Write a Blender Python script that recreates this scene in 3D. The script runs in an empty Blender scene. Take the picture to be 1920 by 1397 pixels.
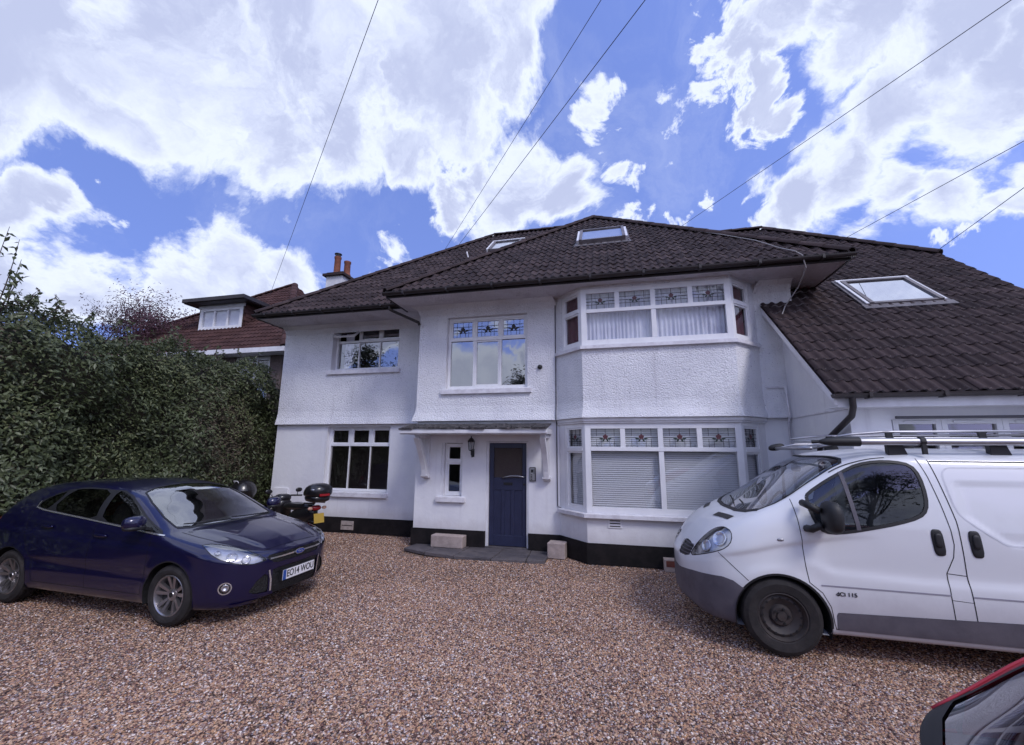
import bpy, bmesh, math, random
import numpy as np
from mathutils import Vector, Matrix
from mathutils.bvhtree import BVHTree

random.seed(7)
RNG = np.random.default_rng(11)
SC = bpy.context.scene
COL = SC.collection

# ------------------------------------------------------------------ camera
FPX, PITCH, YAW, ROLL, CAMH = 779.617, math.radians(10.392), math.radians(13.091), math.radians(0.353), 1.929
Fd = Vector((-math.sin(YAW) * math.cos(PITCH), math.cos(YAW) * math.cos(PITCH), math.sin(PITCH)))
Rd = Vector((math.cos(YAW), math.sin(YAW), 0))
Ud = Rd.cross(Fd)
cr, sr = math.cos(ROLL), math.sin(ROLL)
R2 = Rd * cr + Ud * sr
U2 = Ud * cr - Rd * sr
cam = bpy.data.cameras.new('camera')
camo = bpy.data.objects.new('camera', cam)
COL.objects.link(camo)
cm = Matrix.Identity(4)
for i in range(3):
    cm[i][0], cm[i][1], cm[i][2] = R2[i], U2[i], -Fd[i]
cm[0][3], cm[1][3], cm[2][3] = 0, 0, CAMH
camo.matrix_world = cm
cam.sensor_fit = 'HORIZONTAL'
cam.sensor_width = 36
cam.lens = 36 * FPX / 1920
cam.clip_start = 0.05
cam.clip_end = 3000
SC.camera = camo


def sky_dir(u, v):
    """world direction of a point of the sky, measured from the photograph once"""
    d = Fd + R2 * ((u - 960) / FPX) - U2 * ((v - 698.5) / FPX)
    return d.normalized()


# ------------------------------------------------------------------ world
SUN_EL, SUN_AZ = math.radians(43), math.radians(133)     # high, behind the viewer's right shoulder, veiled by cloud
world = bpy.data.worlds.new('World')
SC.world = world
world.use_nodes = True
nt = world.node_tree
nt.nodes.clear()


SKY_TINT = (1.66, 1.50, 2.02)


class NT:
    def __init__(s, tree):
        s.t = tree

    def n(s, typ, **kw):
        nd = s.t.nodes.new(typ)
        for k, v in kw.items():
            if k.startswith('i_'):
                key = k[2:]
                key = int(key) if key.isdigit() else key.replace('_', ' ')
                if isinstance(v, bpy.types.NodeSocket):
                    s.t.links.new(v, nd.inputs[key])
                else:
                    nd.inputs[key].default_value = v
            else:
                setattr(nd, k, v)
        return nd

    def math(s, op, a, b=0.0, clamp=False):
        return s.n('ShaderNodeMath', operation=op, use_clamp=clamp, i_0=a, i_1=b).outputs[0]

    def vmath(s, op, a, b=None, scale=None):
        kw = dict(operation=op, i_0=a)
        if b is not None:
            kw['i_1'] = b
        nd = s.n('ShaderNodeVectorMath', **kw)
        if scale is not None:
            nd.inputs['Scale'].default_value = scale
        return nd.outputs['Value'] if op in ('DISTANCE', 'LENGTH', 'DOT_PRODUCT') else nd.outputs[0]

    def remap(s, v, a, b, c=0.0, d=1.0, smooth=True):
        return s.n('ShaderNodeMapRange', interpolation_type='SMOOTHSTEP' if smooth else 'LINEAR', clamp=True,
                   i_0=v, i_1=a, i_2=b, i_3=c, i_4=d).outputs[0]

    def mix(s, f, a, b, blend='MIX'):
        nd = s.n('ShaderNodeMix', data_type='RGBA', blend_type=blend)
        for idx, v in ((0, f), (6, a), (7, b)):
            if isinstance(v, bpy.types.NodeSocket):
                s.t.links.new(v, nd.inputs[idx])
            else:
                nd.inputs[idx].default_value = v if idx == 0 else (tuple(v) + (1,) if len(v) == 3 else v)
        return nd.outputs[2]

    def noise(s, vec, scale, detail=4, rough=0.55, dist=0.0, out=0):
        nd = s.n('ShaderNodeTexNoise', i_Vector=vec, i_Scale=scale, i_Detail=detail, i_Roughness=rough, i_Distortion=dist)
        return nd.outputs[out]

    def link(s, a, b):
        s.t.links.new(a, b)


W = NT(nt)
sky = W.n('ShaderNodeTexSky', sky_type='NISHITA', sun_disc=False, sun_elevation=SUN_EL, sun_rotation=SUN_AZ,
          altitude=0, air_density=1.0, dust_density=0.6, ozone_density=2.5)
gd = W.n('ShaderNodeTexCoord').outputs['Generated']
up_dir = W.vmath('NORMALIZE', W.vmath('ADD', gd, (0, 0, 0.55)))
W.link(up_dir, sky.inputs['Vector'])
sky_col = W.mix(1.0, sky.outputs[0], SKY_TINT, 'MULTIPLY')
wob = W.noise(gd, 3.2, 7, 0.58, 0.3, 1)
wob = W.vmath('SCALE', W.vmath('SUBTRACT', wob, (0.5, 0.5, 0.5)), scale=0.36)
gdd = W.vmath('ADD', gd, wob)
wob2 = W.vmath('SCALE', W.vmath('SUBTRACT', W.noise(gd, 11.0, 8, 0.62, 0.6, 1), (0.5, 0.5, 0.5)), scale=0.17)
gdw = W.vmath('ADD', gdd, wob2)
BLOBS = [  # photograph pixel of the cloud lump, radius in pixels
    (80, 90, 300), (330, 110, 290), (600, 90, 270), (820, 80, 230), (960, 40, 130), (230, 255, 130), (480, 255, 130), (640, 220, 140),
    (860, 200, 130), (960, 120, 100), (760, 270, 90), (-80, 200, 260),
    (40, 420, 130), (110, 400, 60), (330, 520, 140), (430, 470, 120), (540, 500, 95), (180, 560, 150), (480, 560, 170), (60, 540, 140),
    (735, 500, 75), (690, 530, 60),
    (960, 350, 125), (1060, 370, 95), (890, 310, 80), (860, 370, 75),
    (1150, 240, 62), (1170, 330, 50), (1265, 245, 62), (1330, 215, 45), (1180, 210, 45), (1215, 410, 42), (1290, 370, 45),
    (1470, 40, 110), (1400, 120, 80), (1340, 40, 60), (1590, 60, 150), (1750, 60, 190), (1420, 190, 70), (1640, 200, 170), (1830, 200, 220), (1900, 80, 200),
    (1540, 300, 140), (1450, 350, 90), (1390, 380, 55), (1640, 360, 110), (1760, 350, 140), (1880, 370, 110), (1740, 440, 60), (1980, 320, 160),
    (1440, 410, 60),
]
acc = None
for (u, v, r) in BLOBS:
    c = sky_dir(u, v)
    c2 = sky_dir(u + r, v)
    rad = (c - c2).length
    dist = W.vmath('DISTANCE', gdw if r <= 80 else gdd, tuple(c))
    b = W.remap(dist, rad * 1.25, rad * 0.15)
    if r <= 62:
        b = W.math('MULTIPLY', b, 0.74)
    acc = b if acc is None else W.math('MAXIMUM', acc, b)
added_cloud_top = W.remap(W.vmath('DISTANCE', gdd, (0.49, 0.36, 0.80)), 0.42, 0.10)  # cloud added above the view to whiten the right wing rooflight's reflection
acc = W.math('MAXIMUM', acc, added_cloud_top)
added_cloud_back = W.remap(W.vmath('DISTANCE', gdd, (-0.31, -0.95, 0.03)), 0.27, 0.12)  # cloud bank added behind the viewer, reflected white in the porch wing window
acc = W.math('MAXIMUM', acc, added_cloud_back)
# beyond the part of the sky in view the same kind of broken cloud goes on
zone = W.remap(W.vmath('DISTANCE', gd, tuple(sky_dir(960, 560))), 0.98, 1.2)
stretch = W.vmath('MULTIPLY', gdd, (1, 1, 1.6))
cov = W.remap(W.noise(stretch, 2.3, 5, 0.55), 0.41, 0.56)
acc = W.math('MAXIMUM', acc, W.math('MULTIPLY', cov, zone))
fine = W.noise(gdd, 7.5, 10, 0.64, 0.35)
dens = W.math('ADD', acc, W.math('MULTIPLY', W.math('SUBTRACT', fine, 0.5), 1.30))
mask = W.math('MAXIMUM', W.remap(dens, 0.26, 0.66), W.math('MULTIPLY', W.remap(W.noise(gdd, 3.1, 8, 0.6, 0.4), 0.46, 0.72), 0.20))
shade = W.noise(gdd, 4.0, 7, 0.55, 0.2)
thick = W.math('MULTIPLY', W.remap(dens, 0.60, 1.05), W.remap(shade, 0.27, 0.56))
CLOUD_W = (5.15, 5.6, 6.8)
CLOUD_G = (3.2, 3.55, 5.0)
ccol = W.mix(thick, CLOUD_W, CLOUD_G)
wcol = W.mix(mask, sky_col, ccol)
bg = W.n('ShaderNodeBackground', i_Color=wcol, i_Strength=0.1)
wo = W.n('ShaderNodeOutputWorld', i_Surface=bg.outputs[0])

# ------------------------------------------------------------------ sun (veiled: wide and weak)
sd = Vector((math.sin(SUN_AZ) * math.cos(SUN_EL), math.cos(SUN_AZ) * math.cos(SUN_EL), math.sin(SUN_EL)))
sl = bpy.data.lights.new('sun', 'SUN')
sl.energy = 0.9
sl.angle = math.radians(16)
sl.color = (1.0, 0.965, 0.955)
so = bpy.data.objects.new('sun', sl)
so.rotation_euler = sd.to_track_quat('Z', 'Y').to_euler()
so.location = sd * 60
COL.objects.link(so)
SC.view_settings.view_transform = 'Standard'
SC.view_settings.look = 'None'
SC.view_settings.gamma = 1
SC.view_settings.use_curve_mapping = False
SC.view_settings.exposure = 0.80
SC.render.engine = 'CYCLES'
SC.cycles.use_denoising = True
SC.cycles.max_bounces = 7
SC.cycles.transparent_max_bounces = 16
SC.cycles.caustics_reflective = False
SC.cycles.caustics_refractive = False


# ------------------------------------------------------------------ materials
def mat(name, c, c2=None, rough=0.6, metal=0.0, spec=0.5, ns=3.0, nd=5, lo=0.35, hi=0.65, bump=0.0, bscale=40.0, bdet=3, bdist=0.01,
        coat=0.0, vor=None, spots=None, edge=None, streak=None, low=None, rand=None, rough2=None, dirt=None):
    m = bpy.data.materials.new(name)
    m.use_nodes = True
    T = NT(m.node_tree)
    m.node_tree.nodes.clear()
    tc = T.n('ShaderNodeTexCoord').outputs['Object']
    col = None
    if c2 is not None:
        f = T.remap(T.noise(tc, ns, nd, 0.6), lo, hi)
        col = T.mix(f, c, c2)
    if rand is not None:                       # piece to piece variation
        r = T.math('FRACT', T.math('ADD', T.n('ShaderNodeObjectInfo').outputs['Random'],
                                   T.n('ShaderNodeAttribute', attribute_name='tv').outputs['Fac']))
        base = col if col is not None else c
        col = T.mix(T.remap(r, 0.0, 1.0, 0, 1, False), base, rand, 'MULTIPLY')
    if dirt is not None:                       # (colour, scale, lo, hi) blotchy dirt / stain
        f = T.remap(T.noise(tc, dirt[1], 6, 0.65), dirt[2], dirt[3], 0, dirt[4] if len(dirt) > 4 else 0.8)
        col = T.mix(f, col if col is not None else c, dirt[0])
    if streak is not None:                     # rain streaks running down from ledges
        mp = T.n('ShaderNodeMapping', i_Vector=tc)
        mp.inputs['Scale'].default_value = (7.0, 7.0, 0.32)
        f = T.math('MULTIPLY', T.remap(T.noise(mp.outputs[0], 1.0, 5, 0.65), 0.54, 0.80), T.remap(T.noise(tc, 0.5, 3, 0.5), 0.38, 0.62, 0.1, streak[1]))
        col = T.mix(f, col if col is not None else c, streak[0])
    if low is not None:                        # splash dirt rising from the ground: (colour, z full, z none, amount)
        zc_ = T.n('ShaderNodeSeparateXYZ', i_0=tc).outputs[2]
        zn = T.math('ADD', zc_, T.math('MULTIPLY', T.math('SUBTRACT', T.noise(tc, 5.0, 6, 0.7), 0.5), low[4]))
        f = T.math('MULTIPLY', T.remap(zn, low[1], low[2], 1.0, 0.0), low[3])
        col = T.mix(f, col if col is not None else c, low[0])
    if edge is not None:                       # paler, weathered lower edge of a tile
        ea = T.n('ShaderNodeAttribute', attribute_name='edge').outputs['Fac']
        f = T.math('MULTIPLY', ea, T.remap(T.noise(tc, 9.0, 4, 0.6), 0.40, 0.62))
        col = T.mix(f, col if col is not None else c, edge)
    if spots is not None:
        f = T.remap(T.noise(tc, spots[1], 3, 0.6), spots[2], spots[2] + 0.06)
        col = T.mix(f, col if col is not None else c, spots[0])
    b = T.n('ShaderNodeBsdfPrincipled', i_Roughness=rough, i_Metallic=metal)
    b.inputs['Specular IOR Level'].default_value = spec
    if coat:
        b.inputs['Coat Weight'].default_value = coat
        b.inputs['Coat Roughness'].default_value = 0.04
    if col is not None:
        T.link(col, b.inputs['Base Color'])
    else:
        b.inputs['Base Color'].default_value = tuple(c) + (1,)
    if rough2 is not None:
        T.link(T.remap(T.noise(tc, ns * 2, 5, 0.6), 0.3, 0.7, rough, rough2), b.inputs['Roughness'])
    if bump:
        h = T.noise(tc, bscale, bdet, 0.6)
        if vor:
            vd = T.n('ShaderNodeTexVoronoi', i_Vector=tc, i_Scale=vor, feature='SMOOTH_F1').outputs[0]
            h = T.math('ADD', T.math('MULTIPLY', h, 0.5), T.math('MULTIPLY', vd, -1.0))
        bp = T.n('ShaderNodeBump', i_Strength=bump, i_Distance=bdist, i_Height=h)
        T.link(bp.outputs[0], b.inputs['Normal'])
    T.n('ShaderNodeOutputMaterial', i_Surface=b.outputs[0])
    return m


def glass(name, tint=(0.9, 0.93, 0.95), base=0.05, edge=0.9, rough=0.0, power=3.0, ripple=0.0):
    """thin pane: part mirror (more at a grazing angle), part see-through"""
    m = bpy.data.materials.new(name)
    m.use_nodes = True
    T = NT(m.node_tree)
    m.node_tree.nodes.clear()
    lw = T.n('ShaderNodeLayerWeight', i_Blend=0.5).outputs['Facing']
    f = T.math('ADD', T.math('MULTIPLY', T.math('POWER', lw, power), edge - base), base, True)
    tc = T.n('ShaderNodeTexCoord').outputs['Object']
    bp = T.n('ShaderNodeBump', i_Strength=ripple, i_Distance=0.004, i_Height=T.noise(tc, 3.0, 2, 0.5))
    g = T.n('ShaderNodeBsdfGlossy', i_Color=(0.95, 0.96, 1, 1), i_Roughness=rough, i_Normal=bp.outputs[0])
    t = T.n('ShaderNodeBsdfTransparent', i_Color=tuple(tint) + (1,))
    mx = T.n('ShaderNodeMixShader', i_0=f, i_1=t.outputs[0], i_2=g.outputs[0])
    T.n('ShaderNodeOutputMaterial', i_Surface=mx.outputs[0])
    return m


MT = {}
MT['pebble'] = mat('pebbledash_white', (0.70, 0.70, 0.74), (0.80, 0.80, 0.83), rough=0.9, spec=0.15, ns=1.2, bump=0.68, bscale=75, bdet=5, bdist=0.022, vor=44,
                   spots=((0.34, 0.34, 0.40), 34, 0.645), dirt=((0.50, 0.48, 0.52), 0.9, 0.60, 0.85, 0.30), streak=((0.42, 0.40, 0.44), 0.5))
MT['render'] = mat('smooth_white_render', (0.73, 0.73, 0.77), (0.80, 0.80, 0.82), rough=0.75, spec=0.2, ns=1.5, bump=0.25, bscale=9, bdet=5, bdist=0.02,
                   dirt=((0.56, 0.54, 0.58), 0.8, 0.58, 0.82, 0.4), streak=((0.48, 0.46, 0.50), 0.45), low=((0.40, 0.35, 0.34), 0.32, 0.62, 0.35, 0.35))
MT['plinth'] = mat('black_bitumen_paint', (0.007, 0.006, 0.007), (0.016, 0.013, 0.014), rough=0.75, spec=0.25, ns=4, bump=0.4, bscale=18, bdist=0.01, dirt=((0.06, 0.05, 0.047), 3, 0.62, 0.85, 0.45))
MT['frame'] = mat('white_window_paint', (0.80, 0.80, 0.82), (0.74, 0.74, 0.77), rough=0.35, ns=5)
MT['white_wood'] = mat('white_gloss_wood', (0.76, 0.76, 0.79), (0.66, 0.65, 0.68), rough=0.45, ns=4, bump=0.1, bscale=12)
MT['sill'] = mat('white_sill_paint', (0.76, 0.75, 0.79), (0.62, 0.60, 0.64), rough=0.5, ns=6, bump=0.1, bscale=20)
MT['tile'] = mat('brown_concrete_tile', (0.044, 0.029, 0.030), (0.076, 0.053, 0.053), rough=0.82, spec=0.25, ns=2.2, rand=(0.48, 0.46, 0.48), bump=0.3, bscale=60, bdist=0.006,
                 edge=(0.27, 0.245, 0.25), spots=((0.20, 0.18, 0.175), 13, 0.70), dirt=((0.030, 0.022, 0.024), 5, 0.5, 0.75, 0.6))
MT['tile_red'] = mat('red_brown_clay_tile', (0.066, 0.034, 0.033), (0.095, 0.048, 0.043), rough=0.85, spec=0.2, ns=2.0, rand=(0.6, 0.55, 0.55), bump=0.3, bscale=60, bdist=0.006,
                     dirt=((0.05, 0.03, 0.03), 3, 0.5, 0.75, 0.6))
MT['gutter'] = mat('dark_brown_gutter', (0.018, 0.013, 0.014), (0.030, 0.022, 0.023), rough=0.5, ns=3)
MT['soffit'] = mat('textured_white_soffit', (0.66, 0.64, 0.69), (0.56, 0.54, 0.58), rough=0.9, spec=0.1, ns=1.3, bump=0.8, bscale=40, bdist=0.03, vor=26,
                   dirt=((0.34, 0.31, 0.34), 2.2, 0.52, 0.75, 0.6))
MT['glass'] = glass('window_glass', base=0.10, edge=0.85, ripple=0.10)
MT['glass_sky'] = glass('mirroring_window_glass', base=0.34, edge=0.9, ripple=0.08)
MT['glass_dark'] = glass('dark_window_glass', tint=(0.6, 0.58, 0.58), base=0.11, edge=0.8, ripple=0.05)
MT['lead'] = mat('lead_came', (0.03, 0.03, 0.035), rough=0.6)
MT['red_glass'] = mat('red_rose_glass', (0.10, 0.028, 0.036), rough=0.3)
MT['green_glass'] = mat('green_leaf_glass', (0.025, 0.042, 0.034), rough=0.3)
MT['net'] = mat('white_net_curtain', (0.80, 0.78, 0.86), (0.68, 0.66, 0.76), rough=0.9, ns=3)
MT['curtain_red'] = mat('dark_red_curtain', (0.17, 0.055, 0.07), (0.11, 0.035, 0.045), rough=0.9, ns=4)
MT['blind'] = mat('off_white_blind_slat', (0.74, 0.71, 0.72), rough=0.5)
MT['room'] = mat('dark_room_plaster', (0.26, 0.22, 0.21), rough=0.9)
MT['door'] = mat('dark_blue_door_paint', (0.017, 0.021, 0.055), (0.022, 0.027, 0.066), rough=0.4, ns=5, bump=0.1, bscale=25)
MT['metal'] = mat('brushed_metal', (0.55, 0.55, 0.56), rough=0.3, metal=1.0)
MT['black'] = mat('black_plastic', (0.012, 0.012, 0.014), (0.02, 0.02, 0.022), rough=0.5, ns=8)
MT['iron'] = mat('black_cast_iron', (0.01, 0.01, 0.011), rough=0.4)
MT['slab'] = mat('grey_slate_slab', (0.075, 0.068, 0.078), (0.12, 0.105, 0.11), rough=0.75, ns=3, bump=0.5, bscale=12, bdist=0.01, dirt=((0.045, 0.04, 0.045), 4, 0.5, 0.7, 0.7))
MT['block'] = mat('pale_reconstituted_stone', (0.44, 0.36, 0.33), (0.33, 0.27, 0.25), rough=0.9, ns=8, bump=0.7, bscale=45, bdist=0.01)
MT['brick'] = mat('red_brick', (0.20, 0.06, 0.045), (0.13, 0.045, 0.035), rough=0.9, ns=9, bump=0.5, bscale=50)
MT['moss'] = mat('mossy_slate_edge', (0.03, 0.027, 0.03), (0.17, 0.15, 0.15), rough=0.95, ns=16, lo=0.5, hi=0.66, bump=0.8, bscale=50, bdist=0.02)
MT['pot'] = mat('terracotta_pot', (0.27, 0.10, 0.06), (0.19, 0.07, 0.045), rough=0.85, ns=6)
MT['white_stack'] = mat('white_painted_stack', (0.72, 0.72, 0.75), (0.60, 0.60, 0.63), rough=0.85, ns=3)
MT['cream_vent'] = mat('cream_air_brick', (0.42, 0.36, 0.33), (0.30, 0.25, 0.23), rough=0.8, ns=12)
MT['cable'] = mat('grey_cable', (0.085, 0.085, 0.10), rough=0.6)
MT['cable_light'] = mat('pale_cable', (0.35, 0.33, 0.33), rough=0.6)
MT['brown_wall'] = mat('brown_pebble_wall', (0.10, 0.075, 0.07), (0.15, 0.115, 0.105), rough=0.95, ns=20, bump=0.8, bscale=40, bdist=0.03)


# ------------------------------------------------------------------ mesh helpers
class MB:
    def __init__(s):
        s.v, s.f, s.m, s.tv, s.edge = [], [], [], None, None

    def add(s, vs, fs, mi=0):
        o = len(s.v)
        s.v.extend([tuple(p) for p in vs])
        for f in fs:
            s.f.append(tuple(i + o for i in f))
            s.m.append(mi)

    def quad(s, a, b, c, d, mi=0):
        s.add([a, b, c, d], [(0, 1, 2, 3)], mi)

    def poly(s, pts, mi=0):
        s.add(pts, [tuple(range(len(pts)))], mi)

    def obox(s, O, U, V, W_, mi=0):
        O, U, V, W_ = Vector(O), Vector(U), Vector(V), Vector(W_)
        if U.cross(V).dot(W_) < 0:
            O = O + U
            U = -U
        p = [O, O + U, O + U + V, O + V, O + W_, O + U + W_, O + U + V + W_, O + V + W_]
        s.add(p, [(0, 3, 2, 1), (4, 5, 6, 7), (0, 1, 5, 4), (1, 2, 6, 5), (2, 3, 7, 6), (3, 0, 4, 7)], mi)

    def box(s, x0, x1, y0, y1, z0, z1, mi=0):
        s.obox((x0, y0, z0), (x1 - x0, 0, 0), (0, y1 - y0, 0), (0, 0, z1 - z0), mi)

    def bar(s, p, q, w, h, up=(0, 0, 1), mi=0):
        p, q = Vector(p), Vector(q)
        d = q - p
        x = d.normalized()
        n = Vector(up)
        sd_ = x.cross(n)
        if sd_.length < 1e-4:
            sd_ = x.cross(Vector((1, 0, 0)))
        sd_.normalize()
        n = sd_.cross(x).normalized()
        s.obox(p - sd_ * w / 2 - n * h / 2, d, sd_ * w, n * h, mi)

    def tube(s, pts, r, n=8, mi=0, caps=True):
        pts = [Vector(p) for p in pts]
        k = len(pts)
        rs = r if isinstance(r, (list, tuple)) else [r] * k
        o = len(s.v)
        prev = None
        for i, p in enumerate(pts):
            t = (pts[min(i + 1, k - 1)] - pts[max(i - 1, 0)]).normalized()
            if prev is None:
                a = t.cross(Vector((0, 0, 1)))
                if a.length < 1e-3:
                    a = t.cross(Vector((1, 0, 0)))
            else:
                a = prev - t * prev.dot(t)
            a.normalize()
            prev = a
            b = t.cross(a)
            for j in range(n):
                w = 2 * math.pi * j / n
                s.v.append(tuple(p + (a * math.cos(w) + b * math.sin(w)) * rs[i]))
        for i in range(k - 1):
            for j in range(n):
                j2 = (j + 1) % n
                s.f.append((o + i * n + j, o + i * n + j2, o + (i + 1) * n + j2, o + (i + 1) * n + j))
                s.m.append(mi)
        if caps:
            s.f.append(tuple(o + j for j in reversed(range(n))))
            s.m.append(mi)
            s.f.append(tuple(o + (k - 1) * n + j for j in range(n)))
            s.m.append(mi)

    def lathe(s, prof, n=24, O=(0, 0, 0), A=(0, 0, 1), mi=0, X=None):
        """prof: (radius, height along A)"""
        O, A = Vector(O), Vector(A).normalized()
        x = Vector(X) if X else (A.cross(Vector((0, 0, 1))) if abs(A.z) < 0.9 else A.cross(Vector((1, 0, 0))))
        x.normalize()
        y = A.cross(x)
        o = len(s.v)
        for (r, h) in prof:
            for j in range(n):
                w = 2 * math.pi * j / n
                s.v.append(tuple(O + A * h + (x * math.cos(w) + y * math.sin(w)) * r))
        for i in range(len(prof) - 1):
            for j in range(n):
                j2 = (j + 1) % n
                s.f.append((o + i * n + j, o + i * n + j2, o + (i + 1) * n + j2, o + (i + 1) * n + j))
                s.m.append(mi)

    def prism(s, poly, O, U, V, N, depth, mi=0):
        """polygon (u,v) in plane O,U,V extruded by depth along N (both caps)"""
        O, U, V, N = Vector(O), Vector(U), Vector(V), Vector(N)
        a = [O + U * p[0] + V * p[1] for p in poly]
        b = [p + N * depth for p in a]
        n = len(a)
        fs = [tuple(range(n))[::-1], tuple(range(n, 2 * n))] + [(i, (i + 1) % n, n + (i + 1) % n, n + i) for i in range(n)]
        s.add(a + b, fs, mi)

    def build(s, name, mats, parent=None, smooth=False, local=False, bevel=0, auto=None, kind=None, label=None):
        me = bpy.data.meshes.new(name)
        me.from_pydata(s.v, [], s.f)
        if not isinstance(mats, (list, tuple)):
            mats = [mats]
        for m in mats:
            me.materials.append(MT[m] if isinstance(m, str) else m)
        if len(mats) > 1:
            me.polygons.foreach_set('material_index', s.m)
        if smooth:
            me.polygons.foreach_set('use_smooth', [True] * len(s.f))
            if auto:
                me.set_sharp_from_angle(angle=math.radians(auto))
        if s.tv is not None:
            at = me.attributes.new('tv', 'FLOAT', 'FACE')
            at.data.foreach_set('value', s.tv)
        if s.edge is not None:
            at = me.attributes.new('edge', 'FLOAT', 'FACE')
            at.data.foreach_set('value', s.edge)
        me.update()
        o = bpy.data.objects.new(name, me)
        COL.objects.link(o)
        if bevel:
            md = o.modifiers.new('bevel', 'BEVEL')
            md.width = bevel
            md.segments = 2
            md.limit_method = 'ANGLE'
        if parent is not None:
            put(o, parent, local)
        if kind:
            o['kind'] = kind
        if label:
            o['label'] = label
        return o


def put(o, parent, local=False):
    o.parent = parent
    if not local:                      # vertices already in world coordinates
        if parent.type == 'EMPTY':
            o.matrix_parent_inverse = Matrix.Translation(-Vector(parent.location))
    return o


def thing(name, label, cat, loc=(0, 0, 0), rotz=0.0, group=None):
    o = bpy.data.objects.new(name, None)
    o.empty_display_size = 0.2
    o.location = loc
    o.rotation_euler = (0, 0, rotz)
    COL.objects.link(o)
    o['label'] = label
    o['category'] = cat
    if group:
        o['group'] = group
    return o


def tag(o, label, cat, group=None):
    o['label'] = label
    o['category'] = cat
    if group:
        o['group'] = group
    return o


def inst(name, mesh, parent, M=None, local=True):
    o = bpy.data.objects.new(name, mesh)
    COL.objects.link(o)
    o.parent = parent
    if parent.type == 'EMPTY' and not local:
        o.matrix_parent_inverse = Matrix.Translation(-Vector(parent.location))
    if M is not None:
        o.matrix_basis = M
    return o


V3 = Vector
ZZ = Vector((0, 0, 1))


def wallgrid(mb, O, U, N, w, z0, z1, holes=(), depth=0.12, mi=0, mr=None):
    """vertical wall patch with rectangular holes (u0,u1,z0,z1); reveals go in by depth"""
    O, U, N = Vector(O), Vector(U).normalized(), Vector(N).normalized()
    us = sorted({0.0, w, *[h[0] for h in holes], *[h[1] for h in holes]})
    zs = sorted({z0, z1, *[h[2] for h in holes], *[h[3] for h in holes]})
    us = [u for u in us if -1e-6 <= u <= w + 1e-6]
    zs = [z for z in zs if z0 - 1e-6 <= z <= z1 + 1e-6]
    P = lambda u, z, d=0.0: V3((O.x, O.y, 0)) + U * u + ZZ * z - N * d
    for a, b in zip(us, us[1:]):
        for c, d in zip(zs, zs[1:]):
            mu, mz = (a + b) / 2, (c + d) / 2
            if any(h[0] < mu < h[1] and h[2] < mz < h[3] for h in holes):
                continue
            mb.quad(P(a, c), P(b, c), P(b, d), P(a, d), mi)
    m2 = mi if mr is None else mr
    for (a, b, c, d) in holes:
        c, d = max(c, z0), min(d, z1)
        mb.quad(P(a, c), P(a, d), P(a, d, depth), P(a, c, depth), m2)
        mb.quad(P(b, c), P(b, c, depth), P(b, d, depth), P(b, d), m2)
        if d < z1 - 1e-6:
            mb.quad(P(a, d), P(b, d), P(b, d, depth), P(a, d, depth), m2)
        if c > z0 + 1e-6:
            mb.quad(P(a, c), P(a, c, depth), P(b, c, depth), P(b, c), m2)


def offset_poly(pts, d):
    """offset an open polyline (x,y) outward (to the right-hand side when walking; camera side here)"""
    out = []
    n = len(pts)
    nr = []
    for a, b in zip(pts, pts[1:]):
        t = V3((b[0] - a[0], b[1] - a[1], 0)).normalized()
        nr.append(V3((t.y, -t.x, 0)))
    for i in range(n):
        if i == 0:
            o = nr[0] * d
        elif i == n - 1:
            o = nr[-1] * d
        else:
            m = (nr[i - 1] + nr[i])
            o = m * (d / (1 + nr[i - 1].dot(nr[i])))
        out.append((pts[i][0] + o.x, pts[i][1] + o.y))
    return out
# ================================================================== THE WHITE HOUSE
house = thing('white_house', 'large white pebbledashed house with brown tiled hipped roof and blue front door', 'house', (-2.0, 8.2, 0))
TS = 0.855                                  # roof slope (rise / run)
YA, YL, YB, YE = 8.236, 8.993, 7.70, 6.37
GP = [(-8.18, YL), (-3.97, YL), (-3.97, YA), (-0.96, YA), (-0.43, YB), (2.16, YB), (2.69, YA), (3.10, YA), (3.10, YE), (6.50, YE)]
STR = 2.49                                   # string course between the storeys
PL = 0.34                                    # top of the black plinth


def seg(poly, i):
    a, b = V3((*poly[i], 0)), V3((*poly[i + 1], 0))
    U = (b - a).normalized()
    return a, U, V3((U.y, -U.x, 0)), (b - a).length


HOLES_G = {0: [(-6.72, -5.03, 0.915, 2.43)], 2: [(-2.44, -1.575, 0.0, 2.075), (-3.40, -2.945, 0.98, 2.04)],
           8: [(3.56, 6.2, 0.95, 2.33)]}
BAYG = (0.84, 2.395)
BAYU = (3.835, 4.945)
STUB = 0.17
plpts = offset_poly(GP, 0.03)
flr = offset_poly(GP, -0.0)

mb_p, mb_g = MB(), MB()
for i in range(len(GP) - 1):
    for pts, mb, z0, z1, dep in ((plpts, mb_p, 0.0, PL, 0.1), (GP, mb_g, PL, STR, 0.15)):
        a, U, N, L = seg(pts, i)
        hs = [(h[0] - a.x, h[1] - a.x, h[2], h[3]) for h in HOLES_G.get(i, []) if h[2] < z1 and h[3] > z0]
        if i == 8 and mb is mb_g:
            wallgrid(mb, a, U, N, L, z0, 2.60, hs, dep)
            continue
        if mb is mb_g and i in (3, 4, 5):
            wallgrid(mb, a, U, N, L, z0, BAYG[0])
            wallgrid(mb, a, U, N, L, BAYG[1], z1)
            if i == 3:
                wallgrid(mb, a, U, N, STUB, BAYG[0], BAYG[1])
            if i == 5:
                wallgrid(mb, a + U * (L - STUB), U, N, STUB, BAYG[0], BAYG[1])
            continue
        wallgrid(mb, a, U, N, L, z0, z1, hs, dep)
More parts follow.
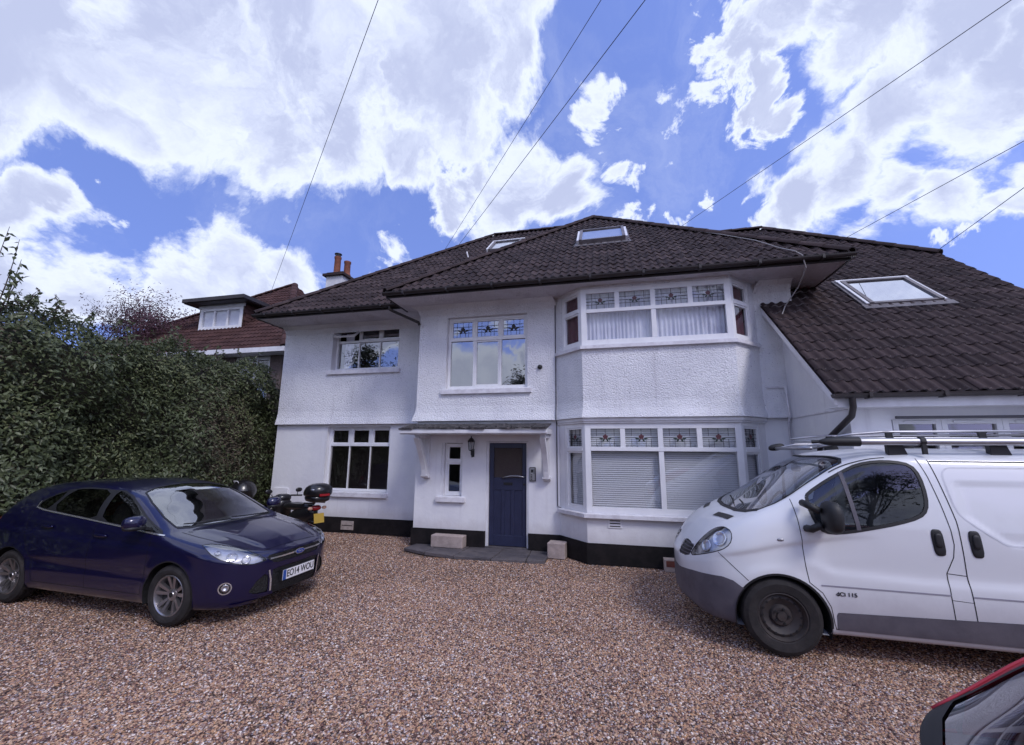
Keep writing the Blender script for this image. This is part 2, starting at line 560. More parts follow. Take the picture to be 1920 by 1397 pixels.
# top ledge of the plinth
for i in range(len(GP) - 1):
    if i == 2:
        for x0, x1 in ((GP[2][0], -2.44), (-1.575, GP[3][0])):
            mb_p.quad((x0, YA - 0.03, PL), (x1, YA - 0.03, PL), (x1, YA, PL), (x0, YA, PL))
        continue
    mb_p.quad((*plpts[i], PL), (*plpts[i + 1], PL), (*GP[i + 1], PL), (*GP[i], PL))
half = MB()
for q in list(zip(mb_p.f, mb_p.m)):
    pass
cut = [sum(mb_p.v[i][0] for i in f_) / len(f_) < -2.0 for f_ in mb_p.f]
for side_ in (True, False):
    part = MB()
    for f_, c_ in zip(mb_p.f, cut):
        if c_ == side_:
            part.poly([mb_p.v[i] for i in f_])
    part.build('plinth', 'plinth', house)
# far walls of the house (left side, back, right gable)
mb_g.quad((-8.18, 15.5, 0), (-8.18, YL, 0), (-8.18, YL, STR), (-8.18, 15.5, STR))
mb_g.quad((6.5, 15.5, 0), (-8.18, 15.5, 0), (-8.18, 15.5, 5.1), (6.5, 15.5, 5.1))
mb_g.poly([(6.5, YE, 0), (6.5, 15.5, 0), (6.5, 15.5, 5.0), (6.5, 9.7, 5.75), (6.5, YE, 2.85)])
# cheek wall of the right wing under its verge
mb_g.poly([(3.10, YA, STR), (3.10, YE, STR), (3.10, YE, 2.83), (3.10, YA, 4.50)])
mb_g.build('ground_floor_wall', 'render', house)

# ---- upper storey: pebbledash, a little proud, flaring out at its foot
UP = [GP[0], GP[1], GP[2], GP[3], GP[4], GP[5], GP[6], (3.33, YA)]
PR = 0.035
up_o = offset_poly(UP, PR)
HOLES_U = {0: [(-6.76, -4.92, 3.83, 4.96)], 2: [(-3.36, -1.585, 3.165, 4.74)]}
mb_u = MB()
BELL = [(2.49, 0.105), (2.56, 0.085), (2.66, 0.055), (2.80, PR)]
for i in range(len(UP) - 1):
    a, U, N, L = seg(up_o, i)
    hs = [(h[0] - a.x, h[1] - a.x, h[2], h[3]) for h in HOLES_U.get(i, [])]
    if i in (3, 4, 5):
        wallgrid(mb_u, a, U, N, L, BELL[-1][0], BAYU[0])
        wallgrid(mb_u, a, U, N, L, BAYU[1], 5.02)
        if i == 3:
            wallgrid(mb_u, a, U, N, STUB, BAYU[0], BAYU[1])
        if i == 5:
            wallgrid(mb_u, a + U * (L - STUB), U, N, STUB, BAYU[0], BAYU[1])
    else:
        wallgrid(mb_u, a, U, N, L, BELL[-1][0], 5.02, hs, 0.20 if i == 0 else 0.15)
UPB = UP[:-1] + [(3.098, YA)]
for (z0, d0), (z1, d1) in zip(BELL, BELL[1:]):
    A_, B_ = offset_poly(UPB, d0), offset_poly(UPB, d1)
    for i in range(len(UPB) - 1):
        mb_u.quad((*A_[i], z0), (*A_[i + 1], z0), (*B_[i + 1], z1), (*B_[i], z1))
A_ = offset_poly(UPB, BELL[0][1])
for i in range(len(UPB) - 1):
    mb_u.quad((*A_[i], 2.49), (*UPB[i], 2.492), (*UPB[i + 1], 2.492), (*A_[i + 1], 2.49))
mb_u.quad((3.33, YA - PR, 4.45), (3.33, 12.0, 4.45), (3.33, 12.0, 5.02), (3.33, YA - PR, 5.02))
mb_u.quad((-8.18, 15.5, STR), (-8.18, YL - PR, STR), (-8.18, YL - PR, 5.05), (-8.18, 15.5, 5.05))
# coved junction of wall and soffit
for i in (0, 2, 6):
    c0, c1, c2_ = offset_poly(UP, PR), offset_poly(UP, PR + 0.05), offset_poly(UP, PR + 0.17)
    mb_u.quad((*c0[i], 4.80), (*c0[i + 1], 4.80), (*c1[i + 1], 4.93), (*c1[i], 4.93))
    mb_u.quad((*c1[i], 4.93), (*c1[i + 1], 4.93), (*c2_[i + 1], 4.997), (*c2_[i], 4.997))
mb_u.build('pebbledash_wall', 'pebble', house)

# white moulding under the bay's flare and above the ground floor bay window
mbx = MB()
for z0, z1, d in ((2.43, 2.487, 0.06), (2.395, 2.43, 0.035)):
    o_ = offset_poly(GP, d)
    for i in (3, 4, 5):
        a, b = o_[i], o_[i + 1]
        mbx.quad((*a, z0), (*b, z0), (*b, z1), (*a, z1))
        mbx.quad((*a, z0), (*GP[i], z0), (*GP[i + 1], z0), (*b, z0))
mbx.build('bay_moulding', 'white_wood', house)
# movement joint / cable running down the wall left of the bay
mbx = MB()
mbx.tube([(-1.0, YA - 0.045, 4.85), (-1.005, YA - 0.045, 2.80)], 0.012, 6)
mbx.tube([(-1.005, YA - 0.05, 2.80), (-1.005, YA - 0.115, 2.55), (-1.005, YA - 0.11, 2.47), (-1.005, YA - 0.012, 2.44), (-1.005, YA - 0.012, 0.86), (-0.93, YA - 0.03, 0.83)], 0.010, 6)
mbx.build('wall_cable', 'cable', house)

# ---- rooms behind the panes
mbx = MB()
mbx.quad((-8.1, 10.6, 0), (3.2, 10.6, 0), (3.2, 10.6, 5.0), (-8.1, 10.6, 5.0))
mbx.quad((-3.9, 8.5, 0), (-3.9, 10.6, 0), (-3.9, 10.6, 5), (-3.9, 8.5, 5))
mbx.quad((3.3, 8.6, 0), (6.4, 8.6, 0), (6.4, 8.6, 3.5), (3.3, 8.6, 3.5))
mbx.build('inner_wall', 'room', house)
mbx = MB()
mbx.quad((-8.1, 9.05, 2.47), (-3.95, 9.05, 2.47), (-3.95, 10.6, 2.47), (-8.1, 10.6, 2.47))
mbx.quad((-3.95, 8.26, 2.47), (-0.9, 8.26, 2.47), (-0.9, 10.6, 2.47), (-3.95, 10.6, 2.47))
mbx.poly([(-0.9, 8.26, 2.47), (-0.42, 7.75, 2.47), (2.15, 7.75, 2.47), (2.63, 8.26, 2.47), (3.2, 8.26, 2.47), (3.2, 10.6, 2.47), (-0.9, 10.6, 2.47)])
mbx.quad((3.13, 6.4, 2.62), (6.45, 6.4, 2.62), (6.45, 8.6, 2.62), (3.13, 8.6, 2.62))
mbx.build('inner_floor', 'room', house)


# ---- windows
class LF:
    """local frame: u along the wall, z up, n outward"""
    def __init__(s, O, U, N):
        s.O, s.U, s.N = V3(O), V3(U).normalized(), V3(N).normalized()

    def p(s, u, z, n=0.0):
        return s.O + s.U * u + ZZ * z + s.N * n

    def box(s, mb, u0, u1, z0, z1, n0, n1, mi=0):
        mb.obox(s.p(u0, z0, n0), s.U * (u1 - u0), ZZ * (z1 - z0), s.N * (n1 - n0), mi)

    def quad(s, mb, u0, u1, z0, z1, n, mi=0):
        mb.quad(s.p(u0, z0, n), s.p(u1, z0, n), s.p(u1, z1, n), s.p(u0, z1, n), mi)


def rose(f, par, u0, u1, z0, z1, n, sc=1.0, mats=('red_glass', 'green_glass')):
    """leaded light: came lines with a stylised rose and two leaves"""
    uc, zc = (u0 + u1) / 2, (z0 + z1) / 2
    w, h = u1 - u0, z1 - z0
    mb = MB()
    t = 0.0035
    for a in (0.2, 0.36, 0.64, 0.8):
        f.box(mb, u0 + w * a - t, u0 + w * a + t, z0, zc - 0.02, n, n + 0.004)
    for a in (0.2, 0.5, 0.8):
        f.box(mb, u0 + w * a - t, u0 + w * a + t, zc + 0.03, z1, n, n + 0.004)
    for za in (0.30, 0.70):
        f.box(mb, u0, u1, z0 + h * za - t, z0 + h * za + t, n + 0.0045, n + 0.0075)
    for a, b in ((u0, uc - w * 0.20), (uc + w * 0.20, u1)):
        f.box(mb, a, b, zc - 2 * t, zc + t, n + 0.008, n + 0.012)
    lead = mb.build('leaded_light', 'lead', par)
    r = min(w, h) * 0.145 * sc
    mb = MB()
    def disc(cu, cz, ru, rz, nn, mi, k=8, rot=0.0):
        pts = []
        for j in range(k):
            q = 2 * math.pi * j / k
            x, y = ru * math.cos(q), rz * math.sin(q)
            pts.append(f.p(cu + x * math.cos(rot) - y * math.sin(rot), cz + x * math.sin(rot) + y * math.cos(rot), nn))
        mb.poly(pts, mi)
    for sgn in (-1, 1):
        disc(uc + sgn * r * 1.5, zc - r * 0.3, r * 0.95, r * 0.32, n + 0.013, 1, 7, sgn * 0.25)
        disc(uc + sgn * r * 0.75, zc - r * 1.0, r * 0.7, r * 0.30, n + 0.0135, 1, 7, -sgn * 0.8)
    for q in range(5):
        w_ = q * 2 * math.pi / 5 + 0.3
        disc(uc + r * 0.45 * math.cos(w_), zc + r * 0.35 + r * 0.45 * math.sin(w_), r * 0.55, r * 0.5, n + 0.014 + q * 0.0003, 0, 7, w_)
    disc(uc, zc + r * 0.4, r * 0.4, r * 0.36, n + 0.017, 0)
    mb.build('stained_glass_rose', list(mats), par)
    return lead


def window(O, U, N, w, h, top, bot, tf, fw=0.06, mw=0.05, tw=0.055, dep=0.07, gl_top='glass', gl_bot='glass', lead=False, sash_top=True,
           sash_bot=(), open_top=None, par=None, thin_bot=None, name='window'):
    """top / bot: inner mullion positions as fractions of the width; tf: share of the height above the transom"""
    f = LF(O, U, N)
    mb = MB()
    f.box(mb, 0, fw, 0, h, -dep, 0)
    f.box(mb, w - fw, w, 0, h, -dep, 0)
    f.box(mb, fw, w - fw, 0, fw, -dep, 0)
    f.box(mb, fw, w - fw, h - fw, h, -dep, 0)
    zt = h - fw - (h - 2 * fw) * tf
    panes = []
    if tf > 0:
        f.box(mb, fw, w - fw, zt - tw / 2, zt + tw / 2, -dep, 0.006)
    def row(cols, z0, z1, m_w):
        ed = [fw] + [c * w for c in cols] + [w - fw]
        for c in cols:
            f.box(mb, c * w - m_w / 2, c * w + m_w / 2, z0, z1, -dep, -0.003)
        out = []
        for k in range(len(ed) - 1):
            a = ed[k] + (m_w / 2 if k else 0)
            b = ed[k + 1] - (m_w / 2 if k < len(ed) - 2 else 0)
            out.append((a, b, z0, z1))
        return out
    if tf > 0:
        tp = row(top, zt + tw / 2, h - fw, mw)
        bp_ = row(bot, fw, zt - tw / 2, thin_bot or mw)
    else:
        tp, bp_ = [], row(bot, fw, h - fw, thin_bot or mw)
    sashes = []
    sw = 0.032
    def sash(a, b, c, d):
        f.box(mb, a, a + sw, c, d, -dep * 0.8, -0.012)
        f.box(mb, b - sw, b, c, d, -dep * 0.8, -0.012)
        f.box(mb, a + sw, b - sw, c, c + sw, -dep * 0.8, -0.012)
        f.box(mb, a + sw, b - sw, d - sw, d, -dep * 0.8, -0.012)
        return (a + sw, b - sw, c + sw, d - sw)
    if sash_top:
        tp = [sash(*p) if k != open_top else p for k, p in enumerate(tp)]
    bp_ = [sash(*p) if k in sash_bot else p for k, p in enumerate(bp_)]
    wo_ = mb.build(name, 'frame', par or house, bevel=0.004)
    for k, (a, b, c, d) in enumerate(tp):
        if k == open_top:
            continue
        m2 = MB()
        f.quad(m2, a, b, c, d, -dep * 0.5)
        m2.build('pane', gl_top, wo_)
        if lead:
            rose(f, wo_, a, b, c, d, -dep * 0.5 + 0.002, mats=('red_glass', 'green_glass') if lead is True else ('lead', 'lead'))
    for (a, b, c, d) in bp_:
        m2 = MB()
        f.quad(m2, a, b, c, d, -dep * 0.5)
        m2.build('pane', gl_bot, wo_)
    return f, wo_, tp, bp_


def sill(wo_, O, U, N, w, z0, z1, proj, over=0.06, name='sill'):
    f = LF((O[0], O[1], 0), U, N)
    mb = MB()
    N_ = f.N
    a, b, c, d = f.p(-over, z1 - 0.004, -0.10), f.p(w + over, z1 - 0.004, -0.10), f.p(w + over, z1 - 0.02, proj), f.p(-over, z1 - 0.02, proj)
    e, g, hh, k = f.p(-over, z0, -0.10), f.p(w + over, z0, -0.10), f.p(w + over, z0, proj), f.p(-over, z0, proj)
    mb.add([a, b, c, d, e, g, hh, k], [(0, 3, 2, 1), (4, 5, 6, 7), (3, 7, 6, 2), (0, 4, 7, 3), (1, 2, 6, 5), (0, 1, 5, 4)])
    return mb.build(name, 'sill', wo_, bevel=0.006)


X1, NF = V3((1, 0, 0)), V3((0, -1, 0))
# upper window of the porch wing
f, wo_, tp, bp_ = window((-3.355, YA + 0.05, 3.17), X1, NF, 1.765, 1.565, (0.335, 0.665), (0.335, 0.665), 0.30, lead='grey', gl_top='glass_sky', gl_bot='glass_sky', sash_bot=(1,))
sill(wo_, (-3.355, YA - PR), X1, NF, 1.765, 3.05, 3.165, 0.06, 0.09)
# upper window of the left wing, hopper standing open
f2, wo2, tp, bp_ = window((-6.755, YL + 0.12, 3.84), X1, NF, 1.83, 1.11, (0.36, 0.68), (0.36, 0.68), 0.31, gl_top='glass_sky', gl_bot='glass_sky', open_top=0, thin_bot=0.028)
sill(wo2, (-6.755, YL - PR), X1, NF, 1.83, 3.72, 3.84, 0.06, 0.08)
a, b, c, d = tp[0]
mb = MB()
hinge = f2.p(a, d, 0.0)
ang = math.radians(48)
dirv = (ZZ * -math.cos(ang) + NF * math.sin(ang))
nrm = f2.U.cross(dirv).normalized()
ln = d - c + 0.03
def sb(u0, u1, s0, s1):
    mb.obox(hinge + f2.U * (u0 - 0.012) + dirv * s0 - nrm * 0.0, f2.U * (u1 - u0), dirv * (s1 - s0), nrm * 0.036)
wd = b - a + 0.03
sb(0, 0.04, 0, ln); sb(wd - 0.04, wd, 0, ln); sb(0.04, wd - 0.04, 0, 0.04); sb(0.04, wd - 0.04, ln - 0.04, ln)
op = mb.build('open_top_sash', 'frame', wo2, label='top hung sash standing open')
mb = MB()
q0 = hinge + f2.U * (-0.012) + nrm * 0.018
mb.quad(q0 + f2.U * 0.04 + dirv * 0.04, q0 + f2.U * (wd - 0.04) + dirv * 0.04, q0 + f2.U * (wd - 0.04) + dirv * (ln - 0.04), q0 + f2.U * 0.04 + dirv * (ln - 0.04))
mb.build('pane', 'glass', wo2)
# lower window of the left wing
f4, wo4, tp, bp_ = window((-6.715, YL + 0.10, 0.92), X1, NF, 1.68, 1.51, (0.345, 0.675), (0.335, 0.67), 0.27, fw=0.055, mw=0.085, gl_top='glass_dark', gl_bot='glass_dark', thin_bot=0.022)
for (a, b, c, d) in tp:
    mb = MB()
    for k in range(1, 4):
        u = a + (b - a) * k / 4
        f4.box(mb, u - 0.003, u + 0.003, c, d, -0.034, -0.03)
    f4.box(mb, a, b, c + (d - c) * 0.35 - 0.003, c + (d - c) * 0.35 + 0.003, -0.0295, -0.026)
    mb.build('leaded_light', 'lead', wo4)
sill(wo4, (-6.715, YL), X1, NF, 1.68, 0.80, 0.918, 0.07, 0.03)
# little window beside the door
f3, wo3, tp, bp_ = window((-3.345, YA + 0.08, 0.985), X1, NF, 0.395, 1.045, (), (), 0.34, fw=0.045, tw=0.05, gl_top='glass_dark', gl_bot='glass_dark', sash_bot=(0,))
sill(wo3, (-3.40, YA), X1, NF, 0.455, 0.865, 0.98, 0.07, 0.08)
mb = MB()
mb.box(-3.399, -3.346, YA + 0.02, YA + 0.14, 0.981, 2.039)
mb.build('reveal_board', 'white_wood', wo3)

# bay windows
def bay(z0, z1, kind):
    pts = GP
    h = z1 - z0
    dz = 0.0
    wins = []
    for i in (3, 4, 5):
        a, U, N, L = seg(offset_poly(GP, 0.0 if kind == 'low' else PR), i)
        if i == 3:
            O, w = a + U * STUB, L - STUB
        elif i == 5:
            O, w = a, L - STUB
        else:
            O, w = a, L
        O = V3((O.x, O.y, z0))
        if i == 4:
            r = window(O, U, N, w, h, (0.255, 0.5, 0.745), (0.5,), 0.265 if kind == 'low' else 0.38, fw=0.10, mw=0.085, tw=0.07, lead=True, sash_top=False,
                       gl_top='glass', gl_bot='glass')
        else:
            r = window(O, U, N, w, h, (), (), 0.285 if kind == 'low' else 0.36, fw=0.075, tw=0.06, sash_bot=(0,), lead=(kind == 'low'), gl_top='glass', gl_bot='glass')
        wins.append(r)
    # sill following the bay
    mb = MB()
    o1, o0 = offset_poly(GP, 0.10), offset_poly(GP, -0.05)
    zt, zb = z0 - 0.002, z0 - 0.075
    for i in (3, 4, 5):
        a, b, c, d = o1[i], o1[i + 1], o0[i + 1], o0[i]
        if i == 3:
            a = (a[0] - 0.0, a[1]); 
        mb.quad((*a, zt - 0.012), (*b, zt - 0.012), (*c, zt), (*d, zt))
        mb.quad((*a, zb), (*b, zb), (*b, zt - 0.012), (*a, zt - 0.012))
        mb.quad((*a, zb), (*d, zb), (*c, zb), (*b, zb))
    a = o1[3]; d = o0[3]
    mb.quad((*d, zb), (*a, zb), (*a, zt - 0.012), (*d, zt))
    a = o1[6]; d = o0[6]
    mb.quad((*a, zb), (*d, zb), (*d, zt), (*a, zt - 0.012))
    mb.build('bay_sill', 'sill', wins[1][1])
    return wins


bl = bay(*BAYG, 'low')
bu = bay(*BAYU, 'up')
# right wing windows behind the van: a row of casements with vents
mb = MB()
mb.tube([(3.58, YE - 0.06, 2.352), (6.3, YE - 0.06, 2.352)], 0.018, 8)
mb.build('window_drip_rail', 'cable', house)
for x0, w0 in ((3.60, 0.525), (4.128, 0.625), (4.756, 0.625), (5.384, 0.625)):
    fe, woe, tp, bp_ = window((x0, YE + 0.05, 0.97), X1, NF, w0, 1.365, (), (), 0.0, fw=0.062, gl_bot='glass_dark')
    mb = MB()
    fe.box(mb, 0.12, 0.42, 1.322, 1.342, 0.001, 0.02)
    mb.build('trickle_vent', 'frame', woe, bevel=0.003)
mb = MB()
mb.box(3.56, 6.2, YE - 0.07, YE + 0.12, 0.86, 0.948)
mb.build('sill', 'sill', house, bevel=0.005)

# ---- front door
mb = MB()
mb.box(-2.44, -2.385, YA + 0.02, YA + 0.14, 0.05, 2.07)
mb.box(-1.615, -1.575, YA + 0.02, YA + 0.14, 0.05, 2.07)
mb.box(-2.385, -1.615, YA + 0.02, YA + 0.14, 2.045, 2.07)
mb.build('door_frame', 'white_wood', house, bevel=0.004)
dx0, dx1, dz0, dz1, dy = -2.383, -1.617, 0.07, 2.042, YA + 0.06
mb = MB()
st = 0.09
mb.box(dx0, dx0 + st, dy, dy + 0.045, dz0, dz1)
mb.box(dx1 - st, dx1, dy, dy + 0.045, dz0, dz1)
mb.box(dx0 + st, dx1 - st, dy, dy + 0.045, dz0, dz0 + 0.20)
mb.box(dx0 + st, dx1 - st, dy, dy + 0.045, dz1 - 0.10, dz1)
mb.box(dx0 + st, dx1 - st, dy, dy + 0.045, 1.12, 1.36)
gw = (dx1 - dx0 - 2 * st)
for k in (1, 2):
    x = dx0 + st + gw * k / 3
    mb.box(x - 0.035, x + 0.035, dy, dy + 0.045, dz0 + 0.20, 1.12)
door = mb.build('front_door', 'door', house, bevel=0.006)
mb = MB()
for k in range(3):
    x0 = dx0 + st + gw * k / 3 + (0.035 if k else 0)
    x1 = dx0 + st + gw * (k + 1) / 3 - (0.035 if k < 2 else 0)
    mb.box(x0, x1, dy + 0.016, dy + 0.04, dz0 + 0.20, 1.12)
mb.build('door_panel', 'door', door)
mb = MB()
mb.quad((dx0 + st, dy + 0.02, 1.36), (dx1 - st, dy + 0.02, 1.36), (dx1 - st, dy + 0.02, dz1 - 0.10), (dx0 + st, dy + 0.02, dz1 - 0.10))
mb.build('pane', 'glass_dark', door)
mb = MB()
mb.quad((dx0 + st, dy + 0.04, 1.36), (dx1 - st, dy + 0.04, 1.36), (dx1 - st, dy + 0.04, dz1 - 0.10), (dx0 + st, dy + 0.04, dz1 - 0.10))
mb.build('pane_backing', 'room', door)
mb = MB()
hp = [(dx0 + 0.27, dy - 0.012, 1.345), (dx0 + 0.33, dy - 0.05, 1.375), (dx0 + 0.45, dy - 0.055, 1.40), (dx0 + 0.60, dy - 0.055, 1.40), (dx0 + 0.70, dy - 0.05, 1.385), (dx0 + 0.735, dy - 0.012, 1.385)]
mb.tube(hp, 0.011, 8)
mb.build('door_handle', 'metal', door, smooth=True)
mb = MB()
mb.box(dx0 + 0.30, dx0 + 0.48, dy - 0.012, dy, 1.22, 1.27)
mb.build('letter_plate', 'iron', door)
mb = MB()
mb.lathe([(0.0, 0.012), (0.022, 0.010), (0.024, 0.0)], 12, (dx1 - 0.05, dy, 1.24), (0, -1, 0))
mb.build('door_lock', 'iron', door)
mb = MB()
mb.box(-2.44, -1.575, YA - 0.01, YA + 0.14, 0.0, 0.062)
mb.build('threshold', 'slab', house, bevel=0.005)

# ---- porch canopy on two brackets
mb = MB()
cx0, cx1, cyf = -4.03, -1.10, 7.58
mb.box(cx0, cx1, cyf, cyf + 0.03, 2.195, 2.285)
mb.box(cx0, cx1, cyf - 0.028, cyf, 2.215, 2.292)
mb.box(cx0, cx0 + 0.03, cyf + 0.03, YA - 0.01, 2.205, 2.30)
mb.box(cx1 - 0.03, cx1, cyf + 0.03, YA - 0.01, 2.205, 2.30)
can = mb.build('porch_canopy', 'white_wood', house, bevel=0.006)
mb = MB()
mb.box(cx0 + 0.03, cx1 - 0.03, cyf + 0.03, YA - 0.002, 2.225, 2.245)
mb.build('canopy_ceiling', 'white_wood', can)
mb = MB()
nsl = 10
for k in range(nsl):
    xa = cx0 - 0.01 + (cx1 - cx0 + 0.02) * k / nsl
    xb = cx0 - 0.01 + (cx1 - cx0 + 0.02) * (k + 1) / nsl - 0.006
    dzj, dyj = RNG.uniform(-0.012, 0.012), RNG.uniform(-0.02, 0.02)
    z0 = 2.292 + dzj * 0.5
    p = [(xa, cyf - 0.05 + dyj, z0), (xb, cyf - 0.05 + dyj + RNG.uniform(-0.01, 0.01), z0 + RNG.uniform(-0.006, 0.006)), (xb, YA - 0.11, 2.40), (xa, YA - 0.11, 2.40)]
    q = [(x, y, z + 0.022 + RNG.uniform(0, 0.012)) for (x, y, z) in p]
    m2 = MB()
    m2.add(p + q, [(0, 3, 2, 1), (4, 5, 6, 7), (0, 1, 5, 4), (1, 2, 6, 5), (2, 3, 7, 6), (3, 0, 4, 7)])
    m2.build('roof_slate', 'moss', can)
for k in range(34):                                   # cushions of moss and broken mortar along the edge
    x = RNG.uniform(cx0, cx1)
    r = RNG.uniform(0.012, 0.028)
    mb.lathe([(0.0, r * 0.8), (r * 0.8, r * 0.5), (r, 0.0), (r * 0.7, -r * 0.4)], 6, (x, cyf - 0.03 + RNG.uniform(-0.015, 0.12), 2.315 + RNG.uniform(0.0, 0.02)), (0, 0, 1))
mo = mb.build('moss', 'moss', can, kind='stuff')
for bx in (-3.71, -1.20):
    mb = MB()
    w = 0.11
    O = (bx - w / 2, YA, 0)
    U_, V_, N_ = V3((0, -1, 0)), ZZ, V3((1, 0, 0))
    mb.prism([(0, 1.40), (0.06, 1.40), (0.06, 2.20), (0, 2.20)], O, U_, V_, N_, w)
    mb.prism([(0.06, 2.13), (0.50, 2.13), (0.56, 2.19), (0.56, 2.203), (0.06, 2.203)], O, U_, V_, N_, w)
    arc, arc2 = [], []
    for k in range(9):
        t = k / 8
        y = 0.06 + 0.42 * t ** 1.25
        z = 1.42 + 0.71 * t ** 0.8
        arc.append((y, z))
        arc2.append((y + 0.095 + 0.04 * t, z - 0.06 + 0.06 * t))
    mb.prism(arc[::-1] + arc2, (bx - w / 2 + 0.004, YA, 0), U_, V_, N_, w - 0.008)
    br = mb.build('canopy_bracket', 'white_wood', can, bevel=0.005)
    mb = MB()
    mb.prism([(0, 1.325), (0.07, 1.325), (0.16, 1.37), (0.16, 1.40), (0, 1.40)], (bx - 0.075, YA, 0), U_, V_, N_, 0.15)
    mb.build('bracket_foot', 'white_wood', can, bevel=0.005)

# ---- lantern, entry phone, vents, boxes on the wall
lan = mb = MB()
lx, lz = -2.72, 1.76
yb = YA - 0.012
mb.box(lx - 0.028, lx + 0.028, yb, YA, lz, lz + 0.16)
mb.tube([(lx, YA - 0.01, lz + 0.03), (lx, YA - 0.06, lz + 0.0), (lx, YA - 0.12, lz + 0.05), (lx, YA - 0.13, lz + 0.13)], 0.011, 6)
lanb = mb.build('wall_lantern', 'iron', house)
mb = MB()
mb.lathe([(0.03, 0.12), (0.05, 0.14)], 6, (lx, YA - 0.13, lz), (0, 0, 1))
mb.lathe([(0.07, 0.30), (0.075, 0.315), (0.045, 0.36), (0.012, 0.385), (0.012, 0.41), (0.0, 0.42)], 6, (lx, YA - 0.13, lz), (0, 0, 1))
for k in range(6):
    w = k * math.pi / 3
    a = V3((lx + 0.048 * math.cos(w), YA - 0.13 + 0.048 * math.sin(w), lz + 0.14))
    b = V3((lx + 0.066 * math.cos(w), YA - 0.13 + 0.066 * math.sin(w), lz + 0.30))
    mb.tube([a, b], 0.006, 4)
mb.build('lantern_cage', 'iron', lanb)
mb = MB()
mb.lathe([(0.044, 0.141), (0.061, 0.299)], 6, (lx, YA - 0.13, lz), (0, 0, 1))
mb.build('lantern_glass', 'glass', lanb)
mb = MB()
mb.box(-1.545, -1.425, YA - 0.035, YA, 1.31, 1.575)
ph = mb.build('entry_phone', 'black', house, bevel=0.006)
mb = MB()
mb.box(-1.532, -1.438, YA - 0.038, YA - 0.0355, 1.325, 1.56)
mb.build('faceplate', 'metal', ph)
mb = MB()
mb.box(-1.515, -1.47, YA - 0.044, YA - 0.039, 1.475, 1.535)
mb.box(-1.46, -1.448, YA - 0.042, YA - 0.039, 1.45, 1.54)
for k in range(4):
    mb.box(-1.517, -1.49, YA - 0.042, YA - 0.039, 1.34 + k * 0.028, 1.355 + k * 0.028)
mb.build('push_button', 'black', ph)
mb = MB()
mb.lathe([(0.0, 0.05), (0.035, 0.05), (0.045, 0.03), (0.05, 0.0)], 14, (-1.325, YA - PR, 3.565), (0, -1, 0))
mb.build('flue_cap', 'black', house, smooth=True)
def air_brick(x0, x1, z0, z1, y, m, rows=3):
    mb = MB()
    mb.box(x0, x1, y - 0.015, y, z0, z1)
    ab = mb.build('air_brick', m, house, bevel=0.004)
    mb = MB()
    for k in range(rows):
        z = z0 + (z1 - z0) * (k + 0.7) / (rows + 0.4)
        mb.box(x0 + 0.03, x1 - 0.03, y - 0.017, y - 0.0152, z - 0.008, z + 0.008)
    mb.build('vent_slot', 'black', ab)
air_brick(-6.13, -5.80, 0.07, 0.265, YL - 0.03, 'cream_vent', 1)
air_brick(-0.075, 0.16, 0.60, 0.755, YB, 'render', 3)
mb = MB()
mb.box(-8.08, -7.66, YL - 0.035, YL, 0.45, 0.955)
mb.build('meter_box', 'render', house, bevel=0.006)
mb = MB()
mb.box(2.76, 3.08, YA - PR - 0.03, YA - PR + 0.001, 3.02, 3.05)
mb.build('wall_ledge', 'sill', house)
mb = MB()
mb.tube([(3.045, YA - 0.11, 3.02), (3.05, YA - 0.14, 2.5), (3.05, YA - 0.05, 2.40), (3.05, YA - 0.04, 0.4)], 0.018, 8)
mb.build('waste_pipe', 'sill', house, smooth=True)
mb = MB()
mb.box(3.085, 3.099, YE + 0.06, YA - 0.11, 2.475, 2.50)
mb.build('string_course', 'sill', house)

# ================================================================== ROOFS
TW, TG = 0.30, 0.275
PITCH_R = math.atan(TS)
CP, SP = math.cos(PITCH_R), math.sin(PITCH_R)


def tile_geo(w=TW, g=TG, amp=1.0):
    half_ = [(0.0, 0.012), (0.14, 0.034), (0.30, 0.040), (0.46, 0.030), (0.62, 0.008), (0.80, 0.004)]
    prof = [(x / 2, z) for (x, z) in half_] + [(0.5 + x / 2, z) for (x, z) in half_] + [(1.0, 0.012)]
    vs, fs = [], []
    n = len(prof)
    for (x, z) in prof:
        vs.append((x * w, -0.02, z * amp + 0.030))
    for (x, z) in prof:
        vs.append((x * w, g + 0.05, z * amp + 0.002))
    for (x, z) in prof:
        vs.append((x * w, -0.018, z * amp + 0.006))
    for i in range(n - 1):
        fs.append((i, i + 1, n + i + 1, n + i))
        fs.append((2 * n + i, 2 * n + i + 1, i + 1, i))
    return vs, fs


EDGE_N = 12                                  # tile faces alternate top, lower edge


TILE_V, TILE_F = tile_geo()
_tm = bpy.data.meshes.new('roof_tile')
_tm.from_pydata(TILE_V, [], TILE_F)
_tm.materials.append(MT['tile'])
_at = _tm.attributes.new('edge', 'FLOAT', 'FACE')
_at.data.foreach_set('value', [float(i % 2) for i in range(len(TILE_F))])
_tm.polygons.foreach_set('use_smooth', [True] * len(TILE_F))
_tm.set_sharp_from_angle(angle=math.radians(50))
_tm.update()


def inside(poly, x, y, eps=0.0):
    n = len(poly)
    for i in range(n):
        a, b = poly[i], poly[(i + 1) % n]
        if (b[0] - a[0]) * (y - a[1]) - (b[1] - a[1]) * (x - a[0]) < -eps:
            return False
    return True


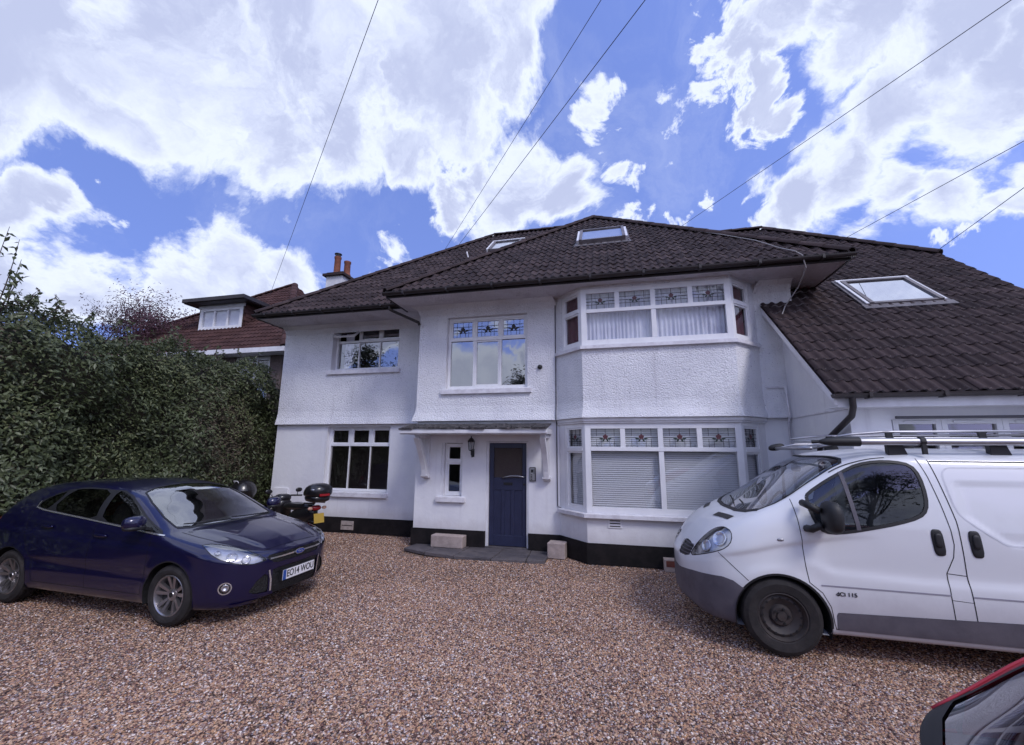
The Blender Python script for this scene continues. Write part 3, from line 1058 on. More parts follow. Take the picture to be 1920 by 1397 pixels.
class RoofPlane:
    def __init__(s, O, U, S, ts=TS):
        s.O, s.U, s.S = V3(O), V3(U).normalized(), V3(S).normalized()
        p = math.atan(ts)
        s.cp = math.cos(p)
        s.D = s.S * math.cos(p) + ZZ * math.sin(p)
        s.N = s.U.cross(s.D).normalized()
        s.ts = ts

    def plan(s, x, y):
        d = V3((x, y, 0)) - V3((s.O.x, s.O.y, 0))
        return d.dot(s.U), d.dot(s.S) / s.cp

    def z(s, x, y):
        return s.O.z + (V3((x, y, 0)) - V3((s.O.x, s.O.y, 0))).dot(s.S) * s.ts

    def at(s, x, y, lift=0.0):
        return V3((x, y, s.z(x, y))) + s.N * lift


def roof(rp, polys, singles, parent_thing, tile_mat='tile', tw=TW, tg=TG, geo=(TILE_V, TILE_F), shared=_tm, sheet_extra=()):
    """a roof part: boarding sheet, tiles as children (the nearest single, the rest one piece)"""
    mb = MB()
    for poly in polys:
        mb.poly([rp.at(x, y, -0.012) for (x, y) in poly])
    for q in sheet_extra:
        mb.poly(q)
    ro = mb.build('roof', tile_mat, parent_thing)
    cand = []
    clip = []
    for poly in polys:
        ab = [rp.plan(x, y) for (x, y) in poly]
        if sum(ab[i][0] * ab[(i + 1) % len(ab)][1] - ab[(i + 1) % len(ab)][0] * ab[i][1] for i in range(len(ab))) < 0:
            ab = ab[::-1]
        a0, a1 = min(p[0] for p in ab), max(p[0] for p in ab)
        b0, b1 = min(p[1] for p in ab), max(p[1] for p in ab)
        part = []
        for r in range(math.floor(b0 / tg), math.ceil(b1 / tg) + 1):
            for c in range(math.floor(a0 / tw) - 1, math.ceil(a1 / tw) + 2):
                a, b = c * tw, r * tg
                cs = [(a, b), (a + tw, b), (a + tw, b + tg), (a, b + tg)]
                ins = [inside(ab, *q, 1e-4) for q in cs]
                if all(ins):
                    cand.append((a, b))
                elif any(ins) or inside(ab, a + tw / 2, b + tg / 2) or any(inside(cs, *q) for q in ab):
                    part.append((a, b))
        # cut tiles along hips, valleys and verges
        bm = bmesh.new()
        tv = bm.faces.layers.float.new('tv')
        ed_ = bm.faces.layers.float.new('edge')
        for (a, b) in part:
            o, u, d, n = rp.O, rp.U, rp.D, rp.N
            rv = random.random()
            vv = [bm.verts.new((a + x, b + y, z)) for (x, y, z) in geo[0]]
            for fi_, f_ in enumerate(geo[1]):
                fc = bm.faces.new([vv[i] for i in f_])
                fc[ed_] = float(fi_ % 2)
                fc.smooth = True
                fc[tv] = rv
        for i in range(len(ab)):
            p, q = ab[i], ab[(i + 1) % len(ab)]
            ex, ey = q[0] - p[0], q[1] - p[1]
            if abs(ey) < 1e-6 and p[1] < 0.05:
                continue                                    # eave: let the tiles overhang the gutter
            bmesh.ops.bisect_plane(bm, geom=bm.verts[:] + bm.edges[:] + bm.faces[:], plane_co=(p[0], p[1], 0), plane_no=(ey, -ex, 0), clear_outer=True)
        clip.append(bm)
    def sizekey(t):
        w_ = rp.O + rp.U * (t[0] + tw / 2) + rp.D * (t[1] + tg / 2)
        v_ = w_ - V3((0, 0, CAMH))
        dep = v_.dot(Fd)
        if dep < 0.5:
            return -1
        if abs(v_.dot(R2) / dep) > 1.26 or v_.dot(U2) / dep > 0.92:
            return 0
        return abs(v_.normalized().dot(rp.N)) / v_.length ** 2
    cand.sort(key=sizekey, reverse=True)
    for (a, b) in cand[:singles]:
        M = Matrix.Identity(4)
        P = rp.O + rp.U * a + rp.D * (b - (0.025 if random.random() < 0.035 else 0)) + rp.N * random.uniform(-0.002, 0.006)
        tilt = random.uniform(-0.018, 0.018)
        u = (rp.U + rp.D * tilt).normalized()
        d = rp.N.cross(u)
        for i in range(3):
            M[i][0], M[i][1], M[i][2], M[i][3] = u[i], d[i], rp.N[i], P[i]
        inst('roof_tile', shared, ro, M)
    mb = MB()
    mb.tv = []
    mb.edge = []
    for (a, b) in cand[singles:]:
        j = random.uniform(-0.002, 0.006)
        tl = random.uniform(-0.018, 0.018)
        b = b - (0.025 if random.random() < 0.035 else 0)
        mb.add([rp.O + rp.U * (a + x) + rp.D * (b + y + x * tl) + rp.N * (z + j) for (x, y, z) in geo[0]], geo[1])
        mb.tv += [random.random()] * len(geo[1])
        mb.edge += [float(i % 2) for i in range(len(geo[1]))]
    for bm in clip:
        bm.verts.ensure_lookup_table()
        bm.verts.index_update()
        lay = bm.faces.layers.float['tv']
        lay2 = bm.faces.layers.float['edge']
        mb.add([rp.O + rp.U * v.co.x + rp.D * v.co.y + rp.N * v.co.z for v in bm.verts], [[v.index for v in f_.verts] for f_ in bm.faces])
        mb.tv += [f_[lay] for f_ in bm.faces]
        mb.edge += [f_[lay2] for f_ in bm.faces]
        bm.free()
    if mb.f:
        mb.build('roof_tiles', tile_mat, ro, smooth=True, auto=50, kind='stuff')
    return ro


_rm = MB()
prof = []
for j in range(9):
    w = math.pi * j / 8
    prof.append((0.125 * math.cos(w), 0.085 * math.sin(w)))
for y0, y1, k in ((0.0, 0.43, 1.0),):
    vs = [(x * 1.06, y0, z * 1.06 + 0.006) for (x, z) in prof] + [(x, y1, z) for (x, z) in prof] + [(x * 0.9, y0, z * 0.86 + 0.006) for (x, z) in prof]
    n_ = len(prof)
    fs = [(i, i + 1, n_ + i + 1, n_ + i)[::-1] for i in range(n_ - 1)] + [(2 * n_ + i, 2 * n_ + i + 1, i + 1, i)[::-1] for i in range(n_ - 1)]
    _rm.add(vs, fs)


def ridge_mesh(m):
    me = bpy.data.meshes.new('ridge_tile')
    me.from_pydata(_rm.v, [], _rm.f)
    me.materials.append(MT[m])
    me.polygons.foreach_set('use_smooth', [True] * len(_rm.f))
    me.set_sharp_from_angle(angle=math.radians(50))
    me.update()
    return me


RIDGE = ridge_mesh('tile')


def ridge(p, q, par, mesh=RIDGE, lift=0.02, step=0.40):
    p, q = V3(p), V3(q)
    d = (q - p)
    L = d.length
    d.normalize()
    sdv = d.cross(ZZ).normalized()
    n = sdv.cross(d).normalized()
    k = max(1, round(L / step))
    for i in range(k):
        P = p + d * (L * i / k) + n * lift
        M = Matrix.Identity(4)
        for r in range(3):
            M[r][0], M[r][1], M[r][2], M[r][3] = sdv[r], d[r], n[r], P[r]
        inst('ridge_tile', mesh, par, M)


EZ = 5.09
# front wing (hip end towards the drive)
FY, FX0, FX1 = 7.40, -4.42, 3.94
fc = (FX0 + FX1) / 2
fh = (FX1 - FX0) / 2
apex = (fc, FY + fh, EZ + TS * fh)
MY, MX0, MX1 = 8.04, -8.27, 3.94
MR = 4.67
mz = EZ + TS * MR
ml, mr_ = MX0 + MR, MX1 - MR
valt = (fc, FY + fh + (MY - FY), apex[2])
rpF = RoofPlane((FX0, FY, EZ), (1, 0, 0), (0, 1, 0))
roofF = roof(rpF, [[(FX0, FY), (FX1, FY), (fc, FY + fh)]], 0, house,
             sheet_extra=[[(FX0, FY, EZ), (fc, FY + fh, apex[2]), valt, (FX0, MY, EZ)], [(FX1, FY, EZ), (FX1, MY + 0.75, EZ), valt, (fc, FY + fh, apex[2])]])
ridge((FX0, FY, EZ), apex, roofF)
ridge((FX1, FY, EZ), apex, roofF)
ridge(apex, valt, roofF)
rpM = RoofPlane((MX0, MY, EZ), (1, 0, 0), (0, 1, 0))
roofM = roof(rpM, [[(MX0, MY), (FX0, MY), valt[:2], (mr_, MY + MR), (ml, MY + MR)]], 0, house,
             sheet_extra=[[(MX0, MY, EZ), (ml, MY + MR, mz), (MX0, MY + 2 * MR, EZ)], [(MX0, MY + 2 * MR, EZ), (ml, MY + MR, mz), (mr_, MY + MR, mz), (MX1, MY + 2 * MR, EZ)],
                          [(MX1, MY, EZ), (MX1, MY + 2 * MR, EZ), (mr_, MY + MR, mz)]])
ridge((MX0, MY, EZ), (ml, MY + MR, mz), roofM)
ridge((ml, MY + MR, mz), (mr_, MY + MR, mz), roofM)
# right wing: long catslide in front, half hip at the right
EYE, EX0, EX1 = 6.05, 2.80, 6.66
EZE = 4.57 - 0.9 * (8.2 - EYE)
rpE = RoofPlane((EX0, EYE, EZE), (1, 0, 0), (0, 1, 0), 0.9)
eyr = 11.97
roofE = roof(rpE, [[(EX0, EYE), (EX1, EYE), (EX1, 8.198), (EX0, 8.198)],
                   [(3.36, 8.198), (EX1, 8.198), (EX1, 9.63), (4.32, eyr), (3.36, eyr)], [(3.36, 9.33), (3.36, eyr), (0.72, eyr)]], 300, house,
             sheet_extra=[[(EX1, 9.63, rpE.z(0, 9.63)), (4.32, eyr, rpE.z(0, eyr)), (EX1, 2 * eyr - 9.63, rpE.z(0, 9.63))],
                          [(4.32, eyr, rpE.z(0, eyr)), (0.72, eyr, rpE.z(0, eyr)), (0.72, 15.6, 4.7), (EX1, 15.6, 4.7), (EX1, 14.3, 5.85)]])
ridge(rpE.at(EX1, 9.63), rpE.at(4.32, eyr), roofE)
ridge(rpE.at(4.32, eyr), rpE.at(0.9, eyr), roofE)
# barge boards of the right wing's verges
for x, zoff in ((EX0 + 0.012, -0.02), (EX1 - 0.04, -0.02)):
    mb = MB()
    y1 = 8.19 if x < 4 else 9.6
    a, b = V3((x, EYE + 0.02, rpE.z(0, EYE + 0.02) + zoff)), V3((x, y1, rpE.z(0, y1) + zoff))
    mb.add([a, b, b - ZZ * 0.13, a - ZZ * 0.13] + [p + V3((0.028, 0, 0)) for p in (a, b, b - ZZ * 0.13, a - ZZ * 0.13)],
           [(0, 1, 2, 3), (7, 6, 5, 4), (0, 4, 5, 1), (1, 5, 6, 2), (2, 6, 7, 3), (3, 7, 4, 0)])
    mb.build('barge_board', 'white_wood', roofE)
mb = MB()                                              # verge soffit
mb.quad((EX0 + 0.04, EYE + 0.05, rpE.z(0, EYE) - 0.06), (3.10, EYE + 0.05, rpE.z(0, EYE) - 0.06), (3.10, 8.19, rpE.z(0, 8.19) - 0.1), (EX0 + 0.04, 8.19, rpE.z(0, 8.19) - 0.1))
mb.build('verge_soffit', 'white_wood', roofE)

# soffits, fascias, gutters
mb = MB()
SZ = 5.0
mb.poly([(FX0 + 0.02, FY + 0.04, SZ), (FX0 + 0.02, MY + 0.03, SZ), (FX0 + 0.02, 8.30, SZ), (FX1 - 0.02, 8.30, SZ), (FX1 - 0.02, FY + 0.04, SZ)])
mb.quad((3.34, 8.30, SZ), (3.34, 8.9, SZ), (FX1 - 0.02, 8.9, SZ), (FX1 - 0.02, 8.30, SZ))
mb.quad((MX0 + 0.02, MY + 0.04, SZ + 0.002), (MX0 + 0.02, 9.05, SZ + 0.002), (-3.96, 9.05, SZ + 0.002), (-3.96, MY + 0.04, SZ + 0.002))
mb.build('soffit', 'soffit', house)
mb = MB()
mb.box(FX0, FX1, FY + 0.01, FY + 0.04, 4.985, 5.10)
mb.box(FX1 - 0.03, FX1, FY + 0.04, 8.78, 4.985, 5.10)
mb.box(FX0, FX0 + 0.03, FY + 0.04, MY + 0.3, 4.985, 5.10)
mb.box(MX0, FX0 - 0.001, MY + 0.01, MY + 0.04, 4.985, 5.10)
mb.box(MX0, MX0 + 0.03, MY + 0.04, 15, 4.985, 5.10)
mb.build('fascia', 'gutter', house)


def gutter(p, q, r=0.062, brackets=6, m='gutter'):
    p, q = V3(p), V3(q)
    d = (q - p).normalized()
    s_ = d.cross(ZZ).normalized()
    mb = MB()
    n = 8
    for k in range(n):
        w0, w1 = math.pi * k / n, math.pi * (k + 1) / n
        o0, o1 = -s_ * math.cos(w0) - ZZ * math.sin(w0), -s_ * math.cos(w1) - ZZ * math.sin(w1)
        mb.quad(p + o0 * r, p + o1 * r, q + o1 * r, q + o0 * r)
        mb.quad(p + o0 * (r - .006), q + o0 * (r - .006), q + o1 * (r - .006), p + o1 * (r - .006))
    for e in (p, q):
        mb.poly([e - s_ * math.cos(math.pi * k / n) * r - ZZ * math.sin(math.pi * k / n) * r for k in range(n + 1)])
    g = mb.build('gutter', m, house, smooth=True, auto=40)
    mb = MB()
    for k in range(brackets):
        c = p + (q - p) * ((k + 0.5) / brackets)
        mb.obox(c - d * 0.02 - s_ * (r + 0.006) - ZZ * (r + 0.006), d * 0.04, s_ * (2 * r + 0.012), ZZ * 0.02)
        mb.obox(c - d * 0.02 - s_ * (r + 0.006) - ZZ * (r + 0.006), d * 0.04, s_ * 0.008, ZZ * (r + 0.016))
        mb.obox(c - d * 0.02 + s_ * (r - 0.002) - ZZ * (r + 0.006), d * 0.04, s_ * 0.008, ZZ * (r + 0.016))
    mb.build('gutter_bracket', m, g, kind='stuff')
    return g


gutter((FX0 - 0.03, FY - 0.055, 5.075), (FX1 + 0.03, FY - 0.055, 5.075), brackets=9)
gutter((MX0 - 0.03, MY - 0.055, 5.075), (FX0 - 0.05, MY - 0.055, 5.075), brackets=5)
gutter((EX0 - 0.02, EYE - 0.03, EZE + 0.0), (EX1, EYE - 0.03, EZE + 0.0), r=0.055, brackets=5)
mb = MB()
mb.box(EX0 + 0.05, EX1, EYE + 0.045, EYE + 0.07, EZE - 0.16, EZE + 0.01)
mb.box(EX0 + 0.05, EX1, EYE + 0.07, YE + 0.05, EZE - 0.158, EZE - 0.14)
mb.build('white_fascia', 'white_wood', house)
mb = MB()
mb.tube([(2.99, EYE - 0.02, EZE - 0.04), (2.99, EYE - 0.02, EZE - 0.16), (3.0, EYE + 0.06, EZE - 0.27), (3.045, 7.15, 1.98), (3.05, 7.2, 1.85), (3.05, 7.2, 0.1)], 0.037, 10)
mb.build('downpipe', 'gutter', house, smooth=True, auto=40)
mb = MB()                                            # swan neck from the left gutter to the porch wing
mb.tube([(-4.66, MY - 0.055, 5.02), (-4.66, MY - 0.05, 4.96), (-4.60, MY + 0.0, 4.93), (-4.02, YA - 0.10, 4.66), (-4.0, YA - 0.09, 4.60)], 0.033, 8)
mb.build('swan_neck_pipe', 'gutter', house, smooth=True, auto=40)


# rooflights
def rooflight(rp, x0, x1, y0, y1, glassm='glass_sky', par=None, lift=0.07):
    a0, b0 = rp.plan(x0, y0)
    a1, b1 = rp.plan(x1, y1)
    O, U, D, N = rp.O, rp.U, rp.D, rp.N
    mb = MB()
    fr = 0.06
    def bx(a, b, c, d, n0, n1, mi=0):
        mb.obox(O + U * a + D * c + N * n0, U * (b - a), D * (d - c), N * (n1 - n0), mi)
    bx(a0, a0 + fr, b0, b1, 0.0, lift + 0.03)
    bx(a1 - fr, a1, b0, b1, 0.0, lift + 0.03)
    bx(a0 + fr, a1 - fr, b1 - fr, b1, 0.0, lift + 0.03)
    bx(a0 + fr, a1 - fr, b0, b0 + fr, 0.0, lift + 0.015)
    sk = mb.build('rooflight', 'metal_grey', par)
    mb = MB()
    P = lambda a, b: O + U * a + D * b + N * (lift + 0.004)
    mb.quad(P(a0 + fr, b0 + fr), P(a1 - fr, b0 + fr), P(a1 - fr, b1 - fr), P(a0 + fr, b1 - fr))
    mb.build('pane', glassm, sk)
    mb = MB()
    bx2 = lambda a, b, c, d, n0, n1: mb.obox(O + U * a + D * c + N * n0, U * (b - a), D * (d - c), N * (n1 - n0))
    bx2(a0 - 0.12, a1 + 0.12, b0 - 0.15, b0, 0.035, 0.062)
    bx2(a0 - 0.10, a0, b0, b1 + 0.1, 0.03, 0.058)
    bx2(a1, a1 + 0.10, b0, b1 + 0.1, 0.03, 0.058)
    mb.build('lead_flashing', 'flashing', sk)
    mb = MB()
    P2 = lambda a, b: O + U * a + D * b + N * (lift - 0.02)
    mb.quad(P2(a0 + fr, b0 + fr), P2(a1 - fr, b0 + fr), P2(a1 - fr, b1 - fr), P2(a0 + fr, b1 - fr))
    mb.build('lining', 'frame', sk)
    return sk


MT['metal_grey'] = mat('grey_coated_metal', (0.13, 0.115, 0.12), (0.19, 0.17, 0.175), rough=0.45, ns=6)
MT['flashing'] = mat('weathered_lead', (0.10, 0.09, 0.10), (0.17, 0.155, 0.165), rough=0.6, ns=8)
MT['glass_roof'] = glass('rooflight_glass', tint=(0.75, 0.8, 0.85), base=0.72, edge=0.97, power=1.0)
sk = rooflight(rpE, 4.36, 5.40, 7.92, 8.70, 'glass_roof', roofE)
for nm, (xa, xb, ya, yb_) in (('white_edge', (4.30, 5.46, 8.695, 8.75)), ('white_edge', (5.40, 5.44, 7.92, 8.69)), ('white_edge', (4.31, 4.355, 7.92, 8.69))):
    mb = MB()
    a0, b0 = rpE.plan(xa, ya)
    a1, b1 = rpE.plan(xb, yb_)
    mb.obox(rpE.O + rpE.U * a0 + rpE.D * b0 + rpE.N * 0.065, rpE.U * (a1 - a0), rpE.D * (b1 - b0), rpE.N * 0.02)
    mb.build(nm, 'frame', sk)
skf = rooflight(rpF, -0.53, 0.51, 9.12, 9.92, 'glass_sky', roofF, 0.14)
for xa in (-0.585, 0.515):
    mb = MB()
    a0, b0 = rpF.plan(xa, 9.14)
    a1, b1 = rpF.plan(xa + 0.05, 9.88)
    mb.obox(rpF.O + rpF.U * a0 + rpF.D * b0 + rpF.N * 0.04, rpF.U * (a1 - a0), rpF.D * (b1 - b0), rpF.N * 0.11)
    mb.build('white_edge', 'frame', skf)
skm = rooflight(rpM, -3.20, -2.35, 10.75, 11.45, 'glass_sky', roofM, 0.16)
mb = MB()
a0, b0 = rpM.plan(-3.25, 11.40)
mb.obox(rpM.O + rpM.U * a0 + rpM.D * b0 + rpM.N * 0.19, rpM.U * 1.0, rpM.D * 0.06, rpM.N * 0.02)
mb.obox(rpM.O + rpM.U * a0 + rpM.D * (b0 - 0.9) + rpM.N * 0.10, rpM.U * 0.04, rpM.D * 0.9, rpM.N * 0.1)
mb.build('white_edge', 'frame', skm)
# soil vent pipe poking out of the left slope
mb = MB()
p = rpM.at(-3.82, 10.72)
mb.tube([p, p + ZZ * 0.20 + V3((-0.05, 0, 0))], 0.022, 8)
mb.build('vent_pipe', 'sill', roofM)

# chimney on the left flank
mb = MB()
cx, cy = -8.62, 11.5
mb.box(cx - 0.33, cx + 0.28, cy - 0.25, cy + 0.40, 0, 7.50)
ch = mb.build('chimney', 'white_stack', house)
mb = MB()
mb.box(cx - 0.42, cx + 0.37, cy - 0.34, cy + 0.49, 7.502, 7.58)
mb.box(cx - 0.33, cx + 0.28, cy - 0.25, cy + 0.40, 7.582, 7.64)
mb.build('chimney_cap', 'tile', ch)
for px, py, h in ((cx - 0.10, cy - 0.05, 0.62), (cx + 0.16, cy + 0.12, 0.50)):
    mb = MB()
    mb.lathe([(0.13, 0.0), (0.125, 0.05), (0.105, 0.07), (0.10, h - 0.08), (0.115, h - 0.06), (0.115, h), (0.085, h), (0.085, h - 0.1)], 14, (px, py, 7.642), (0, 0, 1))
    mb.build('chimney_pot', 'pot', ch, smooth=True, auto=40)
mb = MB()
mb.lathe([(0.09, 0.0), (0.095, 0.06)], 10, (cx - 0.10, cy - 0.05, 7.642 + 0.64), (0, 0, 1))
mb.lathe([(0.0, 0.14), (0.12, 0.11), (0.12, 0.09), (0.0, 0.09)], 12, (cx - 0.10, cy - 0.05, 7.642 + 0.62), (0, 0, 1))
mb.build('cowl', 'iron', ch)


# ---- curtains and blinds: hung inside the rooms, things of their own
def curtain(f, u0, u1, z0, z1, n, m, label, amp=0.018, wl=0.075, name='net_curtain', cat='curtain', seed=1, group=None):
    r = random.Random(seed)
    k = int((u1 - u0) / 0.012)
    pts = []
    ph = 0.0
    for i in range(k + 1):
        u = u0 + (u1 - u0) * i / k
        ph += 0.012 / wl * 2 * math.pi * r.uniform(0.5, 1.5)
        pts.append((u, amp * math.sin(ph) + amp * 0.5 * math.sin(ph * 0.37 + 1)))
    mb = MB()
    vs = [f.p(u, z0, n + d) for (u, d) in pts] + [f.p(u, z1, n + d * 0.7) for (u, d) in pts]
    mb.add(vs, [(i, i + 1, k + 2 + i, k + 1 + i) for i in range(k)])
    o = mb.build(name, m, None, smooth=True)
    tag(o, label, cat, group)
    return o


def blind(f, w0, w1, z0, z1, n, label, sl_pitch=0.036, group='venetian blinds in the ground floor bay'):
    o = thing('venetian_blind', label, 'blind', tuple(f.p((w0 + w1) / 2, z0, n)), 0, group)
    L = w1 - w0
    ph = math.atan2(f.U.y, f.U.x)
    me = MB()
    prof = [(-0.009, -0.0155), (-0.005, -0.005), (0.001, 0.006), (0.009, 0.0155)]
    vs = [(-L / 2, y, z) for (y, z) in prof] + [(L / 2, y, z) for (y, z) in prof]
    me.add(vs, [(i, i + 4, i + 5, i + 1) for i in range(3)])
    k = int((z1 - z0) / sl_pitch)
    first = None
    Rm = Matrix.Rotation(ph, 4, 'Z')
    for i in range(k):
        if first is None:
            s_ = me.build('slat', 'blind', o, smooth=True, local=True)
            first = s_.data
        else:
            s_ = inst('slat', first, o)
        s_.matrix_basis = Matrix.Translation((0, 0, 0.03 + i * sl_pitch)) @ Rm @ Matrix.Rotation(random.uniform(-0.04, 0.04), 4, 'X')
    mb = MB()
    d = f.U * (L / 2)
    mb.obox(-d - f.N * 0.015 + ZZ * (z1 - z0 - 0.03), d * 2, f.N * 0.03, ZZ * 0.03)
    mb.obox(-d - f.N * 0.012, d * 2, f.N * 0.024, ZZ * 0.014)
    mb.build('rail', 'blind', o, local=True)
    return o


names = ('left angled side', 'left half', 'right half', 'right angled side')
for r, nm in ((bl[0], 'left angled side'), (bl[2], 'right angled side')):
    L = r[3][0][1] + 0.07
    blind(r[0], 0.09, L, 0.03, 1.5, -0.12, 'off white venetian blind closed in the %s of the ground floor bay window' % nm)
L = seg(GP, 4)[3]
blind(bl[1][0], 0.06, L / 2 - 0.01, 0.03, 1.5, -0.11, 'off white venetian blind closed behind the left half of the ground floor bay front')
blind(bl[1][0], L / 2 + 0.01, L - 0.06, 0.03, 1.5, -0.11, 'off white venetian blind closed behind the right half of the ground floor bay front')
curtain(bu[1][0], 0.06, L / 2, 0.02, 1.10, -0.14, 'net', 'white pleated net curtain behind the left half of the upstairs bay window', seed=3, group='net curtains upstairs')
curtain(bu[1][0], L / 2 + 0.01, L, 0.02, 1.10, -0.14, 'net', 'white pleated net curtain behind the right half of the upstairs bay window', seed=5, group='net curtains upstairs')
for r, nm, s_ in ((bu[0], 'left', 1), (bu[2], 'right', 2)):
    curtain(r[0], 0.03, r[3][0][1] + 0.06, 0.02, 1.08, -0.10, 'curtain_red', 'dark red curtain in the %s angled side of the upstairs bay' % nm, name='red_curtain', wl=0.14, seed=s_, group='dark red curtains upstairs')
curtain(f2, 0.20, 0.42, 0.05, 1.0, -0.12, 'net', 'narrow white curtain at the left edge of the left upstairs window', name='white_curtain', seed=9)
# ================================================================== VEHICLE BODIES
def pchip(xk, yk, x):
    xk, yk, x = np.asarray(xk, float), np.asarray(yk, float), np.asarray(x, float)
    h = np.diff(xk)
    d = np.diff(yk) / h
    n = len(xk)
    m = np.zeros(n)
    if n == 2:
        m[:] = d[0]
    else:
        for i in range(1, n - 1):
            if d[i - 1] * d[i] > 0:
                w1, w2 = 2 * h[i] + h[i - 1], h[i] + 2 * h[i - 1]
                m[i] = (w1 + w2) / (w1 / d[i - 1] + w2 / d[i])
        m[0], m[-1] = d[0], d[-1]
    i = np.clip(np.searchsorted(xk, x) - 1, 0, n - 2)
    t = np.clip((x - xk[i]) / h[i], 0, 1)
    t2, t3 = t * t, t * t * t
    return yk[i] * (2 * t3 - 3 * t2 + 1) + h[i] * m[i] * (t3 - 2 * t2 + t) + yk[i + 1] * (3 * t2 - 2 * t3) + h[i] * m[i + 1] * (t3 - t2)


def pip(poly, u, v):
    r = np.zeros(u.shape, bool)
    n = len(poly)
    j = n - 1
    for i in range(n):
        xi, yi = poly[i]
        xj, yj = poly[j]
        c = ((yi > v) != (yj > v)) & (u < (xj - xi) * (v - yi) / (yj - yi + 1e-12) + xi)
        r ^= c
        j = i
    return r


def near_on(poly, p):
    best, bd = None, 1e9
    for i in range(len(poly)):
        a, b = np.array(poly[i]), np.array(poly[(i + 1) % len(poly)])
        ab = b - a
        t = np.clip(((p - a) @ ab) / (ab @ ab + 1e-12), 0, 1)
        q = a + ab * t
        d = ((p - q) ** 2).sum()
        if d < bd:
            bd, best = d, q
    return best


SIDE = lambda P: (P[..., 0], P[..., 2])
FRONT = lambda P: (np.abs(P[..., 1]), P[..., 2])
TOP = lambda P: (P[..., 0], np.abs(P[..., 1]))
OBL = lambda P: (0.6 * P[..., 0] + 0.8 * np.abs(P[..., 1]), P[..., 2])


def smooth_poly(pts, it=2, closed=True):
    for _ in range(it):
        out = []
        n = len(pts)
        for i in range(n if closed else n - 1):
            a, b = pts[i], pts[(i + 1) % n]
            out += [(a[0] * .75 + b[0] * .25, a[1] * .75 + b[1] * .25), (a[0] * .25 + b[0] * .75, a[1] * .25 + b[1] * .75)]
        if not closed:
            out = [pts[0]] + out + [pts[-1]]
        pts = out
    return pts


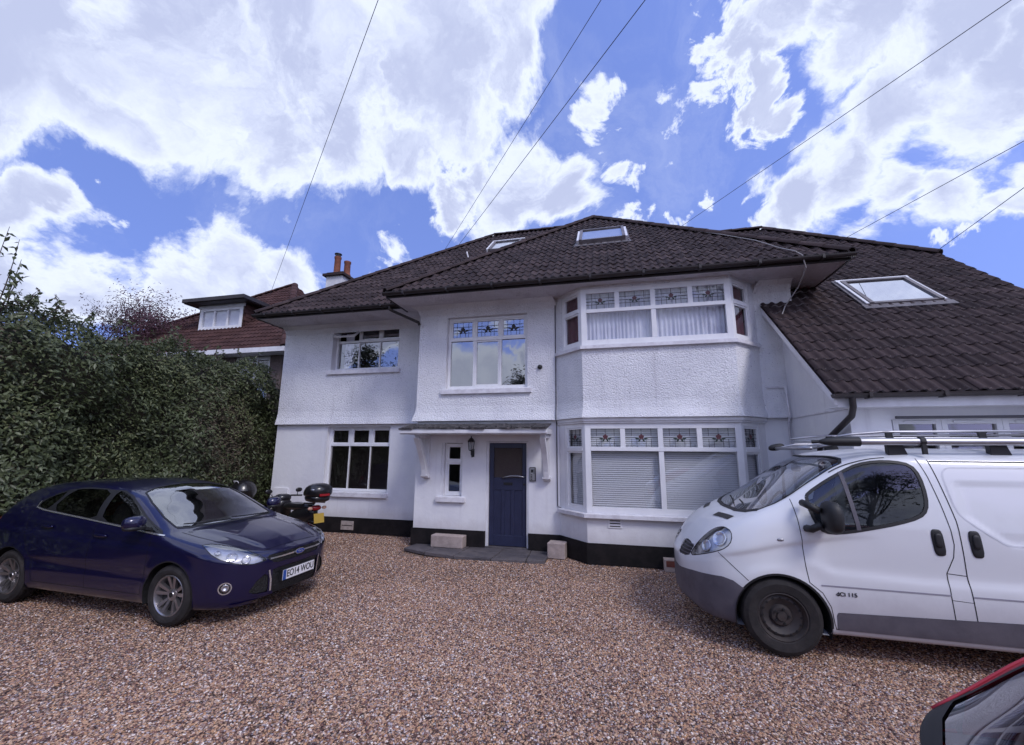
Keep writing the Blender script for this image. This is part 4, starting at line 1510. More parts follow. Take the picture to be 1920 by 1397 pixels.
class Body:
    def __init__(s, L, rows, nose, tail, nx=170, per=(3, 4, 9, 12, 8, 14, 14, 14), arches=(), deform=None):
        """rows: control curves from the keel to the roof centre: list of (x, half width, z)"""
        u = np.linspace(0, 1, nx)
        e = 0.16
        xs = L * (u - e * np.sin(2 * np.pi * u) / (2 * np.pi) * 2.2)
        xs = np.clip(xs, 0, L)
        xs[0], xs[-1] = 1e-4, L - 1e-4
        K = len(rows)
        Y = np.array([pchip([r[0] for r in row], [r[1] for r in row], xs) for row in rows])
        Z = np.array([pchip([r[0] for r in row], [r[2] for r in row], xs) for row in rows])
        tk, tt = [0.0], []
        for i in range(K - 1):
            tk.append(tk[-1] + 1.0)
        tt = np.concatenate([np.linspace(i, i + 1, per[i], endpoint=False) for i in range(K - 1)] + [[K - 1]])
        half = np.zeros((nx, len(tt), 3))
        fn = np.ones(nx)
        an, en = nose
        at, et = tail
        q = np.clip(1 - xs / an, 0, 1)
        fn *= np.maximum(1 - q ** en, 0) ** (1 / en)
        q = np.clip(1 - (L - xs) / at, 0, 1)
        fn *= np.maximum(1 - q ** et, 0) ** (1 / et)
        fn[0] = fn[-1] = 0.0
        for i in range(nx):
            half[i, :, 0] = xs[i]
            half[i, :, 1] = pchip(range(K), Y[:, i], tt) * fn[i]
            half[i, :, 2] = pchip(range(K), Z[:, i], tt)
        for (ax, az, R, amt) in arches:                       # flared wheel arches
            r = np.hypot(half[:, :, 0] - ax, half[:, :, 2] - az)
            side = np.clip((half[:, :, 1] - 0.5) / 0.3, 0, 1)
            half[:, :, 1] += amt * np.exp(-((r - R) / 0.07) ** 2) * side
        if deform is not None:
            deform(half, tt)
        m = len(tt)
        left = half.copy()
        right = half[:, ::-1].copy()
        right[:, :, 1] *= -1
        s.P = np.concatenate([left, right[:, 1:]], axis=1)       # +y side first, over the roof, to -y
        s.t = np.concatenate([tt, tt[::-1][1:]])
        s.nx, s.ny = s.P.shape[:2]
        s.L = L
        di = np.gradient(s.P, axis=0)
        dj = np.gradient(s.P, axis=1)
        s.di, s.dj = di, dj
        n = np.cross(dj, di)
        n /= np.linalg.norm(n, axis=2, keepdims=True) + 1e-12
        n[0, :] = (-1, 0, 0)
        n[-1, :] = (1, 0, 0)
        c = s.P - np.array([L / 2, 0, 0.7])
        flip = (n * c).sum() < 0
        s.nrm = -n if flip else n
        s.flip = flip
        ii, jj = np.meshgrid(np.arange(s.nx - 1), np.arange(s.ny - 1), indexing='ij')
        q = np.stack([ii * s.ny + jj, (ii + 1) * s.ny + jj, (ii + 1) * s.ny + jj + 1, ii * s.ny + jj + 1], -1).reshape(-1, 4)
        fl = s.P.reshape(-1, 3)
        e1, e2 = fl[q[:, 1]] - fl[q[:, 0]], fl[q[:, 3]] - fl[q[:, 0]]
        nn = np.cross(e1, e2)
        fc = fl[q].mean(1)
        if (nn * (fc - np.array([L / 2, 0, 0.7]))).sum() < 0:
            q = q[:, ::-1]
        s.q, s.fc = q, fc
        s.fn = s.nrm.reshape(-1, 3)[q].mean(1)
        s.ft = np.tile((s.t[:-1] + s.t[1:]) / 2, s.nx - 1)
        s.reg = np.zeros(len(q), int)
        s.names = ['body']
        s.polys = [None]
        s.bvh = BVHTree.FromPolygons([tuple(p) for p in fl], [tuple(map(int, r)) for r in q])

    def region(s, name, poly, proj, flt=None):
        u, v = proj(s.fc)
        m = pip(poly, u, v)
        if flt is not None:
            m &= flt(s.fc, s.fn, s.ft)
        s.names.append(name)
        s.polys.append((poly, proj))
        s.reg[m] = len(s.names) - 1
        return len(s.names) - 1

    def snap(s):
        nv = s.nx * s.ny
        lo = np.full(nv, 10 ** 6)
        hi = np.full(nv, -1)
        for k in range(4):
            np.minimum.at(lo, s.q[:, k], s.reg)
            np.maximum.at(hi, s.q[:, k], s.reg)
        fl = s.P.reshape(-1, 3).copy()
        di, dj = s.di.reshape(-1, 3), s.dj.reshape(-1, 3)
        for v in np.nonzero((lo != hi) & (hi > 0))[0]:
            poly, proj = s.polys[hi[v]]
            p = fl[v]
            p2 = np.array(proj(p))
            tgt = near_on(poly, p2)
            d = tgt - p2
            if np.abs(d).max() > 0.09:
                continue
            e = 1e-3
            J = np.stack([(np.array(proj(p + di[v] * e)) - p2) / e, (np.array(proj(p + dj[v] * e)) - p2) / e], 1)
            if abs(np.linalg.det(J)) < 1e-7:
                continue
            ab = np.clip(np.linalg.solve(J, d), -0.8, 0.8)
            fl[v] = p + di[v] * ab[0] + dj[v] * ab[1]
        s.fl = fl

    def mesh(s, ids, name, m, parent, off=0.0, label=None, thick=None):
        sel = np.isin(s.reg, ids)
        q = s.q[sel]
        if len(q) == 0:
            return None
        used, inv = np.unique(q, return_inverse=True)
        inv = inv.reshape(q.shape)
        nr = s.nrm.reshape(-1, 3)[used]
        vs = s.fl[used] + nr * off
        me = bpy.data.meshes.new(name)
        me.from_pydata([tuple(p) for p in vs], [], [tuple(map(int, f)) for f in inv])
        me.materials.append(MT[m])
        me.polygons.foreach_set('use_smooth', [True] * len(q))
        me.update()
        me.normals_split_custom_set_from_vertices([tuple(n) for n in nr])
        o = bpy.data.objects.new(name, me)
        COL.objects.link(o)
        o.parent = parent
        if label:
            o['label'] = label
        return o

    def split(s, idx, name, m, parent, off=0.0):
        """left and right copy of a mirrored region as two parts"""
        out = []
        keep = s.reg.copy()
        for sg in (1, -1):
            s.reg = np.where((keep == idx) & (s.fc[:, 1] * sg > 0), idx, -1)
            out.append(s.mesh([idx], name, m, parent, off))
        s.reg = keep
        return out

    def hit(s, o, d):
        loc, n, i, dist = s.bvh.ray_cast(V3(o), V3(d))
        if loc is None:
            return None, None
        f = s.q[i]
        nr = s.nrm.reshape(-1, 3)[f].mean(0)
        return loc, V3(nr).normalized()

    def cast(s, pt, view, sg=1):
        a, b = pt
        if view in ('front', 'rear') and abs(a) < .004:
            a = .004
        if view == 'top' and abs(b) < .004:
            b = .004
        if view == 'side':
            return s.hit((a, 3 * sg, b), (0, -sg, 0))
        if view == 'front':
            return s.hit((-3, a * sg, b), (1, 0, 0))
        if view == 'rear':
            return s.hit((s.L + 3, a * sg, b), (-1, 0, 0))
        if view == 'top':
            return s.hit((a, b * sg, 4), (0, 0, -1))
        if view == 'obl':                                  # a = .6x + .8|y|
            o = V3((0.6 * a, 0.8 * a * sg, b)) + V3((-0.8, 0.6 * sg, 0)) * 3
            return s.hit(o, V3((0.8, -0.6 * sg, 0)))

    def strip(s, mb, pts, view, w=0.006, off=0.0015, sg=1, closed=False, step=0.03):
        dense = []
        n = len(pts)
        for i in range(n if closed else n - 1):
            a, b = pts[i], pts[(i + 1) % n]
            k = max(1, int(math.hypot(b[0] - a[0], b[1] - a[1]) / step))
            dense += [(a[0] + (b[0] - a[0]) * j / k, a[1] + (b[1] - a[1]) * j / k) for j in range(k)]
        dense.append(pts[0] if closed else pts[-1])
        L = []
        for p in dense:
            h, nr = s.cast(p, view, sg)
            L.append((h, nr) if h is not None else None)
        L = [x for x in L if x]
        if len(L) < 2:
            return
        vs = []
        for i, (h, nr) in enumerate(L):
            t = (L[min(i + 1, len(L) - 1)][0] - L[max(i - 1, 0)][0])
            if t.length < 1e-6:
                t = V3((1, 0, 0))
            b = nr.cross(t.normalized()).normalized()
            vs += [h + nr * off - b * w / 2, h + nr * off + b * w / 2]
        mb.add(vs, [(2 * i, 2 * i + 1, 2 * i + 3, 2 * i + 2) for i in range(len(L) - 1)])

    def strips(s, name, lines, m, parent, both=True, **kw):
        mb = MB()
        for (pts, view, w) in lines:
            for sg in ((1, -1) if both else (1,)):
                s.strip(mb, pts, view, w, sg=sg, **kw)
        return mb.build(name, m, parent, local=True, smooth=True, kind='stuff')


def add_text(body_txt, size, M, m, parent, name='lettering', ext=0.001, align='CENTER', sx=1.0, spacing=1.0, bold=0.0, shear=0.0):
    cu = bpy.data.curves.new(name, 'FONT')
    cu.body = body_txt
    cu.size = size
    cu.align_x = align
    cu.align_y = 'CENTER'
    cu.extrude = ext
    cu.offset = bold
    cu.shear = shear
    cu.space_character = spacing
    tmp = bpy.data.objects.new(name, cu)
    COL.objects.link(tmp)
    dg = bpy.context.evaluated_depsgraph_get()
    dg.update()
    me = bpy.data.meshes.new_from_object(tmp.evaluated_get(dg))
    COL.objects.unlink(tmp)
    bpy.data.objects.remove(tmp)
    me.materials.clear()
    me.materials.append(MT[m])
    me.transform(M @ Matrix.Diagonal((sx, 1, 1, 1)))
    o = bpy.data.objects.new(name, me)
    COL.objects.link(o)
    o.parent = parent
    return o


def frame_m(O, X, Y):
    X, Y = V3(X).normalized(), V3(Y).normalized()
    N = X.cross(Y)
    M = Matrix.Identity(4)
    for i in range(3):
        M[i][0], M[i][1], M[i][2], M[i][3] = X[i], Y[i], N[i], O[i]
    return M


def paint(name, c, coat=1.0, metal=0.3, rough=0.3, dirt=None):
    return mat(name, c, rough=rough, metal=metal, coat=coat, dirt=dirt)


MT['paint_blue'] = paint('dark_blue_car_paint', (0.0055, 0.0045, 0.045), metal=0.35, rough=0.28)
MT['paint_white'] = mat('white_van_paint', (0.70, 0.71, 0.74), rough=0.35, coat=0.5, dirt=((0.46, 0.45, 0.48), 1.6, 0.55, 0.85, 0.35), low=((0.36, 0.34, 0.38), 0.42, 0.74, 0.55, 0.22))
MT['paint_red'] = paint('dark_red_car_paint', (0.40, 0.02, 0.035), metal=0.1)
MT['tyre'] = mat('black_tyre_rubber', (0.014, 0.012, 0.013), (0.024, 0.021, 0.022), rough=0.85, ns=10, bump=0.3, bscale=90, dirt=((0.07, 0.055, 0.05), 7, 0.55, 0.8, 0.5))
MT['alloy'] = mat('silver_alloy', (0.42, 0.40, 0.42), rough=0.32, metal=0.9)
MT['steel_dark'] = mat('dark_steel_wheel', (0.028, 0.024, 0.026), (0.045, 0.036, 0.034), rough=0.6, ns=9)
MT['car_glass'] = glass('car_side_glass', tint=(0.28, 0.29, 0.30), base=0.045, edge=0.9, power=3.5)
MT['screen_glass'] = glass('windscreen_glass', tint=(0.70, 0.75, 0.75), base=0.08, edge=0.97, power=1.8)
MT['van_glass'] = glass('van_side_glass', tint=(0.72, 0.76, 0.78), base=0.07, edge=0.95, power=2.6)
MT['van_screen'] = glass('van_windscreen_glass', tint=(0.82, 0.88, 0.90), base=0.07, edge=0.95, power=2.4)
MT['seam'] = mat('panel_gap', (0.008, 0.008, 0.01), rough=0.8)
MT['trim'] = mat('black_trim_plastic', (0.013, 0.013, 0.015), rough=0.55)
MT['grey_trim'] = mat('grey_bumper_plastic', (0.085, 0.078, 0.098), (0.11, 0.10, 0.12), rough=0.6, ns=5, bump=0.15, bscale=120, dirt=((0.05, 0.045, 0.055), 3, 0.5, 0.8, 0.7))
MT['chrome'] = mat('chrome', (0.78, 0.78, 0.80), rough=0.22, metal=0.85)
MT['lamp_in'] = mat('headlamp_reflector', (0.72, 0.70, 0.70), (0.55, 0.53, 0.54), rough=0.30, metal=0.55, ns=14)
MT['lamp_glass'] = glass('headlamp_lens', tint=(0.93, 0.94, 0.96), base=0.10, edge=0.9, power=2.0)
MT['interior'] = mat('dark_car_interior', (0.022, 0.021, 0.023), (0.035, 0.033, 0.036), rough=0.9, ns=8)
MT['plate_white'] = mat('white_number_plate', (0.78, 0.77, 0.80), rough=0.35)
MT['plate_yellow'] = mat('yellow_number_plate', (0.45, 0.30, 0.05), rough=0.35)
MT['plate_blue'] = mat('blue_plate_band', (0.02, 0.08, 0.33), rough=0.35)
MT['badge_blue'] = mat('blue_oval_badge', (0.02, 0.05, 0.25), rough=0.25)
MT['silver'] = mat('silver_aluminium', (0.46, 0.46, 0.49), (0.38, 0.38, 0.41), rough=0.38, metal=0.8, ns=4)
MT['amber'] = mat('amber_lens', (0.5, 0.3, 0.22), rough=0.2)


def superbox(cx, cy, cz, rx, ry, rz, p=3.0, nu=20, nv=12, shear=None):
    """rounded box / pebble shape"""
    mb = MB()
    vs = []
    for i in range(nv + 1):
        v = -math.pi / 2 + math.pi * i / nv
        for j in range(nu):
            u = 2 * math.pi * j / nu
            d = [math.cos(v) * math.cos(u), math.cos(v) * math.sin(u), math.sin(v)]
            k = sum(abs(t) ** p for t in d) ** (-1 / p)
            x, y, z = d[0] * k, d[1] * k, d[2] * k
            if shear:
                x, y, z = shear(x, y, z)
            vs.append((cx + rx * x, cy + ry * y, cz + rz * z))
    fs = []
    for i in range(nv):
        for j in range(nu):
            j2 = (j + 1) % nu
            fs.append((i * nu + j, i * nu + j2, (i + 1) * nu + j2, (i + 1) * nu + j))
    mb.add(vs, fs)
    return mb


def wheel(parent, c, R, Wd, sg, style, rr):
    A = (0, sg, 0)
    mb = MB()
    h = Wd / 2
    prof = [(rr, -h), (R - 0.05, -h - 0.004), (R - 0.012, -h + 0.02), (R, -h + 0.05)]
    for k in range(1, 6):                                  # tread grooves
        x = -h + 0.05 + (Wd - 0.10) * k / 6
        prof += [(R, x - 0.006), (R - 0.008, x - 0.005), (R - 0.008, x + 0.005), (R, x + 0.006)]
    prof += [(R, h - 0.05), (R - 0.012, h - 0.02), (R - 0.05, h + 0.004), (R - 0.075, h + 0.002), (rr + 0.006, h - 0.006), (rr - 0.004, h - 0.016)]
    mb.lathe(prof, 40, c, A)
    w = mb.build('wheel', 'tyre', parent, smooth=True, auto=35, local=True)
    mb = MB()
    c = V3(c)
    if style == 'alloy':
        mb.lathe([(rr, h - 0.014), (rr - 0.010, h - 0.010), (rr - 0.020, h - 0.018), (rr - 0.03, h - 0.06), (rr - 0.04, -h * 0.5)], 40, c, A)
        mb.lathe([(0.0, h - 0.040), (0.030, h - 0.042), (0.034, h - 0.048), (0.062, h - 0.054), (0.066, h - 0.08)], 20, c, A)
        ax = V3((1, 0, 0))
        for k in range(5):
            for dlt in (-0.19, 0.19):
                w0 = 2 * math.pi * k / 5 + math.pi / 2 + dlt
                w1 = 2 * math.pi * k / 5 + math.pi / 2 + dlt * 1.25
                d0 = V3((math.cos(w0), 0, math.sin(w0)))
                d1 = V3((math.cos(w1), 0, math.sin(w1)))
                t0, t1 = V3((-d0.z, 0, d0.x)), V3((-d1.z, 0, d1.x))
                n = V3(A)
                a, b = c + d0 * 0.045 + n * (h - 0.060), c + d1 * (rr - 0.012) + n * (h - 0.022)
                wa, wb = 0.013, 0.020
                vs = [a - t0 * wa, a + t0 * wa, b + t1 * wb, b - t1 * wb]
                vs += [p - n * 0.035 for p in vs]
                vs += [(a + b) / 2 + n * 0.008 - t0 * 0.004, (a + b) / 2 + n * 0.008 + t0 * 0.004]
                fs = [(0, 1, 2, 3), (0, 4, 5, 1), (1, 5, 6, 2), (3, 2, 6, 7), (0, 3, 7, 4)]
                mb.add(vs[:8], [f if sg > 0 else f[::-1] for f in fs])
        mb.build('rim', 'alloy', w, smooth=True, auto=30, local=True)
        mb = MB()
        mb.lathe([(0.0, h - 0.085), (rr - 0.03, h - 0.085)], 24, c, A)
        mb.build('brake_disc', 'trim', w, local=True)
        mb = MB()
        mb.lathe([(0.0, h - 0.036), (0.026, h - 0.0385)], 16, c, A)
        mb.build('hub_cap', 'trim', w, local=True)
    else:
        mb.lathe([(rr, h - 0.016), (rr - 0.012, h - 0.012), (rr - 0.024, h - 0.03), (rr - 0.034, h - 0.055), (rr - 0.06, h - 0.045), (rr - 0.085, h - 0.06), (0.10, h - 0.075), (0.085, h - 0.05), (0.06, h - 0.045), (0.045, h - 0.05), (0.04, h - 0.03), (0.0, h - 0.028)], 40, c, A)
        mb.build('rim', 'steel_dark', w, smooth=True, auto=35, local=True)
        mb = MB()
        for k in range(16):
            a = 2 * math.pi * k / 16
            o = c + V3((math.cos(a), 0, math.sin(a))) * (rr - 0.055) + V3(A) * (h - 0.0425)
            mb.lathe([(0.0, 0.001), (0.0115, 0.0)], 8, o, A)
        for k in range(5):
            a = 2 * math.pi * k / 5
            o = c + V3((math.cos(a), 0, math.sin(a))) * 0.065 + V3(A) * (h - 0.045)
            mb.lathe([(0.0, 0.012), (0.011, 0.012), (0.011, 0.0)], 6, o, A)
        mb.build('rim_hole', 'seam', w, local=True, kind='stuff')
    return w


def seat(parent, x, y, z, hd=True):
    mb = superbox(x, y, z, 0.25, 0.25, 0.10, 4)
    bk = superbox(x + 0.27, y, z + 0.36, 0.075, 0.24, 0.36, 4, shear=lambda a, b, c: (a + c * 0.9, b * (1 - 0.12 * c), c))
    mb.add(bk.v, bk.f)
    if hd:
        h = superbox(x + 0.37, y, z + 0.80, 0.05, 0.13, 0.095, 3)
        mb.add(h.v, h.f)
    return mb.build('seat', 'interior', parent, smooth=True, local=True)


def arch_liner(parent, ax, az, R, y0, y1):
    mb = MB()
    for sg in (1, -1):
        n = 20
        pr = [(R + 0.004, y0), (R + 0.004, y1), (0.0, y1)]
        for i in range(n):
            w0, w1 = -0.35 + (math.pi + 0.7) * i / n, -0.35 + (math.pi + 0.7) * (i + 1) / n
            for (r0, ya), (r1, yb_) in zip(pr, pr[1:]):
                mb.quad((ax + r0 * math.cos(w0), ya * sg, az + r0 * math.sin(w0)), (ax + r0 * math.cos(w1), ya * sg, az + r0 * math.sin(w1)),
                        (ax + r1 * math.cos(w1), yb_ * sg, az + r1 * math.sin(w1)), (ax + r1 * math.cos(w0), yb_ * sg, az + r1 * math.sin(w0)))
    return mb.build('wheel_arch', 'trim', parent, local=True)


def circle(cx, cz, r, n=40, a0=0.0, a1=2 * math.pi):
    return [(cx + r * math.cos(a0 + (a1 - a0) * i / n), cz + r * math.sin(a0 + (a1 - a0) * i / n)) for i in range(n if a1 - a0 > 6 else n + 1)]


is_side = lambda c, n, t: np.abs(n[:, 1]) > 0.25
is_top = lambda c, n, t: (n[:, 2] > 0.15) & (c[:, 2] > 0.85)
# ================================================================== DARK BLUE HATCHBACK
car = thing('blue_car', 'dark blue five door hatchback parked along the hedge, nose to the right', 'car', (-3.855, 4.814, 0), math.radians(178.41))
ROWS_C = [
    [(0, 0, .26), (.3, 0, .19), (4.0, 0, .20), (4.36, 0, .30)],
    [(0, .70, .26), (.3, .78, .185), (.9, .80, .18), (3.5, .80, .19), (4.1, .78, .22), (4.36, .70, .30)],
    [(0, .80, .33), (.3, .86, .26), (.9, .885, .26), (2.2, .885, .27), (3.5, .885, .27), (4.36, .80, .38)],
    [(0, .84, .46), (.3, .89, .48), (.9, .905, .56), (2.2, .908, .56), (3.55, .91, .58), (4.36, .84, .52)],
    [(0, .83, .58), (.3, .885, .67), (.9, .905, .79), (1.4, .905, .82), (2.4, .905, .83), (3.4, .91, .87), (4.0, .88, .87), (4.36, .80, .68)],
    [(0, .78, .655), (.3, .83, .74), (.9, .855, .875), (1.3, .865, .938), (1.8, .865, .988), (2.6, .86, 1.062), (3.3, .845, 1.115), (3.9, .80, 1.09), (4.2, .76, .98), (4.36, .74, .80)],
    [(0, .66, .705), (.15, .67, .745), (.5, .70, .835), (.9, .725, .912), (1.08, .745, .945), (1.38, .73, 1.065), (1.65, .685, 1.205), (1.95, .62, 1.335), (2.2, .59, 1.39), (2.6, .58, 1.42), (3.1, .57, 1.412), (3.6, .56, 1.385), (3.93, .56, 1.325), (4.15, .62, 1.10), (4.28, .66, .94), (4.36, .68, .84)],
    [(0, .36, .718), (.15, .37, .758), (.5, .39, .86), (.9, .41, .938), (1.07, .42, .968), (1.38, .42, 1.10), (1.65, .40, 1.24), (1.95, .36, 1.375), (2.2, .34, 1.43), (2.6, .34, 1.468), (3.1, .33, 1.462), (3.6, .32, 1.437), (3.93, .32, 1.385), (4.15, .36, 1.14), (4.28, .38, .965), (4.36, .40, .85)],
    [(0, 0, .72), (.15, 0, .765), (.5, 0, .868), (.9, 0, .945), (1.05, 0, .970), (1.38, 0, 1.112), (1.65, 0, 1.252), (1.95, 0, 1.39), (2.2, 0, 1.445), (2.6, 0, 1.482), (3.1, 0, 1.474), (3.6, 0, 1.45), (3.93, 0, 1.40), (4.15, 0, 1.15), (4.28, 0, .97), (4.36, 0, .85)],
]

def car_creases(h, tt):
    x, y, z = h[:, :, 0], h[:, :, 1], h[:, :, 2]
    sg_ = lambda v: 1 / (1 + np.exp(-np.clip(v, -30, 30)))
    top = tt[None, :] > 5.2
    yc = 0.36 + 0.20 * np.clip(x / 1.0, 0, 1)                       # raised centre of the bonnet
    fade = np.clip((1.02 - x) / 0.12, 0, 1) * np.clip((x - 0.10) / 0.15, 0, 1)
    h[:, :, 2] += np.where(top, 0.016 * sg_((yc - y) / 0.014) * fade, 0)
    side = (tt[None, :] > 2.0) & (tt[None, :] < 5.0) & (y > 0.5)
    zl = 0.735 + 0.045 * x                                           # swage line along the doors
    f2 = np.clip((x - 0.95) / 0.25, 0, 1) * np.clip((4.25 - x) / 0.3, 0, 1)
    h[:, :, 1] -= np.where(side, 0.022 * sg_((z - zl) / 0.010) * f2 * np.clip((zl + 0.14 - z) / 0.14, 0, 1), 0)
    zl2 = 0.42 + 0.02 * x
    h[:, :, 1] -= np.where(side, 0.014 * np.exp(-((z - zl2 - 0.05) / 0.05) ** 2) * f2, 0)


cb = Body(4.36, ROWS_C, (0.62, 2.5), (0.35, 3.2), arches=((0.90, .318, .36, .012), (3.548, .318, .36, .012)), deform=car_creases)
WINF = smooth_poly([(1.13, .930), (1.45, 1.052), (1.72, 1.195), (1.95, 1.300), (2.15, 1.360), (2.27, 1.375), (2.235, 1.21), (2.15, 1.036), (1.71, .992), (1.3, .948)], 1)
WINR = smooth_poly([(2.225, 1.044), (2.31, 1.21), (2.345, 1.382), (2.85, 1.385), (3.04, 1.362), (3.07, 1.124), (2.7, 1.083)], 1)
WINQ = smooth_poly([(3.115, 1.126), (3.085, 1.352), (3.24, 1.31), (3.36, 1.235), (3.37, 1.165), (3.28, 1.138)], 1)
DOORF = [(1.30, .30), (1.27, .62), (1.27, .935), (1.46, 1.072), (1.74, 1.225), (1.95, 1.325), (2.32, 1.408), (2.19, 1.03), (2.21, .62), (2.19, .30)]
DOORR = [(2.19, .30), (2.21, .62), (2.19, 1.03), (2.32, 1.408), (2.9, 1.408), (3.12, 1.385), (3.40, 1.15), (3.36, .86), (3.27, .68), (3.15, .55), (3.10, .30)]
HLC = [(.395, .642), (.50, .622), (.60, .630), (.70, .655), (.845, .708), (.93, .760), (1.01, .840), (.93, .845), (.84, .832), (.70, .800), (.573, .757), (.46, .700)]
FOG = circle(.775, .412, .058, 20)
r_df = cb.region('door', DOORF, SIDE, is_side)
r_dr = cb.region('door', DOORR, SIDE, is_side)
SURR = [(1.12, .922), (1.45, 1.058), (1.72, 1.203), (1.95, 1.310), (2.15, 1.372), (2.85, 1.398), (3.06, 1.374), (3.26, 1.322), (3.395, 1.24), (3.40, 1.15), (3.22, 1.124), (2.15, 1.028), (1.71, .984), (1.3, .940)]
r_su = cb.region('window_surround', SURR, SIDE, is_side)
r_wf = cb.region('window', WINF, SIDE, is_side)
r_wr = cb.region('window', WINR, SIDE, is_side)
r_wq = cb.region('window', WINQ, SIDE, is_side)
r_ws = cb.region('windscreen', [(1.05, -.1), (1.065, .3), (1.11, .58), (1.17, .685), (1.40, .675), (1.70, .625), (1.93, .555), (2.01, .40), (2.05, .2), (2.06, -.1)], TOP, lambda c, n, t: (n[:, 2] > 0.15) & (c[:, 0] < 2.3) & (c[:, 2] > .9))
r_bw = cb.region('rear_window', [(3.97, -.1), (3.97, .50), (4.22, .60), (4.235, -.1)], TOP, lambda c, n, t: (c[:, 2] > .95) & (n[:, 2] > 0.05))
r_hl = cb.region('headlight', HLC, OBL, lambda c, n, t: c[:, 0] < 1.05)
r_gu = cb.region('upper_grille', [(-.1, .588), (.32, .590), (.37, .602), (.44, .660), (.42, .690), (-.1, .705)], FRONT, lambda c, n, t: (c[:, 0] < .4))
r_gl = cb.region('lower_grille', [(-.1, .532), (.33, .532), (.37, .51), (.36, .30), (.33, .245), (-.1, .245)], FRONT, lambda c, n, t: (c[:, 0] < .4))
r_gs = cb.region('side_intake', [(.415, .515), (.40, .29), (.53, .295), (.60, .33), (.53, .44)], FRONT, lambda c, n, t: (c[:, 0] < .6) & (n[:, 0] < -.1))
r_fg = cb.region('fog_lamp', FOG, OBL, lambda c, n, t: (c[:, 0] < .7) & (n[:, 0] < -.1))
AR = [circle(.90, .325, .352), circle(3.548, .325, .352)]
r_a = [cb.region('arch', p, SIDE, lambda c, n, t: (np.abs(c[:, 1]) > .60) & (t < 4.5)) for p in AR]
r_tl = cb.region('tail_light', [(4.05, .80), (4.02, 1.0), (4.16, 1.03), (4.5, .95), (4.5, .80)], SIDE, lambda c, n, t: np.abs(c[:, 1]) > .48)
cb.snap()
cb.mesh([0], 'body', 'paint_blue', car)
for rd, rw in ((r_df, r_wf), (r_dr, r_wr)):
    ds = cb.split(rd, 'door', 'paint_blue', car)
    ws_ = cb.split(rw, 'window', 'car_glass', car, -0.003)
cb.split(r_wq, 'quarter_window', 'car_glass', car, -0.003)
cb.split(r_su, 'window_surround', 'trim', car)
cb.mesh([r_ws], 'windscreen', 'screen_glass', car, -0.002)
cb.mesh([r_bw], 'rear_window', 'car_glass', car, -0.002)
for o in cb.split(r_hl, 'headlight', 'lamp_glass', car):
    pass
keep = cb.reg
for o in cb.split(r_hl, 'lamp_bowl', 'lamp_in', car, -0.035):
    pass
GRM = mat('black_mesh_grille', (0.006, 0.006, 0.007), rough=0.5, bump=1.0, bscale=4, vor=95, bdist=0.01)
MT['grille'] = GRM
cb.mesh([r_gu], 'upper_grille', 'grille', car, -0.006)
cb.mesh([r_gl], 'lower_grille', 'grille', car, -0.015)
cb.split(r_gs, 'side_intake', 'grille', car, -0.012)
cb.split(r_fg, 'fog_lamp', 'lamp_glass', car, -.001)
cb.split(r_fg, 'fog_bowl', 'trim', car, -.03)
for sg in (1, -1):
    h, nr = cb.cast((.775, .412), 'obl', sg)
    mb = MB()
    mb.lathe([(.040, .0), (.036, .010), (.02, -.004), (0, -.012)], 16, h - nr * .016, nr)
    mb.build('lamp', 'chrome', car, smooth=True, local=True)
MT['red_lens'] = mat('red_lamp_lens', (0.30, 0.01, 0.015), rough=0.15, coat=0.5)
cb.split(r_tl, 'tail_light', 'red_lens', car)
BELT = [(1.12, .924), (1.3, .943), (1.71, .986), (2.15, 1.030), (2.33, 1.048), (2.8, 1.090), (3.22, 1.127), (3.37, 1.150), (3.40, 1.22)]
cb.strips('panel_gap', [(DOORF[2:0:-1] + [DOORF[0]], 'side', .006), ([DOORF[7], DOORF[8], DOORF[9]], 'side', .006), (DOORR[6:], 'side', .006), ([(1.30, .30), (3.10, .30)], 'side', .006),
                        ([(1.27, .935), (1.2, .92)], 'side', .006)], 'seam', car)
cb.strips('bonnet_gap', [([(1.04, .715), (.8, .70), (.5, .655), (.2, .53)], 'top', .007), ([(.115, -.44), (.115, 0), (.115, .44)], 'top', .006)], 'seam', car)
cb.strips('window_seal', [(WINF, 'side', .022), (WINR, 'side', .022), (WINQ, 'side', .020)], 'trim', car, closed=True, off=0.003)
cb.strips('pillar_cover', [([(2.19, 1.045), (2.27, 1.21), (2.31, 1.378)], 'side', .06), ([(3.093, 1.128), (3.062, 1.355)], 'side', .04)], 'trim', car, off=0.002)
cb.strips('belt_trim', [(BELT, 'side', .016)], 'chrome', car, off=0.006)
cb.strips('windscreen_seal', [([(1.05, 0), (1.065, .3), (1.11, .58), (1.17, .685)], 'top', .05), ([(1.17, .685), (1.40, .675), (1.70, .625), (1.93, .555), (2.01, .40), (2.05, .2), (2.06, 0)], 'top', .02)], 'trim', car, off=0.003)
cb.strips('headlight_rim', [(HLC, 'obl', .008)], 'trim', car, closed=True, off=0.002)
cb.strips('arch_lip', [(circle(.90, .325, .352, 30, -.1, math.pi + .1), 'side', .012), (circle(3.548, .325, .352, 30, -.1, math.pi + .1), 'side', .012)], 'trim', car, off=0.001)
cb.strips('grille_bar', [([(-.41, .648), (-.2, .652), (-.09, .654)], 'front', .017), ([(.09, .654), (.2, .652), (.41, .648)], 'front', .017)], 'chrome', car, both=False, off=0.008)
cb.strips('intake_trim', [([(.41, .525), (.385, .42), (.375, .295)], 'front', .02)], 'chrome', car, off=0.006)
cb.strips('fog_lamp_rim', [(FOG, 'obl', .012)], 'chrome', car, closed=True, off=0.004)
cb.strips('grille_slat', [([(-.34, z), (0, z), (.34, z)], 'front', .010) for z in (.275, .305, .335, .50, .518)], 'trim', car, both=False, off=0.006)
